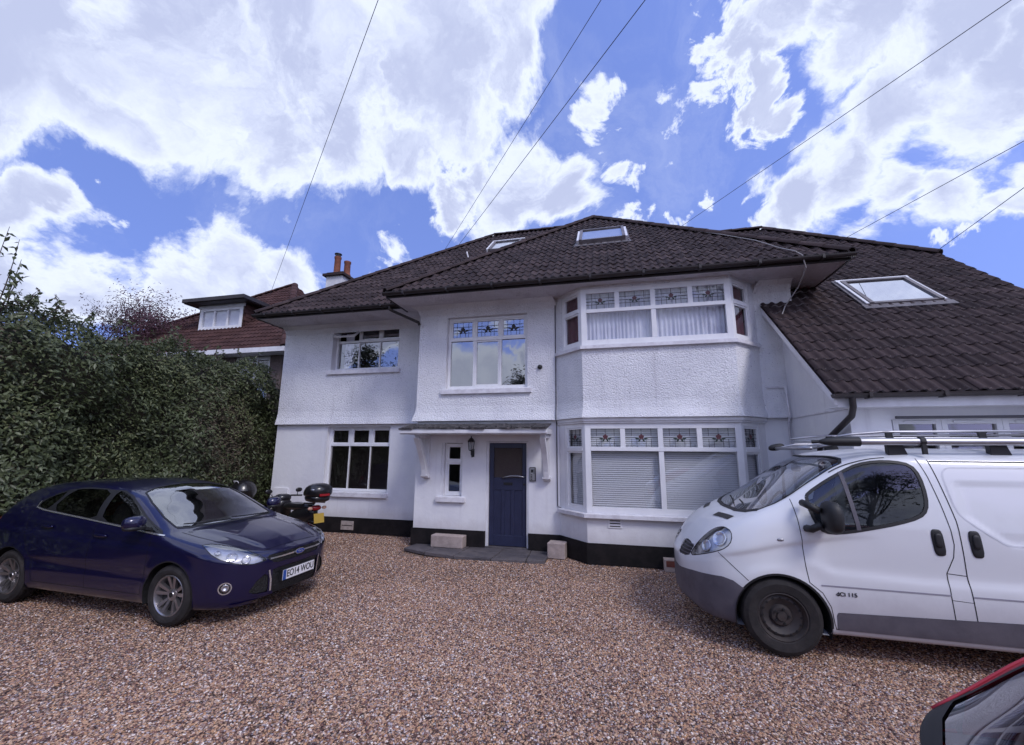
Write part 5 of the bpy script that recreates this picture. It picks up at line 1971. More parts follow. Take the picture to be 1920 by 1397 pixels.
cb.strips('bumper_lip', [([(-.72, .225), (-.4, .23), (0, .235), (.4, .23), (.72, .225)], 'front', .03)], 'paint_blue', car, both=False, off=0.02)
# lamps inside the headlight housing
for sg in (1, -1):
    for a, z, r in ((.60, .685, .042), (.74, .735, .050), (.87, .785, .03)):
        h, nr = cb.cast((a, z), 'obl', sg)
        mb = MB()
        mb.lathe([(r, .006), (r * .9, .0), (r * .55, -.02), (0, -.03)], 16, h - nr * .02, nr)
        mb.lathe([(r, .006), (r * 1.1, .002)], 16, h - nr * .02, nr)
        mb.build('lamp', 'chrome', car, smooth=True, local=True)
# badge
h, nr = cb.cast((0, .655), 'front')
mb = MB()
mb.prism([(0.078 * math.cos(w * math.pi / 12), 0.031 * math.sin(w * math.pi / 12)) for w in range(24)], h + V3((-0.004, 0, 0)), (0, -1, 0), (0, 0, 1), (-1, 0, 0), 0.012)
bd = mb.build('badge', 'chrome', car, local=True)
mb = MB()
mb.prism([(0.070 * math.cos(w * math.pi / 12), 0.025 * math.sin(w * math.pi / 12)) for w in range(24)], h + V3((-0.0162, 0, 0)), (0, -1, 0), (0, 0, 1), (-1, 0, 0), 0.002)
mb.build('badge_face', 'badge_blue', bd, local=True)
add_text('Ford', 0.040, frame_m(h + V3((-0.019, 0, 0)), (0, -1, 0), (0, 0, 1)), 'chrome', bd, shear=0.3)
# number plate
h, nr = cb.cast((0, .425), 'front')
px = h.x - 0.016
mb = MB()
mb.box(px - 0.006, px, -.26, .26, .375, .486)
np_ = mb.build('number_plate', 'plate_white', car, local=True)
mb = MB()
mb.box(px - 0.0075, px - 0.0062, .212, .26, .3755, .4855)
mb.build('plate_band', 'plate_blue', np_, local=True)
add_text('EO14 WOU', 0.108, frame_m((px - 0.008, -.022, .4315), (0, -1, 0), (0, 0, 1)), 'black', np_, sx=.80, bold=0.0015, spacing=1.02)
mb = MB()
mb.box(px, px + 0.04, -.27, .27, .368, .492)
mb.build('plate_holder', 'trim', car, local=True)
# mirrors, handles
for sg in (1, -1):
    mb = superbox(1.40, sg * .995, 1.075, .085, .115, .075, 2.6, shear=lambda a, b, c: (a * (1 - .15 * abs(b)) + .15 * abs(b), b, c))
    mi = mb.build('door_mirror', 'paint_blue', car, smooth=True, local=True)
    mb = MB()
    mb.bar((1.38, sg * .83, .985), (1.40, sg * .95, 1.02), .05, .03)
    mb.build('mirror_arm', 'trim', mi, local=True)
    mb = superbox(1.40, sg * .995, 1.02, .08, .105, .03, 2.6)
    mb.build('mirror_base', 'trim', mi, smooth=True, local=True)
    for hx, hz in ((2.05, .885), (2.98, .945)):
        h, nr = cb.cast((hx, hz), 'side', sg)
        if h:
            mb = superbox(hx, h.y + sg * .018, hz, .105, .012, .017, 3)
            mb.build('door_handle', 'paint_blue', car, smooth=True, local=True)
for wx in (.90, 3.548):
    for sg in (1, -1):
        wheel(car, (wx, sg * .795, .318), .318, .205, sg, 'alloy', .215)
arch_liner(car, .90, .325, .352, .90, .55)
arch_liner(car, 3.548, .325, .352, .90, .55)
for y in (.37, -.37):
    seat(car, 2.05, y, .48)
    seat(car, 2.95, y, .50)
mb = superbox(1.40, 0, .86, .28, .70, .09, 3.5)
mb.build('dashboard', 'interior', car, smooth=True, local=True)
mb = MB()
mb.tube([(1.72 + .05 * math.sin(k * math.pi / 10), .37 + .18 * math.cos(k * math.pi / 10), .93 + .17 * math.sin(k * math.pi / 10)) for k in range(21)], .014, 6, caps=False)
mb.build('steering_wheel', 'interior', car, smooth=True, local=True)
mb = superbox(1.87, 0, 1.30, .02, .12, .035, 3)
mb.build('inside_mirror', 'interior', car, smooth=True, local=True)
mb = MB()
mb.tube([(1.09, .05, .995), (1.11, .38, 1.002), (1.18, .60, 1.01)], .008, 6)
mb.tube([(1.12, -.60, .985), (1.10, -.20, 1.0), (1.12, .0, 1.01)], .008, 6)
mb.build('wiper', 'trim', car, local=True)

# ================================================================== WHITE PANEL VAN
van = thing('white_van', 'white panel van with a silver roof rack, parked nose to the left', 'van', (0.745, 5.80, 0), math.radians(-2.0))
ROWS_V = [
    [(0, 0, .34), (.3, 0, .24), (4.6, 0, .26), (4.78, 0, .32)],
    [(0, .80, .34), (.3, .86, .235), (1.0, .88, .23), (4.5, .88, .24), (4.78, .80, .32)],
    [(0, .86, .40), (.3, .92, .31), (1.0, .935, .30), (4.5, .935, .30), (4.78, .88, .40)],
    [(0, .88, .54), (.3, .94, .55), (1.0, .952, .62), (2.2, .955, .64), (4.5, .955, .64), (4.78, .90, .64)],
    [(0, .86, .64), (.3, .93, .78), (.8, .952, .90), (1.3, .952, .95), (2.2, .955, .97), (4.5, .955, .97), (4.78, .90, .97)],
    [(0, .80, .69), (.15, .82, .83), (.3, .85, .95), (.5, .89, 1.06), (.8, .925, 1.14), (1.2, .94, 1.17), (2.0, .945, 1.20), (4.5, .945, 1.22), (4.78, .89, 1.22)],
    [(0, .70, .72), (.115, .71, .865), (.27, .735, 1.02), (.45, .765, 1.145), (.62, .805, 1.225), (.75, .815, 1.288), (1.0, .805, 1.415), (1.3, .785, 1.61), (1.6, .772, 1.775), (1.9, .772, 1.85), (2.3, .775, 1.868), (4.6, .775, 1.868), (4.78, .74, 1.83)],
    [(0, .38, .735), (.115, .39, .895), (.27, .40, 1.065), (.45, .42, 1.195), (.62, .43, 1.262), (.75, .43, 1.34), (1.0, .42, 1.51), (1.3, .41, 1.725), (1.6, .41, 1.88), (1.9, .42, 1.93), (2.3, .43, 1.945), (4.6, .43, 1.945), (4.78, .42, 1.90)],
    [(0, 0, .74), (.115, 0, .905), (.27, 0, 1.08), (.45, 0, 1.212), (.60, 0, 1.27), (.75, 0, 1.355), (1.0, 0, 1.535), (1.3, 0, 1.75), (1.6, 0, 1.90), (1.9, 0, 1.945), (2.3, 0, 1.96), (4.6, 0, 1.96), (4.78, 0, 1.91)],
]

def van_creases(h, tt):
    x, y, z = h[:, :, 0], h[:, :, 1], h[:, :, 2]
    sg_ = lambda v: 1 / (1 + np.exp(-np.clip(v, -30, 30)))
    side = (tt[None, :] > 1.5) & (tt[None, :] < 5.6) & (y > 0.45)
    zl = np.interp(x, [.25, .55, .87, 1.2, 1.5, 2.2, 4.8], [.83, .905, .995, 1.06, 1.115, 1.15, 1.15])     # wing crease running into the door
    f1 = np.clip((x - .2) / .3, 0, 1) * np.clip((1.75 - x) / .5, 0, 1)
    h[:, :, 1] -= np.where(side, 0.022 * sg_((zl - z) / 0.010) * f1 * np.clip((z - zl + .20) / .20, 0, 1), 0)
    zh = np.interp(x, [1.05, 1.35, 2.0, 4.8], [.90, .80, .765, .765])                                   # waist of the lower doors
    f2 = np.clip((x - 1.05) / .25, 0, 1) * np.clip((4.6 - x) / .2, 0, 1)
    h[:, :, 1] -= np.where(side, 0.020 * sg_((z - zh) / 0.018) * f2 * np.clip((zh + .45 - z) / .45, 0, 1), 0)
    # pressed panel of the load bay
    inx = sg_((x - 2.42 - np.clip((1.35 - z), 0, .25) * 1.2) / .012) * sg_((z - 1.115) / .012) * sg_((1.775 - z) / .012)
    h[:, :, 1] -= np.where(side, 0.012 * inx, 0)


vb = Body(4.78, ROWS_V, (0.75, 2.5), (0.25, 4.0), nx=210, per=(3, 4, 9, 12, 16, 30, 10, 10), arches=((.833, .35, .40, .012), (3.931, .35, .40, .012)), deform=van_creases)
VWIN = smooth_poly([(1.195, 1.458), (1.22, 1.504), (1.395, 1.626), (1.568, 1.729), (1.701, 1.795), (1.859, 1.828), (2.009, 1.826), (2.125, 1.797), (2.165, 1.70), (2.168, 1.509), (2.141, 1.39), (2.072, 1.322), (1.888, 1.258), (1.657, 1.201), (1.50, 1.165), (1.342, 1.144), (1.25, 1.177), (1.203, 1.316)], 1)
VDF = [(1.056, 1.471), (1.076, 1.265), (1.087, 1.063), (1.090, .839), (1.105, .69), (1.204, .605), (1.262, .485), (1.278, .34), (1.29, .29), (2.22, .29), (2.205, .474), (2.20, .667), (2.203, .848), (2.27, .99), (2.29, 1.10), (2.285, 1.22), (2.26, 1.45), (2.225, 1.70), (2.19, 1.858), (1.86, 1.855), (1.62, 1.78)]
VSL = [(2.275, 1.848), (2.308, 1.582), (2.343, 1.30), (2.347, 1.01), (2.348, .836), (2.355, .651), (2.36, .476), (2.375, .29), (3.36, .29), (3.40, .62), (3.42, 1.85)]
VBUMP = [(-.3, .575), (.004, .585), (.05, .612), (.12, .634), (.245, .650), (.36, .660), (.45, .640), (.56, .565), (.50, .45), (.47, .30), (.45, .0), (-.3, .0)]
VHL = smooth_poly([(.485, .770), (.545, .875), (.637, .990), (.724, 1.082), (.80, 1.118), (.875, 1.128), (.960, 1.10), (.985, 1.015), (.945, .940), (.85, .886), (.69, .828)], 1)
VGR = [(.225, .742), (.235, .885), (.30, .905), (.42, .905), (.535, .885), (.475, .772), (.40, .752)]
VMLD = [(1.305, .440), (2.21, .468), (2.9, .490), (3.50, .50), (3.50, .29), (1.30, .29)]
rv_d = vb.region('door', VDF, SIDE, is_side)
rv_s = vb.region('sliding_door', VSL, SIDE, is_side)
rv_w = vb.region('window', VWIN, SIDE, is_side)
rv_ws = vb.region('windscreen', [(.59, -.1), (.63, .45), (.69, .66), (.775, .765), (.92, .785), (1.10, .775), (1.36, .748), (1.58, .722), (1.62, .63), (1.55, .35), (1.50, -.1)], TOP, lambda c, n, t: (n[:, 2] > 0.1) & (c[:, 2] > 1.15))
rv_b = vb.region('front_bumper', VBUMP, SIDE)
rv_h = vb.region('headlight', VHL, OBL, lambda c, n, t: c[:, 0] < 1.0)
rv_g = vb.region('grille', VGR, OBL, lambda c, n, t: c[:, 0] < .5)
rv_m = vb.region('side_moulding', VMLD, SIDE, is_side)
rv_a = [vb.region('arch', p, SIDE, lambda c, n, t: (np.abs(c[:, 1]) > .6) & (t < 4.6)) for p in (circle(.853, .335, .405), circle(3.931, .335, .405))]
vb.snap()
vb.mesh([0], 'body', 'paint_white', van)
vb.split(rv_d, 'door', 'paint_white', van)
vb.split(rv_s, 'sliding_door', 'paint_white', van)
vb.split(rv_w, 'window', 'van_glass', van, -.004)
vb.mesh([rv_ws], 'windscreen', 'van_screen', van, -.004)
vb.mesh([rv_b], 'front_bumper', 'grey_trim', van, .004)
vb.split(rv_h, 'headlight', 'lamp_glass', van)
vb.split(rv_h, 'lamp_bowl', 'lamp_in', van, -.04)
vb.split(rv_g, 'grille', 'trim', van, -.008)
vb.split(rv_m, 'side_moulding', 'grey_trim', van, .006)
vb.strips('panel_gap', [(VDF[:9], 'side', .007), ([(1.29, .292), (2.22, .292)], 'side', .006), (VDF[9:19], 'side', .007), (VSL[:8], 'side', .008), ([(2.35, .836), (2.203, .848)], 'side', .006),
                        ([(2.20, .63), (2.355, .62)], 'side', .004), ([(2.285, 1.832), (4.6, 1.832)], 'side', .012), ([(.345, .885), (.58, .66)], 'side', .006)], 'seam', van)
vb.strips('window_seal', [(VWIN, 'side', .030)], 'trim', van, closed=True, off=.003)
vb.strips('window_divider', [([(1.575, 1.185), (1.535, 1.72)], 'side', .035)], 'grey_trim', van, off=.005)
vb.strips('windscreen_seal', [([(.59, 0), (.63, .45), (.69, .66), (.775, .765)], 'top', .05), ([(.775, .765), (.92, .785), (1.10, .775), (1.36, .748), (1.58, .722)], 'top', .016), ([(1.58, .722), (1.62, .63), (1.55, .35), (1.50, 0)], 'top', .03)], 'trim', van, off=.003)
vb.strips('headlight_rim', [(VHL, 'obl', .008)], 'seam', van, closed=True, off=.002)
vb.strips('roof_gutter', [([(1.45, .768), (1.62, .758), (1.80, .758), (1.95, .758)], 'top', .014)], 'trim', van, off=.004)
vb.strips('grille_bar', [([(.25, z), (.36, z + .003), (.49 + (z - .79) * .4, z + .006)], 'obl', .013) for z in (.780, .815, .850, .882)], 'grey_trim', van, off=.006)
vb.strips('grille_surround', [([(.215, .742), (.222, .89)], 'obl', .02)], 'chrome', van, off=.006)
MT['rub'] = mat('grey_rub_line', (0.27, 0.26, 0.31), rough=0.6)
vb.strips('rub_line', [([(1.20, .671), (1.24, .671), (2.20, .669)], 'side', .012), ([(2.36, .668), (3.6, .665)], 'side', .012)], 'rub', van, off=.004)
RCS = smooth_poly([(4.6, 1.780), (2.44, 1.780), (2.385, 1.765), (2.345, 1.72), (2.345, 1.62), (2.36, 1.40), (2.43, 1.30), (2.64, 1.135), (2.70, 1.11), (2.80, 1.108), (4.6, 1.11)], 1, closed=False)
MT['crease'] = mat('pressed_panel_edge', (0.58, 0.59, 0.63), rough=0.35, coat=0.5)
vb.strips('panel_pressing', [(RCS, 'side', .014), (RCS, 'side', .006)], 'crease', van, off=.002)
vb.strips('arch_lip', [(circle(.853, .335, .405, 30, -.1, math.pi + .15), 'side', .02)], 'trim', van, off=.002)
for sg in (1, -1):
    for a, z, r in ((.68, .92, .06), (.83, 1.02, .075)):
        h, nr = vb.cast((a, z), 'obl', sg)
        mb = MB()
        mb.lathe([(r * 1.08, .0), (r, .008), (r * .8, -.005), (0, -.028)], 16, h - nr * .03, nr)
        mb.build('lamp', 'chrome', van, smooth=True, local=True)
    h, nr = vb.cast((.90, 1.061), 'side', sg)
    mb = superbox(.90, h.y, 1.061, .03, .010, .014, 2.5)
    mb.build('side_repeater', 'silver', van, smooth=True, local=True)
    for hx, hz in ((2.175, 1.112), (2.45, 1.112)):
        h, nr = vb.cast((hx, hz), 'side', sg)
        mb = superbox(hx, h.y + sg * .002, hz, .044, .010, .115, 4, shear=lambda a, b, c: (a - c * .12, b, c))
        hd_ = mb.build('door_handle', 'trim', van, smooth=True, local=True)
        mb = superbox(hx, h.y + sg * .016, hz + .02, .026, .008, .06, 4)
        mb.build('grip', 'black', hd_, smooth=True, local=True)
    # mirror on two arms
    mb = superbox(1.30, sg * 1.10, 1.315, .07, .13, .145, 3, shear=lambda a, b, c: (a + .1 * abs(b), b, c))
    mi = mb.build('door_mirror', 'trim', van, smooth=True, local=True)
    mb = MB()
    mb.tube([(1.13, sg * .93, 1.42), (1.14, sg * 1.03, 1.41), (1.22, sg * 1.08, 1.36)], .035, 8)
    mb.tube([(1.14, sg * .94, 1.18), (1.15, sg * 1.04, 1.19), (1.22, sg * 1.08, 1.24)], .035, 8)
    mb.build('mirror_arm', 'trim', mi, smooth=True, local=True)
h, nr = vb.cast((.36, .42), 'top', -1)
for sg in (1, -1):
    mb = MB()
    vb.strip(mb, [(.445, .30), (.485, .47), (.53, .655)], 'top', .08, sg=sg, off=.004)
    mb.build('bonnet_vent', 'black', van, local=True)
h, nr = vb.cast((1.50, .60), 'side', -1)
add_text('dCi 115', 0.048, frame_m((1.40, h.y - .004, .605), (1, 0, 0), (0, 0, 1)), 'black', van, bold=.001, sx=1.1)
for wx in (.833, 3.931):
    for sg in (1, -1):
        wheel(van, (wx + .02 * (wx < 2), sg * .84, .350), .350, .225, sg, 'steel', .222)
arch_liner(van, .853, .335, .405, .945, .55)
arch_liner(van, 3.931, .335, .405, .945, .55)
for y in (.45, -.45):
    seat(van, 1.55, y, .80)
mb = superbox(.98, 0, 1.12, .30, .80, .11, 3.5)
mb.build('dashboard', 'interior', van, smooth=True, local=True)
mb = MB()
mb.tube([(1.28 + .10 * math.sin(k * math.pi / 10), .45 + .21 * math.cos(k * math.pi / 10), 1.23 + .17 * math.sin(k * math.pi / 10)) for k in range(21)], .016, 6, caps=False)
mb.build('steering_wheel', 'interior', van, smooth=True, local=True)
mb = MB()
mb.box(2.26, 2.28, -.9, .9, .3, 1.25)
mb.prism([(-.9, 1.2505), (.9, 1.2505), (.73, 1.84), (-.73, 1.84)], (2.26, 0, 0), (0, 1, 0), (0, 0, 1), (1, 0, 0), .02)
mb.build('bulkhead', 'interior', van, local=True)
mb = superbox(1.42, 0, 1.72, .02, .13, .04, 3)
mb.build('inside_mirror', 'interior', van, smooth=True, local=True)
mb = MB()
mb.tube([(.66, -.30, 1.275), (.72, .10, 1.335), (.76, .38, 1.345)], .010, 6)
mb.tube([(.70, -.60, 1.265), (.74, -.30, 1.335), (.76, -.08, 1.345)], .010, 6)
mb.build('wiper', 'trim', van, local=True)
# roof rack: side rails on feet, carrier tube with end cap, front roller
rk = MB()
for y in (-.66, .66):
    rk.tube([(1.62, y, 2.075), (1.75, y, 2.10), (2.02, y, 2.122), (4.6, y, 2.13)], .014, 8)
    rk.tube([(1.66, y, 2.058), (2.0, y, 2.060), (4.6, y, 2.062)], .010, 8)
rack = rk.build('roof_rack', 'silver', van, smooth=True, local=True)
for y in (-.66, .66):
    for x in (2.07, 2.83, 3.55, 4.3):
        mb = MB()
        mb.prism([(-.06, .145), (.06, .145), (.03, .12), (.03, .085), (.05, .06), (-.05, .06), (-.03, .085), (-.03, .12)], (x, y - .012, 1.985), (1, 0, 0), (0, 0, 1), (0, 1, 0), .024)
        mb.build('rail_bracket', 'trim', rack, local=True, bevel=.003)
for x in (2.10, 2.92, 4.2):
    mb = MB()
    mb.box(x - .02, x + .02, -.70, .70, 2.00, 2.025)
    mb.build('cross_bar', 'silver', rack, local=True)
    for y in (-.71, .65):
        mb = MB()
        mb.prism([(-.08, 1.87), (.09, 1.87), (.05, 1.995), (-.08, 1.995)], (x, y, 0), (1, 0, 0), (0, 0, 1), (0, 1, 0), .06)
        mb.build('rack_foot', 'black', rack, local=True, bevel=.004)
mb = MB()
mb.lathe([(.036, 0.0), (.036, 2.9)], 18, (1.70, -.76, 2.022), (1, 0, 0))
mb.build('carrier_tube', 'silver', rack, smooth=True, local=True)
mb = MB()
mb.lathe([(.0, -.30), (.018, -.29), (.034, -.24), (.046, -.15), (.048, .02), (.048, .06), (.040, .062)], 16, (1.70, -.76, 2.022), (1, 0, 0))
mb.build('tube_cap', 'trim', rack, smooth=True, auto=50, local=True)
mb = MB()
mb.lathe([(.047, -.02), (.047, .02)], 14, (2.28, -.76, 2.022), (1, 0, 0))
mb.box(2.262, 2.298, -.80, -.772, 1.90, 2.02)
mb.build('strap_clamp', 'trim', rack, local=True)
mb = MB()
mb.tube([(1.42, -.50, 1.955), (1.42, .60, 1.955)], .020, 8)
mb.tube([(1.42, -.56, 1.955), (1.62, -.64, 2.0), (2.1, -.66, 2.0)], .012, 6)
mb.tube([(1.42, .60, 1.955), (1.62, .64, 2.0), (2.1, .66, 2.0)], .012, 6)
mb.tube([(1.42, .45, 1.965), (1.62, .50, 2.01), (2.9, .50, 2.015)], .012, 6)
mb.tube([(1.42, -.2, 1.965), (1.62, -.20, 2.01), (2.9, -.20, 2.015)], .012, 6)
mb.build('front_roller', 'silver', rack, smooth=True, local=True)
mb = superbox(1.44, .66, 1.965, .095, .05, .045, 2.6, shear=lambda a, b, c: (a, b, c + .35 * (a + .4)))
mb.build('roller_end', 'trim', rack, smooth=True, local=True)
mb = MB()
mb.tube([(1.36, -.70, 2.02), (1.60, -.735, 2.03)], .017, 8)
mb.build('grab_end', 'trim', rack, local=True)
# ================================================================== GROUND
def ground_mat():
    m = bpy.data.materials.new('gravel_bed')
    m.use_nodes = True
    T = NT(m.node_tree)
    m.node_tree.nodes.clear()
    tc = T.n('ShaderNodeTexCoord').outputs['Object']
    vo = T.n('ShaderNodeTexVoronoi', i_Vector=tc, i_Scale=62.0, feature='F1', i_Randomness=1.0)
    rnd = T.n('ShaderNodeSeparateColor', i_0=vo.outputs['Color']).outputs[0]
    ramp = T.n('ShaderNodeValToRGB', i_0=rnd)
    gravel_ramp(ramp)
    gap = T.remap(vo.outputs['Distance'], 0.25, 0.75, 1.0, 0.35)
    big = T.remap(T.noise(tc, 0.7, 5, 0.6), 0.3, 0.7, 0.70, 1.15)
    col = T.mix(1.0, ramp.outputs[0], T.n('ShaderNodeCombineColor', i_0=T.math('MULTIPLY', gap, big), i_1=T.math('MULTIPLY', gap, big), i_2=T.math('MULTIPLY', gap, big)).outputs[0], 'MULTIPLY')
    b = T.n('ShaderNodeBsdfPrincipled', i_Roughness=0.85)
    b.inputs['Specular IOR Level'].default_value = 0.25
    T.link(col, b.inputs['Base Color'])
    bp = T.n('ShaderNodeBump', i_Strength=1.0, i_Distance=0.02, i_Height=T.math('MULTIPLY', vo.outputs['Distance'], -1.0))
    T.link(bp.outputs[0], b.inputs['Normal'])
    T.n('ShaderNodeOutputMaterial', i_Surface=b.outputs[0])
    return m


def gravel_ramp(ramp):
    cr = ramp.color_ramp
    cr.interpolation = 'CONSTANT'
    cols = [(0.0, (0.46, 0.275, 0.19)), (0.16, (0.22, 0.115, 0.10)), (0.28, (0.62, 0.43, 0.31)), (0.44, (0.34, 0.24, 0.225)), (0.56, (0.10, 0.058, 0.06)),
            (0.67, (0.52, 0.34, 0.24)), (0.79, (0.70, 0.58, 0.54)), (0.86, (0.47, 0.42, 0.47)), (0.92, (0.58, 0.34, 0.19)), (0.96, (0.86, 0.79, 0.76))]
    cols = [(p, (c[0], c[1] * 0.955, c[2] * 0.90)) for (p, c) in cols]
    while len(cr.elements) < len(cols):
        cr.elements.new(0.5)
    for e, (p, c) in zip(cr.elements, cols):
        e.position = p
        e.color = (*c, 1)


MT['gravel_bed'] = ground_mat()
MT['earth'] = mat('dark_earth', (0.05, 0.04, 0.03), (0.04, 0.05, 0.025), rough=0.95, ns=1.0)


def stone_mat():
    m = bpy.data.materials.new('gravel_stone')
    m.use_nodes = True
    T = NT(m.node_tree)
    m.node_tree.nodes.clear()
    rnd = T.n('ShaderNodeObjectInfo').outputs['Random']
    ramp = T.n('ShaderNodeValToRGB', i_0=rnd)
    gravel_ramp(ramp)
    tc = T.n('ShaderNodeTexCoord').outputs['Object']
    f = T.remap(T.noise(tc, 1.5, 4, 0.6), 0.3, 0.7, 0.75, 1.15)
    col = T.mix(1.0, ramp.outputs[0], T.n('ShaderNodeCombineColor', i_0=f, i_1=f, i_2=f).outputs[0], 'MULTIPLY')
    b = T.n('ShaderNodeBsdfPrincipled', i_Roughness=0.7)
    b.inputs['Specular IOR Level'].default_value = 0.3
    T.link(col, b.inputs['Base Color'])
    T.n('ShaderNodeOutputMaterial', i_Surface=b.outputs[0])
    return m


MT['gravel_stone'] = stone_mat()
mb = MB()
mb.quad((-400, -400, -0.05), (400, -400, -0.05), (400, 400, -0.05), (-400, 400, -0.05))
g = mb.build('ground', 'earth')
g['kind'] = 'structure'
gx, gy = np.arange(-9.0, 9.01, 0.25), np.arange(-9.0, 12.01, 0.25)


def gz(x, y):
    return 0.012 * math.sin(x * 1.1 + 0.4 * y) * math.sin(y * 0.9 - 0.3 * x) + 0.008 * math.sin(2.3 * x + 1.7 * y) - 0.012


mb = MB()
mb.add([(x, y, gz(x, y)) for y in gy for x in gx], [(j * len(gx) + i, j * len(gx) + i + 1, (j + 1) * len(gx) + i + 1, (j + 1) * len(gx) + i) for j in range(len(gy) - 1) for i in range(len(gx) - 1)])
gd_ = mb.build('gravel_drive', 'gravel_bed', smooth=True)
gd_['kind'] = 'structure'

# loose stones over the bed: one mass, scattered with geometry nodes
mb = MB()
fine_x, fine_y = np.arange(-8.5, 6.01, 0.25), np.arange(1.25, 9.0, 0.25)
dens = []
for y in fine_y:
    for x in fine_x:
        a = [(x, y), (x + .25, y), (x + .25, y + .25), (x, y + .25)]
        c = V3((x + .125, y + .125, 0)) - V3((0, 0, CAMH))
        dep = c.dot(Fd)
        if dep < 0.8 or abs(c.dot(R2) / dep) > 1.32 or c.dot(U2) / dep < -0.98:
            continue
        mx, my = x + .125, y + .125
        if (my > 8.2 and mx > -3.95) or my > 8.95 or (my > 7.75 and -0.5 < mx < 2.3) or (my > 6.35 and mx > 3.0) or (-4.0 < mx < -1.15 and 7.45 < my < 8.25):
            continue
        mb.add([(p[0], p[1], gz(*p)) for p in a], [(0, 1, 2, 3)])
        dens.append(3300.0 if c.length < 5.2 else (2200.0 if c.length < 7 else 1300.0))
st = mb.build('gravel', 'gravel_stone', kind='stuff')
at = st.data.attributes.new('dens', 'FLOAT', 'FACE')
at.data.foreach_set('value', dens)
ng = bpy.data.node_groups.new('gravel_scatter', 'GeometryNodeTree')
ng.interface.new_socket('Geometry', in_out='INPUT', socket_type='NodeSocketGeometry')
ng.interface.new_socket('Geometry', in_out='OUTPUT', socket_type='NodeSocketGeometry')
GN = NT(ng)
gi = GN.n('NodeGroupInput')
go = GN.n('NodeGroupOutput')
na = GN.n('GeometryNodeInputNamedAttribute', data_type='FLOAT')
na.inputs['Name'].default_value = 'dens'
dp = GN.n('GeometryNodeDistributePointsOnFaces', distribute_method='RANDOM')
GN.link(gi.outputs[0], dp.inputs['Mesh'])
GN.link(na.outputs[0], dp.inputs['Density'])
ico = GN.n('GeometryNodeMeshIcoSphere')
ico.inputs['Radius'].default_value = 1.0
ico.inputs['Subdivisions'].default_value = 2
sm = GN.n('GeometryNodeSetMaterial')
sm.inputs['Material'].default_value = MT['gravel_stone']
GN.link(ico.outputs[0], sm.inputs['Geometry'])
def rv(lo, hi, seed):
    r = GN.n('FunctionNodeRandomValue', data_type='FLOAT_VECTOR')
    r.inputs[0].default_value, r.inputs[1].default_value = lo, hi
    r.inputs['Seed'].default_value = seed
    return r.outputs[0]
ip = GN.n('GeometryNodeInstanceOnPoints')
GN.link(dp.outputs['Points'], ip.inputs['Points'])
GN.link(sm.outputs[0], ip.inputs['Instance'])
GN.link(rv((-.5, -.5, 0), (.5, .5, 6.283), 1), ip.inputs['Rotation'])
GN.link(rv((.0045, .0038, .003), (.0145, .0112, .008), 2), ip.inputs['Scale'])
GN.link(ip.outputs[0], go.inputs[0])
md = st.modifiers.new('scatter', 'NODES')
md.node_group = ng

# paving before the door
def slab_poly(pts, z=0.045):
    mb = MB()
    b = [(x, y, -0.01) for (x, y) in pts]
    t = [(x, y, z + RNG.uniform(-0.004, 0.004)) for (x, y) in pts]
    n = len(pts)
    mb.add(b + t, [tuple(range(n))[::-1], tuple(range(n, 2 * n))] + [(i, (i + 1) % n, n + (i + 1) % n, n + i) for i in range(n)])
    return mb
pav = thing('door_paving', 'low grey slate paving laid in front of the blue front door', 'paving', (-2.6, 7.8, 0))
for pts in ([(-3.93, 7.80), (-3.42, 7.58), (-3.36, 8.18), (-3.86, 8.19)], [(-3.40, 7.57), (-2.80, 7.45), (-2.76, 7.86), (-3.375, 7.90)], [(-3.37, 7.915), (-2.76, 7.875), (-2.74, 8.19), (-3.35, 8.18)],
            [(-2.785, 7.445), (-2.10, 7.42), (-2.06, 7.84), (-2.745, 7.86)], [(-2.745, 7.875), (-2.06, 7.855), (-2.05, 8.19), (-2.725, 8.19)], [(-2.085, 7.42), (-1.48, 7.46), (-1.50, 7.87), (-2.045, 7.85)],
            [(-2.045, 7.865), (-1.50, 7.885), (-1.52, 8.19), (-2.035, 8.19)], [(-1.465, 7.465), (-1.16, 7.52), (-1.14, 8.18), (-1.505, 8.19)]):
    slab_poly(pts).build('paving_slab', 'slab', pav, bevel=0.006)

# stone blocks along the plinth
def block(x0, x1, y0, y1, z0, z1, label, name='stone_block', m='block', cat='stone block', rot=0.0, group='pale stone blocks along the plinth'):
    mb = MB()
    cx_, cy_ = (x0 + x1) / 2, (y0 + y1) / 2
    mb.box(x0, x1, y0, y1, z0, z1)
    mb.v = [(cx_ + (x - cx_) * math.cos(rot) - (y - cy_) * math.sin(rot), cy_ + (x - cx_) * math.sin(rot) + (y - cy_) * math.cos(rot), z) for (x, y, z) in mb.v]
    o = mb.build(name, m, None, bevel=0.012)
    return tag(o, label, cat, group)
block(-3.46, -2.80, 7.97, 8.19, 0.047, 0.265, 'long pale stone block lying on the paving below the little window', rot=-0.04)
block(-1.15, -0.83, 7.86, 8.12, 0.0, 0.265, 'square pale stone block beside the paving, right of the blue door', rot=-0.1)
mb = MB()
mb.box(-0.69, -0.545, 8.02, 8.12, 0.0, 0.215)
o = mb.build('brick_end', 'block', None, bevel=0.008)
tag(o, 'narrow pale stone upright at the left foot of the bay window', 'stone block', 'pale stone blocks along the plinth')
mb = MB()
mb.box(0.79, 1.0, 7.50, 7.66, 0.0, 0.19)
o = mb.build('stone_block', 'block', None, bevel=0.008)
tag(o, 'pale stone block with a red brick face at the nose of the van', 'stone block', 'pale stone blocks along the plinth')
mb = MB()
mb.box(0.82, 0.97, 7.494, 7.4985, 0.08, 0.17)
mb.build('brick_face', 'brick', o)

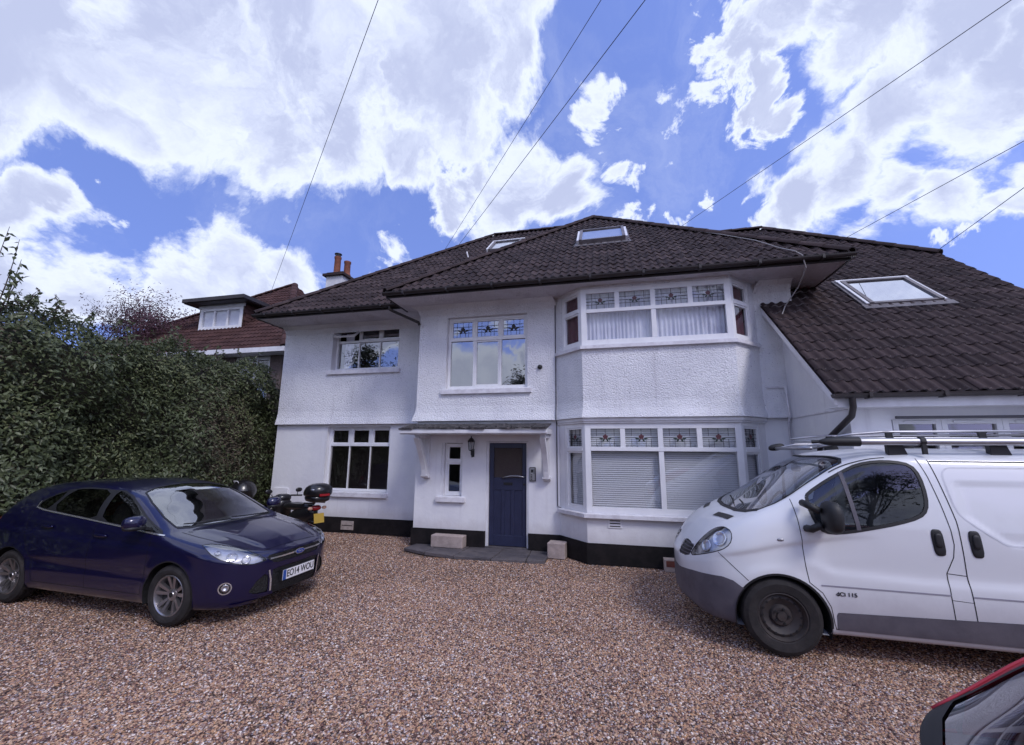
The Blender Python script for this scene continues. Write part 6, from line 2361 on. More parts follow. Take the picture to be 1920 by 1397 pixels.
# ================================================================== HEDGE
def leaf_mat(name, c1, c2, c3, rough=0.42, spec=0.45):
    m = bpy.data.materials.new(name)
    m.use_nodes = True
    T = NT(m.node_tree)
    m.node_tree.nodes.clear()
    r = T.n('ShaderNodeAttribute', attribute_name='tv').outputs['Fac']
    ramp = T.n('ShaderNodeValToRGB', i_0=r)
    cr = ramp.color_ramp
    cr.elements[0].color = (*c1, 1)
    cr.elements[1].color = (*c3, 1)
    e = cr.elements.new(0.6)
    e.color = (*c2, 1)
    b = T.n('ShaderNodeBsdfPrincipled', i_Roughness=rough)
    b.inputs['Specular IOR Level'].default_value = spec
    T.link(ramp.outputs[0], b.inputs['Base Color'])
    tr = T.n('ShaderNodeBsdfTranslucent')
    T.link(ramp.outputs[0], tr.inputs[0])
    mx = T.n('ShaderNodeMixShader', i_0=0.22, i_1=b.outputs[0], i_2=tr.outputs[0])
    T.n('ShaderNodeOutputMaterial', i_Surface=mx.outputs[0])
    return m


MT['leaf'] = leaf_mat('laurel_leaf', (0.058, 0.072, 0.034), (0.104, 0.128, 0.060), (0.18, 0.21, 0.11))
MT['leaf_young'] = leaf_mat('young_hedge_leaf', (0.12, 0.14, 0.06), (0.17, 0.19, 0.085), (0.24, 0.25, 0.13), rough=0.5)
MT['leaf_brown'] = leaf_mat('brown_hedge_leaf', (0.085, 0.062, 0.045), (0.115, 0.095, 0.060), (0.17, 0.125, 0.095), rough=0.6)
MT['leaf_purple'] = leaf_mat('purple_plum_leaf', (0.07, 0.03, 0.045), (0.10, 0.042, 0.062), (0.15, 0.07, 0.09), rough=0.55)
MT['leaf_tree'] = leaf_mat('tree_leaf', (0.025, 0.035, 0.015), (0.04, 0.055, 0.022), (0.06, 0.08, 0.035))
MT['bark'] = mat('grey_brown_bark', (0.055, 0.042, 0.035), (0.09, 0.07, 0.06), rough=0.95, ns=12, bump=0.7, bscale=25, bdist=0.02)
MT['hedge_core'] = mat('hedge_inside', (0.035, 0.034, 0.024), (0.05, 0.042, 0.03), rough=1.0, ns=6)


def leaves(name, P, N, size, m, parent=None, kind='stuff', fold=0.25, droop=0.4, aspect=0.42, seed=0, local=False):
    """P points, N outward directions (numpy): one pointed, folded leaf each"""
    r = np.random.default_rng(seed)
    k = len(P)
    n = N + r.normal(0, 0.45, (k, 3))
    n /= np.linalg.norm(n, axis=1, keepdims=True) + 1e-9
    d = r.normal(0, 1, (k, 3)) + np.array([0, 0, -droop]) + N * 0.9
    d -= n * (d * n).sum(1, keepdims=True)
    d /= np.linalg.norm(d, axis=1, keepdims=True) + 1e-9
    s = np.cross(n, d)
    L = (size * r.uniform(0.6, 1.25, k))[:, None]
    w = L * aspect * 0.5
    a = P
    tip = P + d * L - n * L * 0.12
    m1 = P + d * L * 0.45
    l1 = m1 + s * w + n * w * fold
    l2 = m1 - s * w + n * w * fold
    V = np.stack([a, l1, tip, l2], 1).reshape(-1, 3)
    idx = np.arange(k) * 4
    F = np.stack([np.stack([idx, idx + 2, idx + 1], 1), np.stack([idx, idx + 3, idx + 2], 1)], 1).reshape(-1, 3)
    me = bpy.data.meshes.new(name)
    me.vertices.add(len(V))
    me.vertices.foreach_set('co', V.astype(np.float32).ravel())
    me.loops.add(len(F) * 3)
    me.loops.foreach_set('vertex_index', F.astype(np.int32).ravel())
    me.polygons.add(len(F))
    me.polygons.foreach_set('loop_start', np.arange(len(F), dtype=np.int32) * 3)
    at = me.attributes.new('tv', 'FLOAT', 'FACE')
    at.data.foreach_set('value', np.repeat(r.beta(2, 2.6, k), 2).astype(np.float32))
    me.materials.append(MT[m])
    me.update()
    me.validate()
    o = bpy.data.objects.new(name, me)
    COL.objects.link(o)
    if parent is not None:
        put(o, parent, local)
    if kind:
        o['kind'] = kind
    return o


hedge = thing('laurel_hedge', 'tall dark green laurel hedge along the left side of the gravel drive', 'hedge', (-8.9, 4.5, 0))
r = np.random.default_rng(5)


def lump(y, z):
    return (0.16 * np.sin(1.7 * y + 0.8 * z) * np.sin(2.1 * z - 0.6 * y + 1) + 0.10 * np.sin(4.3 * y + 2.0 * z + 2) * np.sin(3.7 * z - 1.3 * y) + 0.06 * np.sin(9 * y - 3 * z) * np.sin(8 * z + 2 * y))


def htop(y):
    base = np.interp(y, [-2, 3.3, 4.6, 6.0, 7.2, 8.3, 9.2, 9.9], [4.1, 4.05, 4.0, 3.95, 4.02, 4.0, 3.88, 3.6])
    return base + 0.10 * np.sin(3.1 * y) + 0.07 * np.sin(7.7 * y + 1) - 0.05


HX = -8.42
k = 56000
y = r.uniform(-1.5, 9.75, k)
z = r.uniform(0.05, 1.0, k) ** 0.9 * htop(y)
dpt = r.exponential(0.10, k)
x = HX + lump(y, z) - dpt - np.where(y > 9.2, (y - 9.2) * 0.6, 0) - 0.10 * np.clip((z - htop(y) + 0.6) / 0.6, 0, 1) ** 2 * 3
N = np.stack([np.ones(k), -0.5 * np.cos(1.7 * y), 0.75 + 0.4 * np.cos(2.1 * z)], 1)
N /= np.linalg.norm(N, axis=1, keepdims=True)
brown = (np.sin(1.3 * y + 0.7) * np.sin(1.1 * z + 0.3 * y) + r.normal(0, 0.35, k)) > 0.55
Pm = np.stack([x, y, z], 1)
leaves('foliage', Pm[~brown], N[~brown], 0.095, 'leaf', hedge, seed=1)
leaves('brown_foliage', Pm[brown], N[brown], 0.055, 'leaf_brown', hedge, seed=2)
k = 15000
y = r.uniform(-1.5, 9.75, k)
x = HX - 0.1 - r.uniform(0, 1.5, k) ** 1.0
z = htop(y) + 0.10 * np.sin(5 * x + 3 * y) - r.exponential(0.09, k)
N = np.tile(np.array([[0.25, 0, 1.0]]), (k, 1))
leaves('top_foliage', np.stack([x, y, z], 1), N, 0.09, 'leaf', hedge, seed=3)
k = 6000                                              # end of the hedge by the house
z = r.uniform(0.1, 3.3, k)
x = HX - r.uniform(0, 1.4, k)
y = 9.75 + 0.2 * np.sin(3 * x + 2 * z) - r.exponential(0.1, k)
leaves('end_foliage', np.stack([x, y, z], 1), np.tile(np.array([[0.2, 1, 0.2]]), (k, 1)), 0.09, 'leaf', hedge, seed=4)
k = 9000                                              # paler young growth in patches
y = r.uniform(2.5, 9.6, k)
z = r.uniform(0.15, 1.0, k) ** 0.7 * htop(y)
ok = (np.sin(2.3 * y + 1.1 * z + 2) * np.sin(1.9 * z - 0.8 * y) + r.normal(0, 0.3, k)) > 0.30
y, z = y[ok], z[ok]
x = HX + lump(y, z) + 0.03 - r.exponential(0.05, len(y)) - 0.10 * np.clip((z - htop(y) + 0.6) / 0.6, 0, 1) ** 2 * 3 - np.where(y > 9.2, (y - 9.2) * 0.6, 0)
leaves('young_foliage', np.stack([x, y, z], 1), np.tile(np.array([[0.8, -0.1, 0.7]]), (len(y), 1)), 0.062, 'leaf_young', hedge, seed=6)
mb = MB()                                             # a few bare twigs showing on the clipped face
for i in range(120):
    yy = r.uniform(3, 9.5)
    zz = r.uniform(0.3, float(htop(yy)) - 0.3)
    xx = HX + float(lump(yy, zz)) - 0.12
    mb.tube([(xx - 0.2, yy, zz - 0.15), (xx, yy + r.normal(0, .06), zz), (xx + 0.13, yy + r.normal(0, .12), zz + r.uniform(0.05, 0.22))], [0.008, 0.006, 0.003], 4)
mb.build('twigs', 'bark', hedge, kind='stuff')
mb = MB()
ys = np.linspace(-1.5, 9.45, 23)
sec = []
for yy in ys:
    t = float(htop(yy)) - 0.22
    sec.append([(HX - 0.42, yy, 0.0), (HX - 0.34 + float(lump(yy, 1.2)) * .6, yy, 1.2), (HX - 0.36 + float(lump(yy, 2.6)) * .6, yy, 2.6), (HX - 0.55, yy, t - 0.25), (HX - 0.85, yy, t), (HX - 1.5, yy, t - 0.1), (HX - 1.6, yy, 0.0)])
n_ = len(sec[0])
mb.add([p for s_ in sec for p in s_], [(i * n_ + j, i * n_ + j + 1, (i + 1) * n_ + j + 1, (i + 1) * n_ + j) for i in range(len(ys) - 1) for j in range(n_ - 1)] + [tuple(range(n_)), tuple((len(ys) - 1) * n_ + j for j in reversed(range(n_)))])
mb.build('branches', 'hedge_core', hedge)  # solid dark core added to block light between the leaves, not separate branches


def sprig(base, tip, k, size, m, parent, seed, stem='bark', rad=0.012, fan=0.6):
    rr = np.random.default_rng(seed)
    base, tip = np.array(base), np.array(tip)
    bend = rr.normal(0, 0.08, 3)
    pts = [base + (tip - base) * t + bend * 4 * t * (1 - t) for t in np.linspace(0, 1, 7)]
    mb = MB()
    mb.tube([tuple(p) for p in pts], [rad * (1 - 0.75 * i / 6) for i in range(7)], 5)
    mb.build('shoot', stem, parent)
    t = rr.uniform(0.25, 1, k)
    P = base + (tip - base) * t[:, None] + bend * (4 * t * (1 - t))[:, None]
    a = rr.uniform(0, 2 * np.pi, k)
    d = (tip - base) / np.linalg.norm(tip - base)
    s1 = np.cross(d, [0.3, 0.5, 0.8]); s1 /= np.linalg.norm(s1)
    s2 = np.cross(d, s1)
    N = s1 * np.cos(a)[:, None] + s2 * np.sin(a)[:, None] + d * fan
    leaves('shoot_leaves', P, N, size, m, parent, seed=seed + 50, droop=0.1)


for i in range(34):                                   # young shoots standing out of the clipped top
    yy = r.uniform(3.4, 9.2)
    hgt = r.uniform(0.12, 0.34)
    b = np.array([HX - r.uniform(0.15, 0.6), yy, float(htop(yy)) - 0.12])
    sprig(b, b + np.array([r.normal(0, .08), r.normal(0, .08), hgt + 0.1]), 14, 0.085, 'leaf', hedge, 100 + i)
for i, (yy, hh, kx) in enumerate(((3.86, 1.30, .0), (3.93, 1.10, .05), (4.0, 0.75, .05), (4.08, 0.45, .05), (4.2, 0.12, .1), (4.42, 0.2, .1), (4.95, 0.10, .1))):
    b = np.array([HX - 0.28, yy, float(htop(yy)) - 0.2])
    sprig(b, b + np.array([kx * .5, kx + .05, hh + 0.2]), 15 if i > 2 else 26, 0.105, 'leaf', hedge, 200 + i, rad=0.012)
for i, (yy, hh) in enumerate(((4.30, 0.52), (4.48, 0.58), (4.1, 0.46), (4.7, 0.36))):
    b = np.array([HX - 0.45, yy - 0.2, float(htop(yy)) - 0.2])
    sprig(b, b + np.array([.10, .32, hh]), 42, 0.05, 'leaf_brown', hedge, 230 + i, rad=0.007)


# ================================================================== TREES
def tree(name, label, base, h, crown_c, crown_r, m, nleaf, size, seed, cat='tree', sparse=0.5, trunk_r=0.12, group=None, nb=9, bark='bark', conifer=False):
    t = thing(name, label, cat, base, 0, group)
    rr = np.random.default_rng(seed)
    b = np.array(base, float)
    cc = b + np.array(crown_c)
    R = np.array(crown_r, float)
    mb = MB()
    top = cc + np.array([0, 0, R[2] * 0.6])
    trunk = [b + (top - b) * s_ + np.array([rr.normal(0, .05), rr.normal(0, .05), 0]) * (0.3 + s_) for s_ in np.linspace(0, 1, 7)]
    mb.tube([tuple(p) for p in trunk], [trunk_r * (1 - 0.8 * i / 6) for i in range(7)], 8)
    mb.build('trunk', bark, t, smooth=True)
    mbb = MB()
    tips = []
    for i in range(nb):
        s_ = rr.uniform(0.3, 0.95)
        p0 = b + (top - b) * s_
        if conifer:
            a = rr.uniform(0, 2 * np.pi)
            ln = R[0] * (1.05 - s_) * 1.3
            e = p0 + np.array([np.cos(a) * ln, np.sin(a) * ln, -0.15 * ln])
        else:
            v = rr.normal(0, 1, 3)
            v /= np.linalg.norm(v)
            v[2] = abs(v[2]) * 0.9 - 0.1
            e = cc + v * R * rr.uniform(0.65, 1.0)
        mid = (p0 + e) / 2 + rr.normal(0, 0.12, 3)
        mbb.tube([tuple(p0), tuple(mid), tuple(e)], [trunk_r * 0.35, trunk_r * 0.2, trunk_r * 0.06], 5)
        for q in range(4):
            f_ = rr.uniform(0.4, 1.0)
            s0 = mid + (e - mid) * f_ if f_ > .5 else p0 + (mid - p0) * f_
            e2 = s0 + rr.normal(0, 1, 3) * R * 0.28
            if conifer:
                e2[2] = s0[2] - 0.1
            mbb.tube([tuple(s0), tuple((s0 + e2) / 2 + rr.normal(0, .03, 3)), tuple(e2)], [trunk_r * 0.10, trunk_r * 0.06, trunk_r * 0.025], 4)
            tips.append((s0, e2))
        tips.append((mid, e))
    mbb.build('branches', bark, t)
    per = max(1, nleaf // len(tips))
    P, N = [], []
    for (a_, e_) in tips:
        s_ = rr.uniform(0.15, 1.08, per)[:, None]
        q = a_ + (e_ - a_) * s_ + rr.normal(0, 1, (per, 3)) * sparse * R.mean() * 0.16
        P.append(q)
        nn = q - cc
        N.append(nn / (np.linalg.norm(nn, axis=1, keepdims=True) + 1e-6))
    leaves('crown', np.concatenate(P), np.concatenate(N), size, m, t, seed=seed, kind=None)
    return t


tree('plum_tree', 'sparse purple leaved plum tree standing behind the hedge', (-17.2, 12.0, 0), 8, (0, 0, 6.3), (2.2, 1.7, 1.75), 'leaf_purple', 9500, 0.095, 21, sparse=0.55, trunk_r=0.10, nb=46)

# ================================================================== NEIGHBOUR'S HOUSE
nb = thing('neighbour_house', 'brown roofed neighbouring house with a flat topped dormer behind the hedge', 'house', (-14, 13, 0))
mb = MB()
ny = 11.1
wallgrid(mb, (-18.8, ny, 0), (1, 0, 0), (0, -1, 0), 8.6, 0, 4.98, [(6.75, 8.15, 3.2, 4.86)], 0.1)
mb.quad((-10.2, ny, 0), (-10.2, 18, 0), (-10.2, 18, 5), (-10.2, ny, 5))
mb.quad((-18.8, 18, 0), (-18.8, ny, 0), (-18.8, ny, 5), (-18.8, 18, 5))
mb.build('wall', 'brown_wall', nb)
f, won, tp, bp_ = window((-12.05, ny + 0.06, 3.2), X1, NF, 1.40, 1.66, (0.28, 0.55), (0.28, 0.55), 0.28, fw=0.08, mw=0.12, gl_top='glass_dark', gl_bot='glass_dark', par=nb)
sill(won, (-12.05, ny), X1, NF, 1.4, 3.1, 3.2, 0.06)
NE, NY = 5.0, 10.65
rpN = RoofPlane((-19.3, NY, NE), (1, 0, 0), (0, 1, 0), 1.0)
apx = (-13.07, 14.5)
NT_V, NT_F = tile_geo(0.32, 0.25, 0.8)
rn = roof(rpN, [[(-19.3, NY), (-9.75, NY), apx]], 0, nb, tile_mat='tile_red', tw=0.32, tg=0.25, geo=(NT_V, NT_F),
          sheet_extra=[[(-9.75, NY, NE), (-9.75, 18.3, NE), (*apx, 8.85)], [(-9.75, 18.3, NE), (-19.3, 18.3, NE), (*apx, 8.85)], [(-19.3, 18.3, NE), (-19.3, NY, NE), (*apx, 8.85)]])
rpN2 = RoofPlane((-9.75, NY, NE), (0, 1, 0), (-1, 0, 0), 3.85 / 3.32)
roof(rpN2, [[(-9.75, NY), (-9.75, 18.3), apx]], 0, nb, tile_mat='tile_red', tw=0.32, tg=0.25, geo=(NT_V, NT_F))
RIDGE_RED = ridge_mesh('tile_red')
ridge((-9.75, NY, NE), (*apx, 8.85), rn, mesh=RIDGE_RED)
ridge((-19.3, NY, NE), (*apx, 8.85), rn, mesh=RIDGE_RED)
mb = MB()
mb.box(-19.4, -9.7, NY - 0.06, NY - 0.03, NE - 0.13, NE + 0.02)
mb.box(-19.3, -9.75, NY - 0.03, ny, NE - 0.13, NE - 0.11)
mb.build('white_fascia', 'white_wood', nb)
# dormer
dy = 11.72
dz0 = rpN.z(0, dy)
mb = MB()
mb.poly([(-12.62, dy, dz0), (-12.62, dy, 7.02), (-12.62, 13.2, 7.02), (-12.62, 12.7, rpN.z(0, 12.7) - .02)][::-1])
mb.poly([(-14.58, dy, dz0), (-14.58, dy, 7.02), (-14.58, 13.2, 7.02)])
dm = mb.build('dormer', 'tile_red', nb)
NTm = 0
mb = MB()                                              # tile hanging on the cheek
for r_ in range(6):
    for c_ in range(8):
        y0, z0 = dy + 0.02 + c_ * 0.165 + (0.08 if r_ % 2 else 0), dz0 + 0.02 + r_ * 0.15
        if z0 + 0.13 < 7.0 and z0 > rpN.z(0, y0 + 0.16) - 0.12 and y0 + .16 < 13.0:
            mb.obox((-12.615, y0, z0), (0.03, 0, -0.0), (0, 0.158, 0), (-0.022, 0, 0.16))
mb.build('hung_tiles', 'tile_red', dm, kind='stuff')
mb = MB()
mb.box(-14.95, -12.25, dy - 0.42, 13.4, 7.06, 7.20)
mb.box(-14.92, -12.28, dy - 0.36, 13.3, 7.03, 7.058)
mb.build('flat_roof', 'gutter', dm, bevel=0.01)
mb = MB()
mb.box(-14.62, -12.58, dy - 0.03, dy + 0.02, 6.92, 7.03)
mb.build('dormer_fascia', 'white_wood', dm)
f, wod, tp, bp_ = window((-14.55, dy, dz0 + 0.03), X1, NF, 1.90, 0.85, (), (0.345, 0.655), 0.0, fw=0.13, mw=0.07, par=nb)
mb = MB()
mb.quad((-14.5, dy + 0.1, dz0), (-12.7, dy + 0.1, dz0), (-12.7, dy + 0.1, 6.95), (-14.5, dy + 0.1, 6.95))
mb.build('roller_blind', 'net', wod)
mb = MB()
mb.obox((-14.85, dy - 0.16, dz0 - 0.20), (2.4, 0, 0), (0, 0.2, 0.2), (0, -0.02, 0.025))
mb.build('lead_flashing', 'white_stack', dm)

# side gate between hedge and house
MT['gate_wood'] = mat('dark_stained_timber', (0.035, 0.018, 0.016), (0.055, 0.03, 0.026), rough=0.8, ns=6, bump=0.4, bscale=30)
gate = thing('side_gate', 'dark brown boarded side gate between the hedge and the white house', 'gate', (-8.6, 9.45, 0))
for k in range(5):
    mb = MB()
    mb.box(-8.98 + k * 0.155, -8.832 + k * 0.155, 9.44, 9.465, 0.05, 2.05)
    mb.build('board', 'gate_wood', gate, bevel=0.004)
mb = MB()
for z0 in (0.35, 1.1, 1.8):
    mb.box(-8.98, -8.21, 9.466, 9.50, z0, z0 + 0.1)
mb.build('ledge', 'gate_wood', gate)
mb = MB()
mb.box(-9.10, -8.985, 9.42, 9.52, 0, 2.12)
mb.build('gate_post', 'gate_wood', gate, bevel=0.006)
mb = MB()
mb.box(-9.4, -8.2, 9.40, 9.54, 2.13, 2.3)
mb.build('gate_head', 'gate_wood', gate, bevel=0.006)
# ================================================================== SCOOTER BEHIND THE CAR
scoot = thing('motor_scooter', 'black motor scooter with a round top box parked between the blue car and the house', 'scooter', (-6.27, 7.52, 0), math.radians(158))
# local: +x forward, rear at -x
MT['scoot'] = mat('black_scooter_plastic', (0.012, 0.011, 0.013), rough=0.3, coat=0.4)


def wheel2(parent, c, R, Wd):
    mb = MB()
    mb.lathe([(R - .09, -Wd / 2 + .01), (R - .03, -Wd / 2), (R, -Wd / 4), (R, Wd / 4), (R - .03, Wd / 2), (R - .09, Wd / 2 - .01)], 28, c, (0, 1, 0))
    w = mb.build('wheel', 'tyre', parent, smooth=True, local=True)
    mb = MB()
    for k in range(5):
        a = 2 * math.pi * k / 5
        mb.bar((c[0], c[1], c[2]), (c[0] + (R - .08) * math.cos(a), c[1], c[2] + (R - .08) * math.sin(a)), .03, .025, up=(0, 1, 0))
    mb.lathe([(R - .095, -.03), (R - .075, -.03), (R - .075, .03), (R - .095, .03)], 28, c, (0, 1, 0))
    mb.build('rim', 'steel_dark', w, local=True)


wheel2(scoot, (-.66, 0, .26), .26, .13)
wheel2(scoot, (.66, 0, .26), .26, .11)
mb = superbox(-.22, 0, .78, .46, .15, .075, 2.8, shear=lambda a, b, c: (a, b, c + .55 * max(0, -a - .15) - .35 * max(0, a - .3)))
mb.build('seat', 'scoot', scoot, smooth=True, local=True)
mb = superbox(-.42, 0, .62, .40, .17, .16, 2.6, shear=lambda a, b, c: (a, b * (1 + .25 * a), c - .55 * a))
mb.build('tail_fairing', 'scoot', scoot, smooth=True, local=True)
mb = superbox(.02, 0, .34, .40, .17, .10, 3)
mb.build('footboard', 'scoot', scoot, smooth=True, local=True)
mb = superbox(.46, 0, .60, .13, .19, .28, 2.8, shear=lambda a, b, c: (a - .75 * c, b, c))
mb.build('leg_shield', 'scoot', scoot, smooth=True, local=True)
mb = superbox(.42, 0, .90, .13, .15, .08, 2.6)
mb.build('headset', 'scoot', scoot, smooth=True, local=True)
mb = MB()
mb.tube([(.30, -.34, .93), (.38, -.15, .94), (.40, 0, .93), (.38, .15, .94), (.30, .34, .93)], .017, 8)
mb.tube([(.66, 0, .26), (.52, 0, .72), (.42, 0, .88)], .03, 8)
mb.build('handlebar', 'iron', scoot, smooth=True, local=True)
for sg in (1, -1):
    mb = MB()
    mb.tube([(.34, sg * .25, .94), (.40, sg * .29, 1.02)], .008, 6)
    mi = mb.build('mirror_stem', 'iron', scoot, local=True)
    mb = superbox(.40, sg * .31, 1.04, .02, .07, .045, 2.5)
    mb.build('mirror', 'scoot', scoot, smooth=True, local=True)
mb = superbox(-.66, 0, .565, .24, .075, .03, 2.5, shear=lambda a, b, c: (a, b, c + .9 * min(0, a + .2) * 1.2))
mb.build('mudguard', 'scoot', scoot, smooth=True, local=True)
mb = MB()
mb.tube([(-.05, -.14, .22), (-.35, -.17, .25), (-.72, -.18, .34)], [.03, .055, .055], 10)
mb.build('exhaust', 'steel_dark', scoot, smooth=True, local=True)
# frame rails with daylight between seat and mudguard, rack
mb = MB()
for sg in (1, -1):
    mb.tube([(-.30, sg * .12, .70), (-.62, sg * .11, .88), (-.95, sg * .10, .90)], .014, 6)
    mb.tube([(-.45, sg * .11, .45), (-.80, sg * .09, .80)], .014, 6)
mb.build('rack_tube', 'iron', scoot, local=True)
mb = superbox(-.86, 0, .98, .20, .20, .075, 3.2, shear=lambda a, b, c: (a, b * (1 + .1 * c), c))
tb = mb.build('top_box', 'scoot', scoot, smooth=True, local=True)
mb = superbox(-.86, 0, 1.09, .245, .24, .17, 2.4, shear=lambda a, b, c: (a - .15 * c, b, max(c, -.35)))
mb.build('top_box_lid', 'scoot', tb, smooth=True, local=True)
mb = MB()
mb.box(-1.10, -1.05, -.10, .10, 1.03, 1.075)
mb.build('box_reflector', 'red_lens', tb, local=True, bevel=.006)
mb = superbox(-.97, .14, 1.15, .07, .075, .03, 2.4)
mb.build('lid_badge', 'silver', tb, smooth=True, local=True)
mb = superbox(-.84, 0, .80, .06, .09, .05, 2.6)
mb.build('tail_light', 'red_lens', scoot, smooth=True, local=True)
for sg in (1, -1):
    mb = superbox(-.88, sg * .14, .80, .03, .045, .03, 2.4)
    mb.build('indicator', 'amber', scoot, smooth=True, local=True)
mb = MB()
mb.obox((-.985, -.10, .54), (0, .20, 0), (.035, 0, .17), (.006, 0, -.001))
pl_ = mb.build('number_plate', 'plate_yellow', scoot, local=True)
mb = MB()
mb.obox((-.93, -.012, .50), (0, .024, 0), (.06, 0, .30), (.012, 0, 0))
mb.build('plate_hanger', 'iron', scoot, local=True)

# dark domed barbecue beside the gate
bbq = thing('kettle_barbecue', 'dark domed kettle barbecue standing by the side gate behind the car', 'barbecue', (-8.15, 8.15, 0))
bz = 0.0
mb = MB()
mb.lathe([(0, 1.20), (.03, 1.20), (.10, 1.185), (.18, 1.14), (.245, 1.06), (.27, .97)], 24, (-8.15, 8.15, 0), (0, 0, 1))
mb.build('lid', 'scoot', bbq, smooth=True)
mb = MB()
mb.lathe([(.272, .968), (.265, .90), (.22, .80), (.13, .73), (0, .71)], 24, (-8.15, 8.15, 0), (0, 0, 1))
mb.build('bowl', 'scoot', bbq, smooth=True)
for k in range(3):
    a = 2 * math.pi * k / 3 + .4
    mb = MB()
    mb.tube([(-8.15 + .16 * math.cos(a), 8.15 + .16 * math.sin(a), .78), (-8.15 + .30 * math.cos(a), 8.15 + .30 * math.sin(a), .0)], .012, 6)
    mb.build('leg', 'silver', bbq)
mb = MB()
mb.tube([(-8.20, 7.95, 1.14), (-8.20, 7.92, 1.18), (-8.10, 7.92, 1.18), (-8.10, 7.95, 1.14)], .010, 6)
mb.build('handle', 'white_wood', bbq)

# ================================================================== RED CAR AT THE CORNER OF THE DRIVE
red = thing('red_car', 'dark red hatchback of which only the sloping rear window shows, nearest the viewer', 'car', (1.0 + 4.2, 1.55, 0), math.radians(180))
ROWS_R = [
    [(0, 0, .26), (4.2, 0, .34)],
    [(0, .70, .26), (.5, .78, .2), (3.8, .78, .2), (4.2, .68, .34)],
    [(0, .78, .34), (.5, .85, .28), (3.4, .84, .28), (4.2, .56, .50)],
    [(0, .80, .5), (.5, .86, .55), (3.4, .85, .56), (4.2, .60, .60)],
    [(0, .78, .60), (.6, .86, .76), (2.5, .865, .80), (3.4, .83, .80), (3.9, .73, .79), (4.2, .60, .74)],
    [(0, .74, .66), (.8, .81, .86), (2.5, .82, .90), (3.4, .78, .905), (3.9, .71, .87), (4.2, .58, .81)],
    [(0, .62, .69), (.9, .70, .90), (1.2, .71, .94), (1.9, .58, 1.28), (2.6, .56, 1.34), (3.15, .58, 1.325), (3.42, .62, 1.262), (3.65, .655, 1.13), (3.95, .675, .925), (4.06, .645, .885), (4.2, .56, .84)],
    [(0, .35, .70), (.9, .4, .94), (1.2, .4, .98), (1.9, .33, 1.33), (2.6, .32, 1.39), (3.15, .34, 1.375), (3.42, .36, 1.325), (3.65, .38, 1.20), (3.90, .40, 1.035), (4.10, .42, .905), (4.2, .42, .84)],
    [(0, 0, .70), (.9, 0, .95), (1.2, 0, 1.0), (1.9, 0, 1.35), (2.6, 0, 1.41), (3.15, 0, 1.39), (3.42, 0, 1.34), (3.65, 0, 1.215), (3.90, 0, 1.055), (4.14, 0, .905), (4.2, 0, .85)],
]
rb = Body(4.2, ROWS_R, (.6, 2.5), (.34, 3.0), nx=130, arches=((.85, .31, .36, .012), (3.35, .31, .36, .012)))
r_bp = rb.region('tailgate', [(3.84, .2), (3.84, 1.0), (4.6, 1.0), (4.6, .2)], SIDE)
RWIN = [(4.175, -.1), (4.155, .25), (4.10, .44), (4.02, .56), (3.93, .635), (3.70, .595), (3.45, .56), (3.22, .52), (3.18, -.1)]
r_rw = rb.region('rear_window', RWIN, TOP, lambda c, n, t: (n[:, 2] > .1) & (c[:, 2] > .8))
RFW = [(1.20, -.1), (1.25, .5), (1.36, .655), (1.85, .55), (1.92, -.1)]
r_fw = rb.region('windscreen', RFW, TOP, lambda c, n, t: (n[:, 2] > .1) & (c[:, 2] > .8))
RSW = smooth_poly([(1.45, .95), (1.95, 1.24), (2.6, 1.295), (3.1, 1.23), (3.45, 1.03), (3.4, .95)], 1)
r_sw = rb.region('window', RSW, SIDE, is_side)
r_ra = [rb.region('arch', circle(x, .31, .345), SIDE, lambda c, n, t: (np.abs(c[:, 1]) > .55) & (t < 4.5)) for x in (.85, 3.35)]
r_rl = rb.region('tail_light', [(3.88, .62), (3.86, .82), (4.5, .82), (4.5, .66)], SIDE, lambda c, n, t: np.abs(c[:, 1]) > .45)
rb.snap()
rb.mesh([0], 'body', 'paint_red', red)
MT['gloss_black'] = mat('black_gloss_panel', (0.02, 0.02, 0.024), rough=0.12, coat=1.0)
rb.mesh([r_bp], 'tailgate', 'trim', red)
MT['red_rear_glass'] = glass('dark_rear_glass', tint=(0.42, 0.45, 0.48), base=0.07, edge=0.95, power=2.0)
rb.mesh([r_rw], 'rear_window', 'red_rear_glass', red, -.003)
rb.mesh([r_fw], 'windscreen', 'screen_glass', red, -.003)
rb.split(r_sw, 'window', 'car_glass', red, -.003)
rb.split(r_rl, 'tail_light', 'red_lens', red)
mb = MB()
for sg in (1, -1):
    pts_ = []
    for i_ in range(14):
        x_ = 3.98 - .07 * i_
        h, nr = rb.cast((x_, float(np.interp(x_, [3.15, 3.42, 3.65, 3.95, 4.06], [.575, .615, .65, .668, .64]))), 'top', sg)
        if h is not None:
            pts_.append(h + V3((0, 0, .004)))
    mb.tube(pts_, .0065, 8)
MT['red_plain'] = mat('red_pillar_paint', (0.42, 0.03, 0.05), rough=0.5)
mb.build('pillar_moulding', 'red_plain', red, smooth=True, local=True, kind='stuff')
rb.strips('rear_window_seal', [(RWIN[:5][1:] and [(4.175, 0)] + RWIN[1:5], 'top', .03), ([RWIN[4]] + RWIN[5:8] + [(3.18, 0)], 'top', .018)], 'trim', red, off=.003)
rb.strips('window_seal', [(RSW, 'side', .022)], 'trim', red, closed=True, off=.003)
for wx in (.85, 3.35):
    for sg in (1, -1):
        wheel(red, (wx, sg * .75, .31), .31, .19, sg, 'alloy', .205)
arch_liner(red, .85, .31, .345, .85, .52)
arch_liner(red, 3.35, .31, .345, .85, .52)
for y in (.36, -.36):
    seat(red, 1.95, y, .46)
mb = superbox(3.05, 0, .66, .12, .62, .36, 4, shear=lambda a, b, c: (a + c * .8, b, c))
mb.build('rear_seat', 'interior', red, smooth=True, local=True)
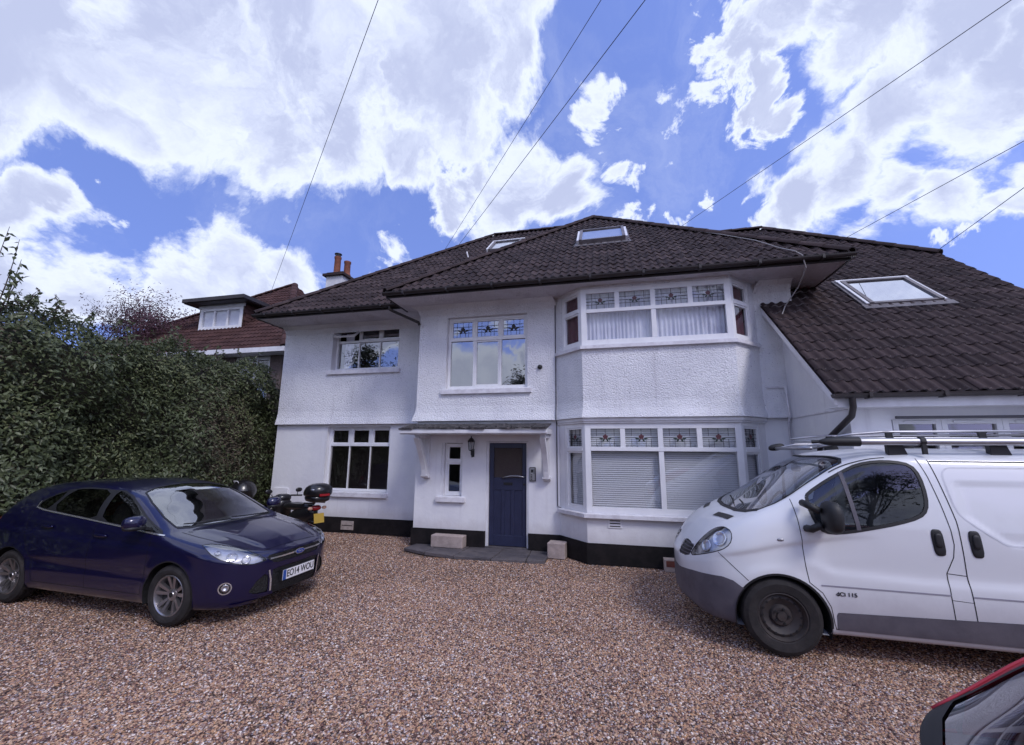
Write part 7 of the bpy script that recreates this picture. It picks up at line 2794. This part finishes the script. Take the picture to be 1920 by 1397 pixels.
for y in (.40, -.40):
    mb = superbox(3.17, y, 1.05, .045, .13, .07, 3)
    mb.build('headrest', 'interior', red, smooth=True, local=True)
MT['shelf'] = mat('grey_parcel_shelf', (0.06, 0.065, 0.075), rough=0.9)
mb = MB()
mb.box(3.25, 4.0, -.62, .62, .84, .86)
mb.build('parcel_shelf', 'shelf', red, local=True)
mb = MB()
mb.tube([(4.08, .10, .955), (3.95, -.15, 1.03), (3.85, -.40, 1.05)], .009, 6)
mb.build('wiper', 'trim', red, local=True)

# ================================================================== WIRES
def wire(label, uv_near, uv_far, d_near, d_far, r=0.0055, extra=0.0):
    """overhead wire between two points of the world; beyond the frame it runs on to its pole"""
    a = V3((0, 0, CAMH)) + sky_dir(*uv_near) * d_near
    b = V3((0, 0, CAMH)) + sky_dir(*uv_far) * d_far
    d = (a - b).normalized()
    a2 = a + d * 14
    pts = []
    L = (a2 - b).length
    for i in range(25):
        t = i / 24
        p = b + (a2 - b) * t
        p.z -= 0.10 * 4 * t * (1 - t) * L / 20 * 0.3
        pts.append(p)
    mb = MB()
    mb.tube(pts, r, 5)
    o = mb.build('overhead_wire', 'cable', None)
    return tag(o, label, 'wire', 'overhead wires crossing the sky')


wire('leftmost overhead wire, running down towards the neighbouring house', (708, 0), (505, 556), 9, 17)
wire('thin overhead wire second from the left, ending at the main ridge', (1125, 0), (833, 470), 9, 14.5)
wire('thick overhead wire above the porch, ending at the main ridge beside the thin one', (1207, 0), (858, 462), 9, 14.5, r=0.007)
wire('long overhead wire meeting the hip between the two roof peaks', (1890, 0), (1262, 435), 9, 13)
wire('overhead wire ending on the right wing ridge', (1920, 262), (1575, 452), 10, 12.6)
wire('lowest overhead wire at the right, ending at the verge corner', (1920, 350), (1752, 474), 10, 12.4)
# pale cable draped over the hip and hanging off the gutter
mb = MB()
def rp_pt(x, y):
    return rpF.at(x, y, 0.07)
pts = [rp_pt(1.9, 9.35), rp_pt(2.45, 8.75), rp_pt(2.85, 8.25), rp_pt(3.05, 7.75), V3((3.12, 7.34, 5.2)), V3((3.2, 7.30, 5.1)), V3((3.26, 7.36, 4.9)), V3((3.28, 7.75, 4.72)), V3((3.12, 7.95, 4.45)), V3((2.98, 7.75, 4.24))]
mb.tube(pts, 0.009, 6)
tag(mb.build('loose_cable', 'cable_light', None), 'pale loose cable draped over the roof and hanging from the gutter corner', 'cable')

# ================================================================== ACROSS THE ROAD, BEHIND THE VIEWER (trees mirrored in the panes, hedge added to darken the paintwork)
for i, (bx, by, hh, rr_, lab) in enumerate(((-6.7, -15.5, 8.2, 1.7, 'broad leafed tree behind the viewer, mirrored in the porch window'), (-18.4, -15.5, 10.2, 1.9, 'bushy tree behind the viewer, mirrored in the left upstairs window'),
                                            (8.8, -12.0, 14.0, 3.4, 'tree behind the viewer, mirrored in the van window'))):
    tree('reflected_tree', lab, (bx, by, 0), hh, (0, 0, hh * .62), (rr_, rr_, hh * .36), 'leaf_tree', 5200, 0.30, 60 + i, sparse=1.0, trunk_r=0.2, nb=26, group='trees behind the viewer')
tree('conifer_tree', 'tall conifer behind the viewer, mirrored in the left upstairs window', (-21.6, -15.0, 0), 12.6, (0, 0, 7.0), (2.2, 2.2, 8.0), 'leaf_tree', 5200, 0.34, 71, sparse=.7, trunk_r=0.22, nb=46, group='trees behind the viewer', conifer=True)
bh = thing('added_dark_hedge', 'unseen hedge added behind the viewer to darken reflections', 'hedge', (-4, -8, 0))  # hedge added out of view so the car's side reflects something dark
mb = MB()
mb.box(-16, 9, -9.2, -7.9, -0.05, 2.1)
mb.build('branches', 'hedge_core', bh)  # plain dark box filling the added hedge, not separate branches
k = 9000
rr = np.random.default_rng(77)
leaves('foliage', np.stack([rr.uniform(-16, 9, k), -7.9 + rr.normal(0, .08, k), rr.uniform(0, 2.2, k)], 1), np.tile(np.array([[0, 1, .3]]), (k, 1)), .16, 'leaf', bh, seed=78)
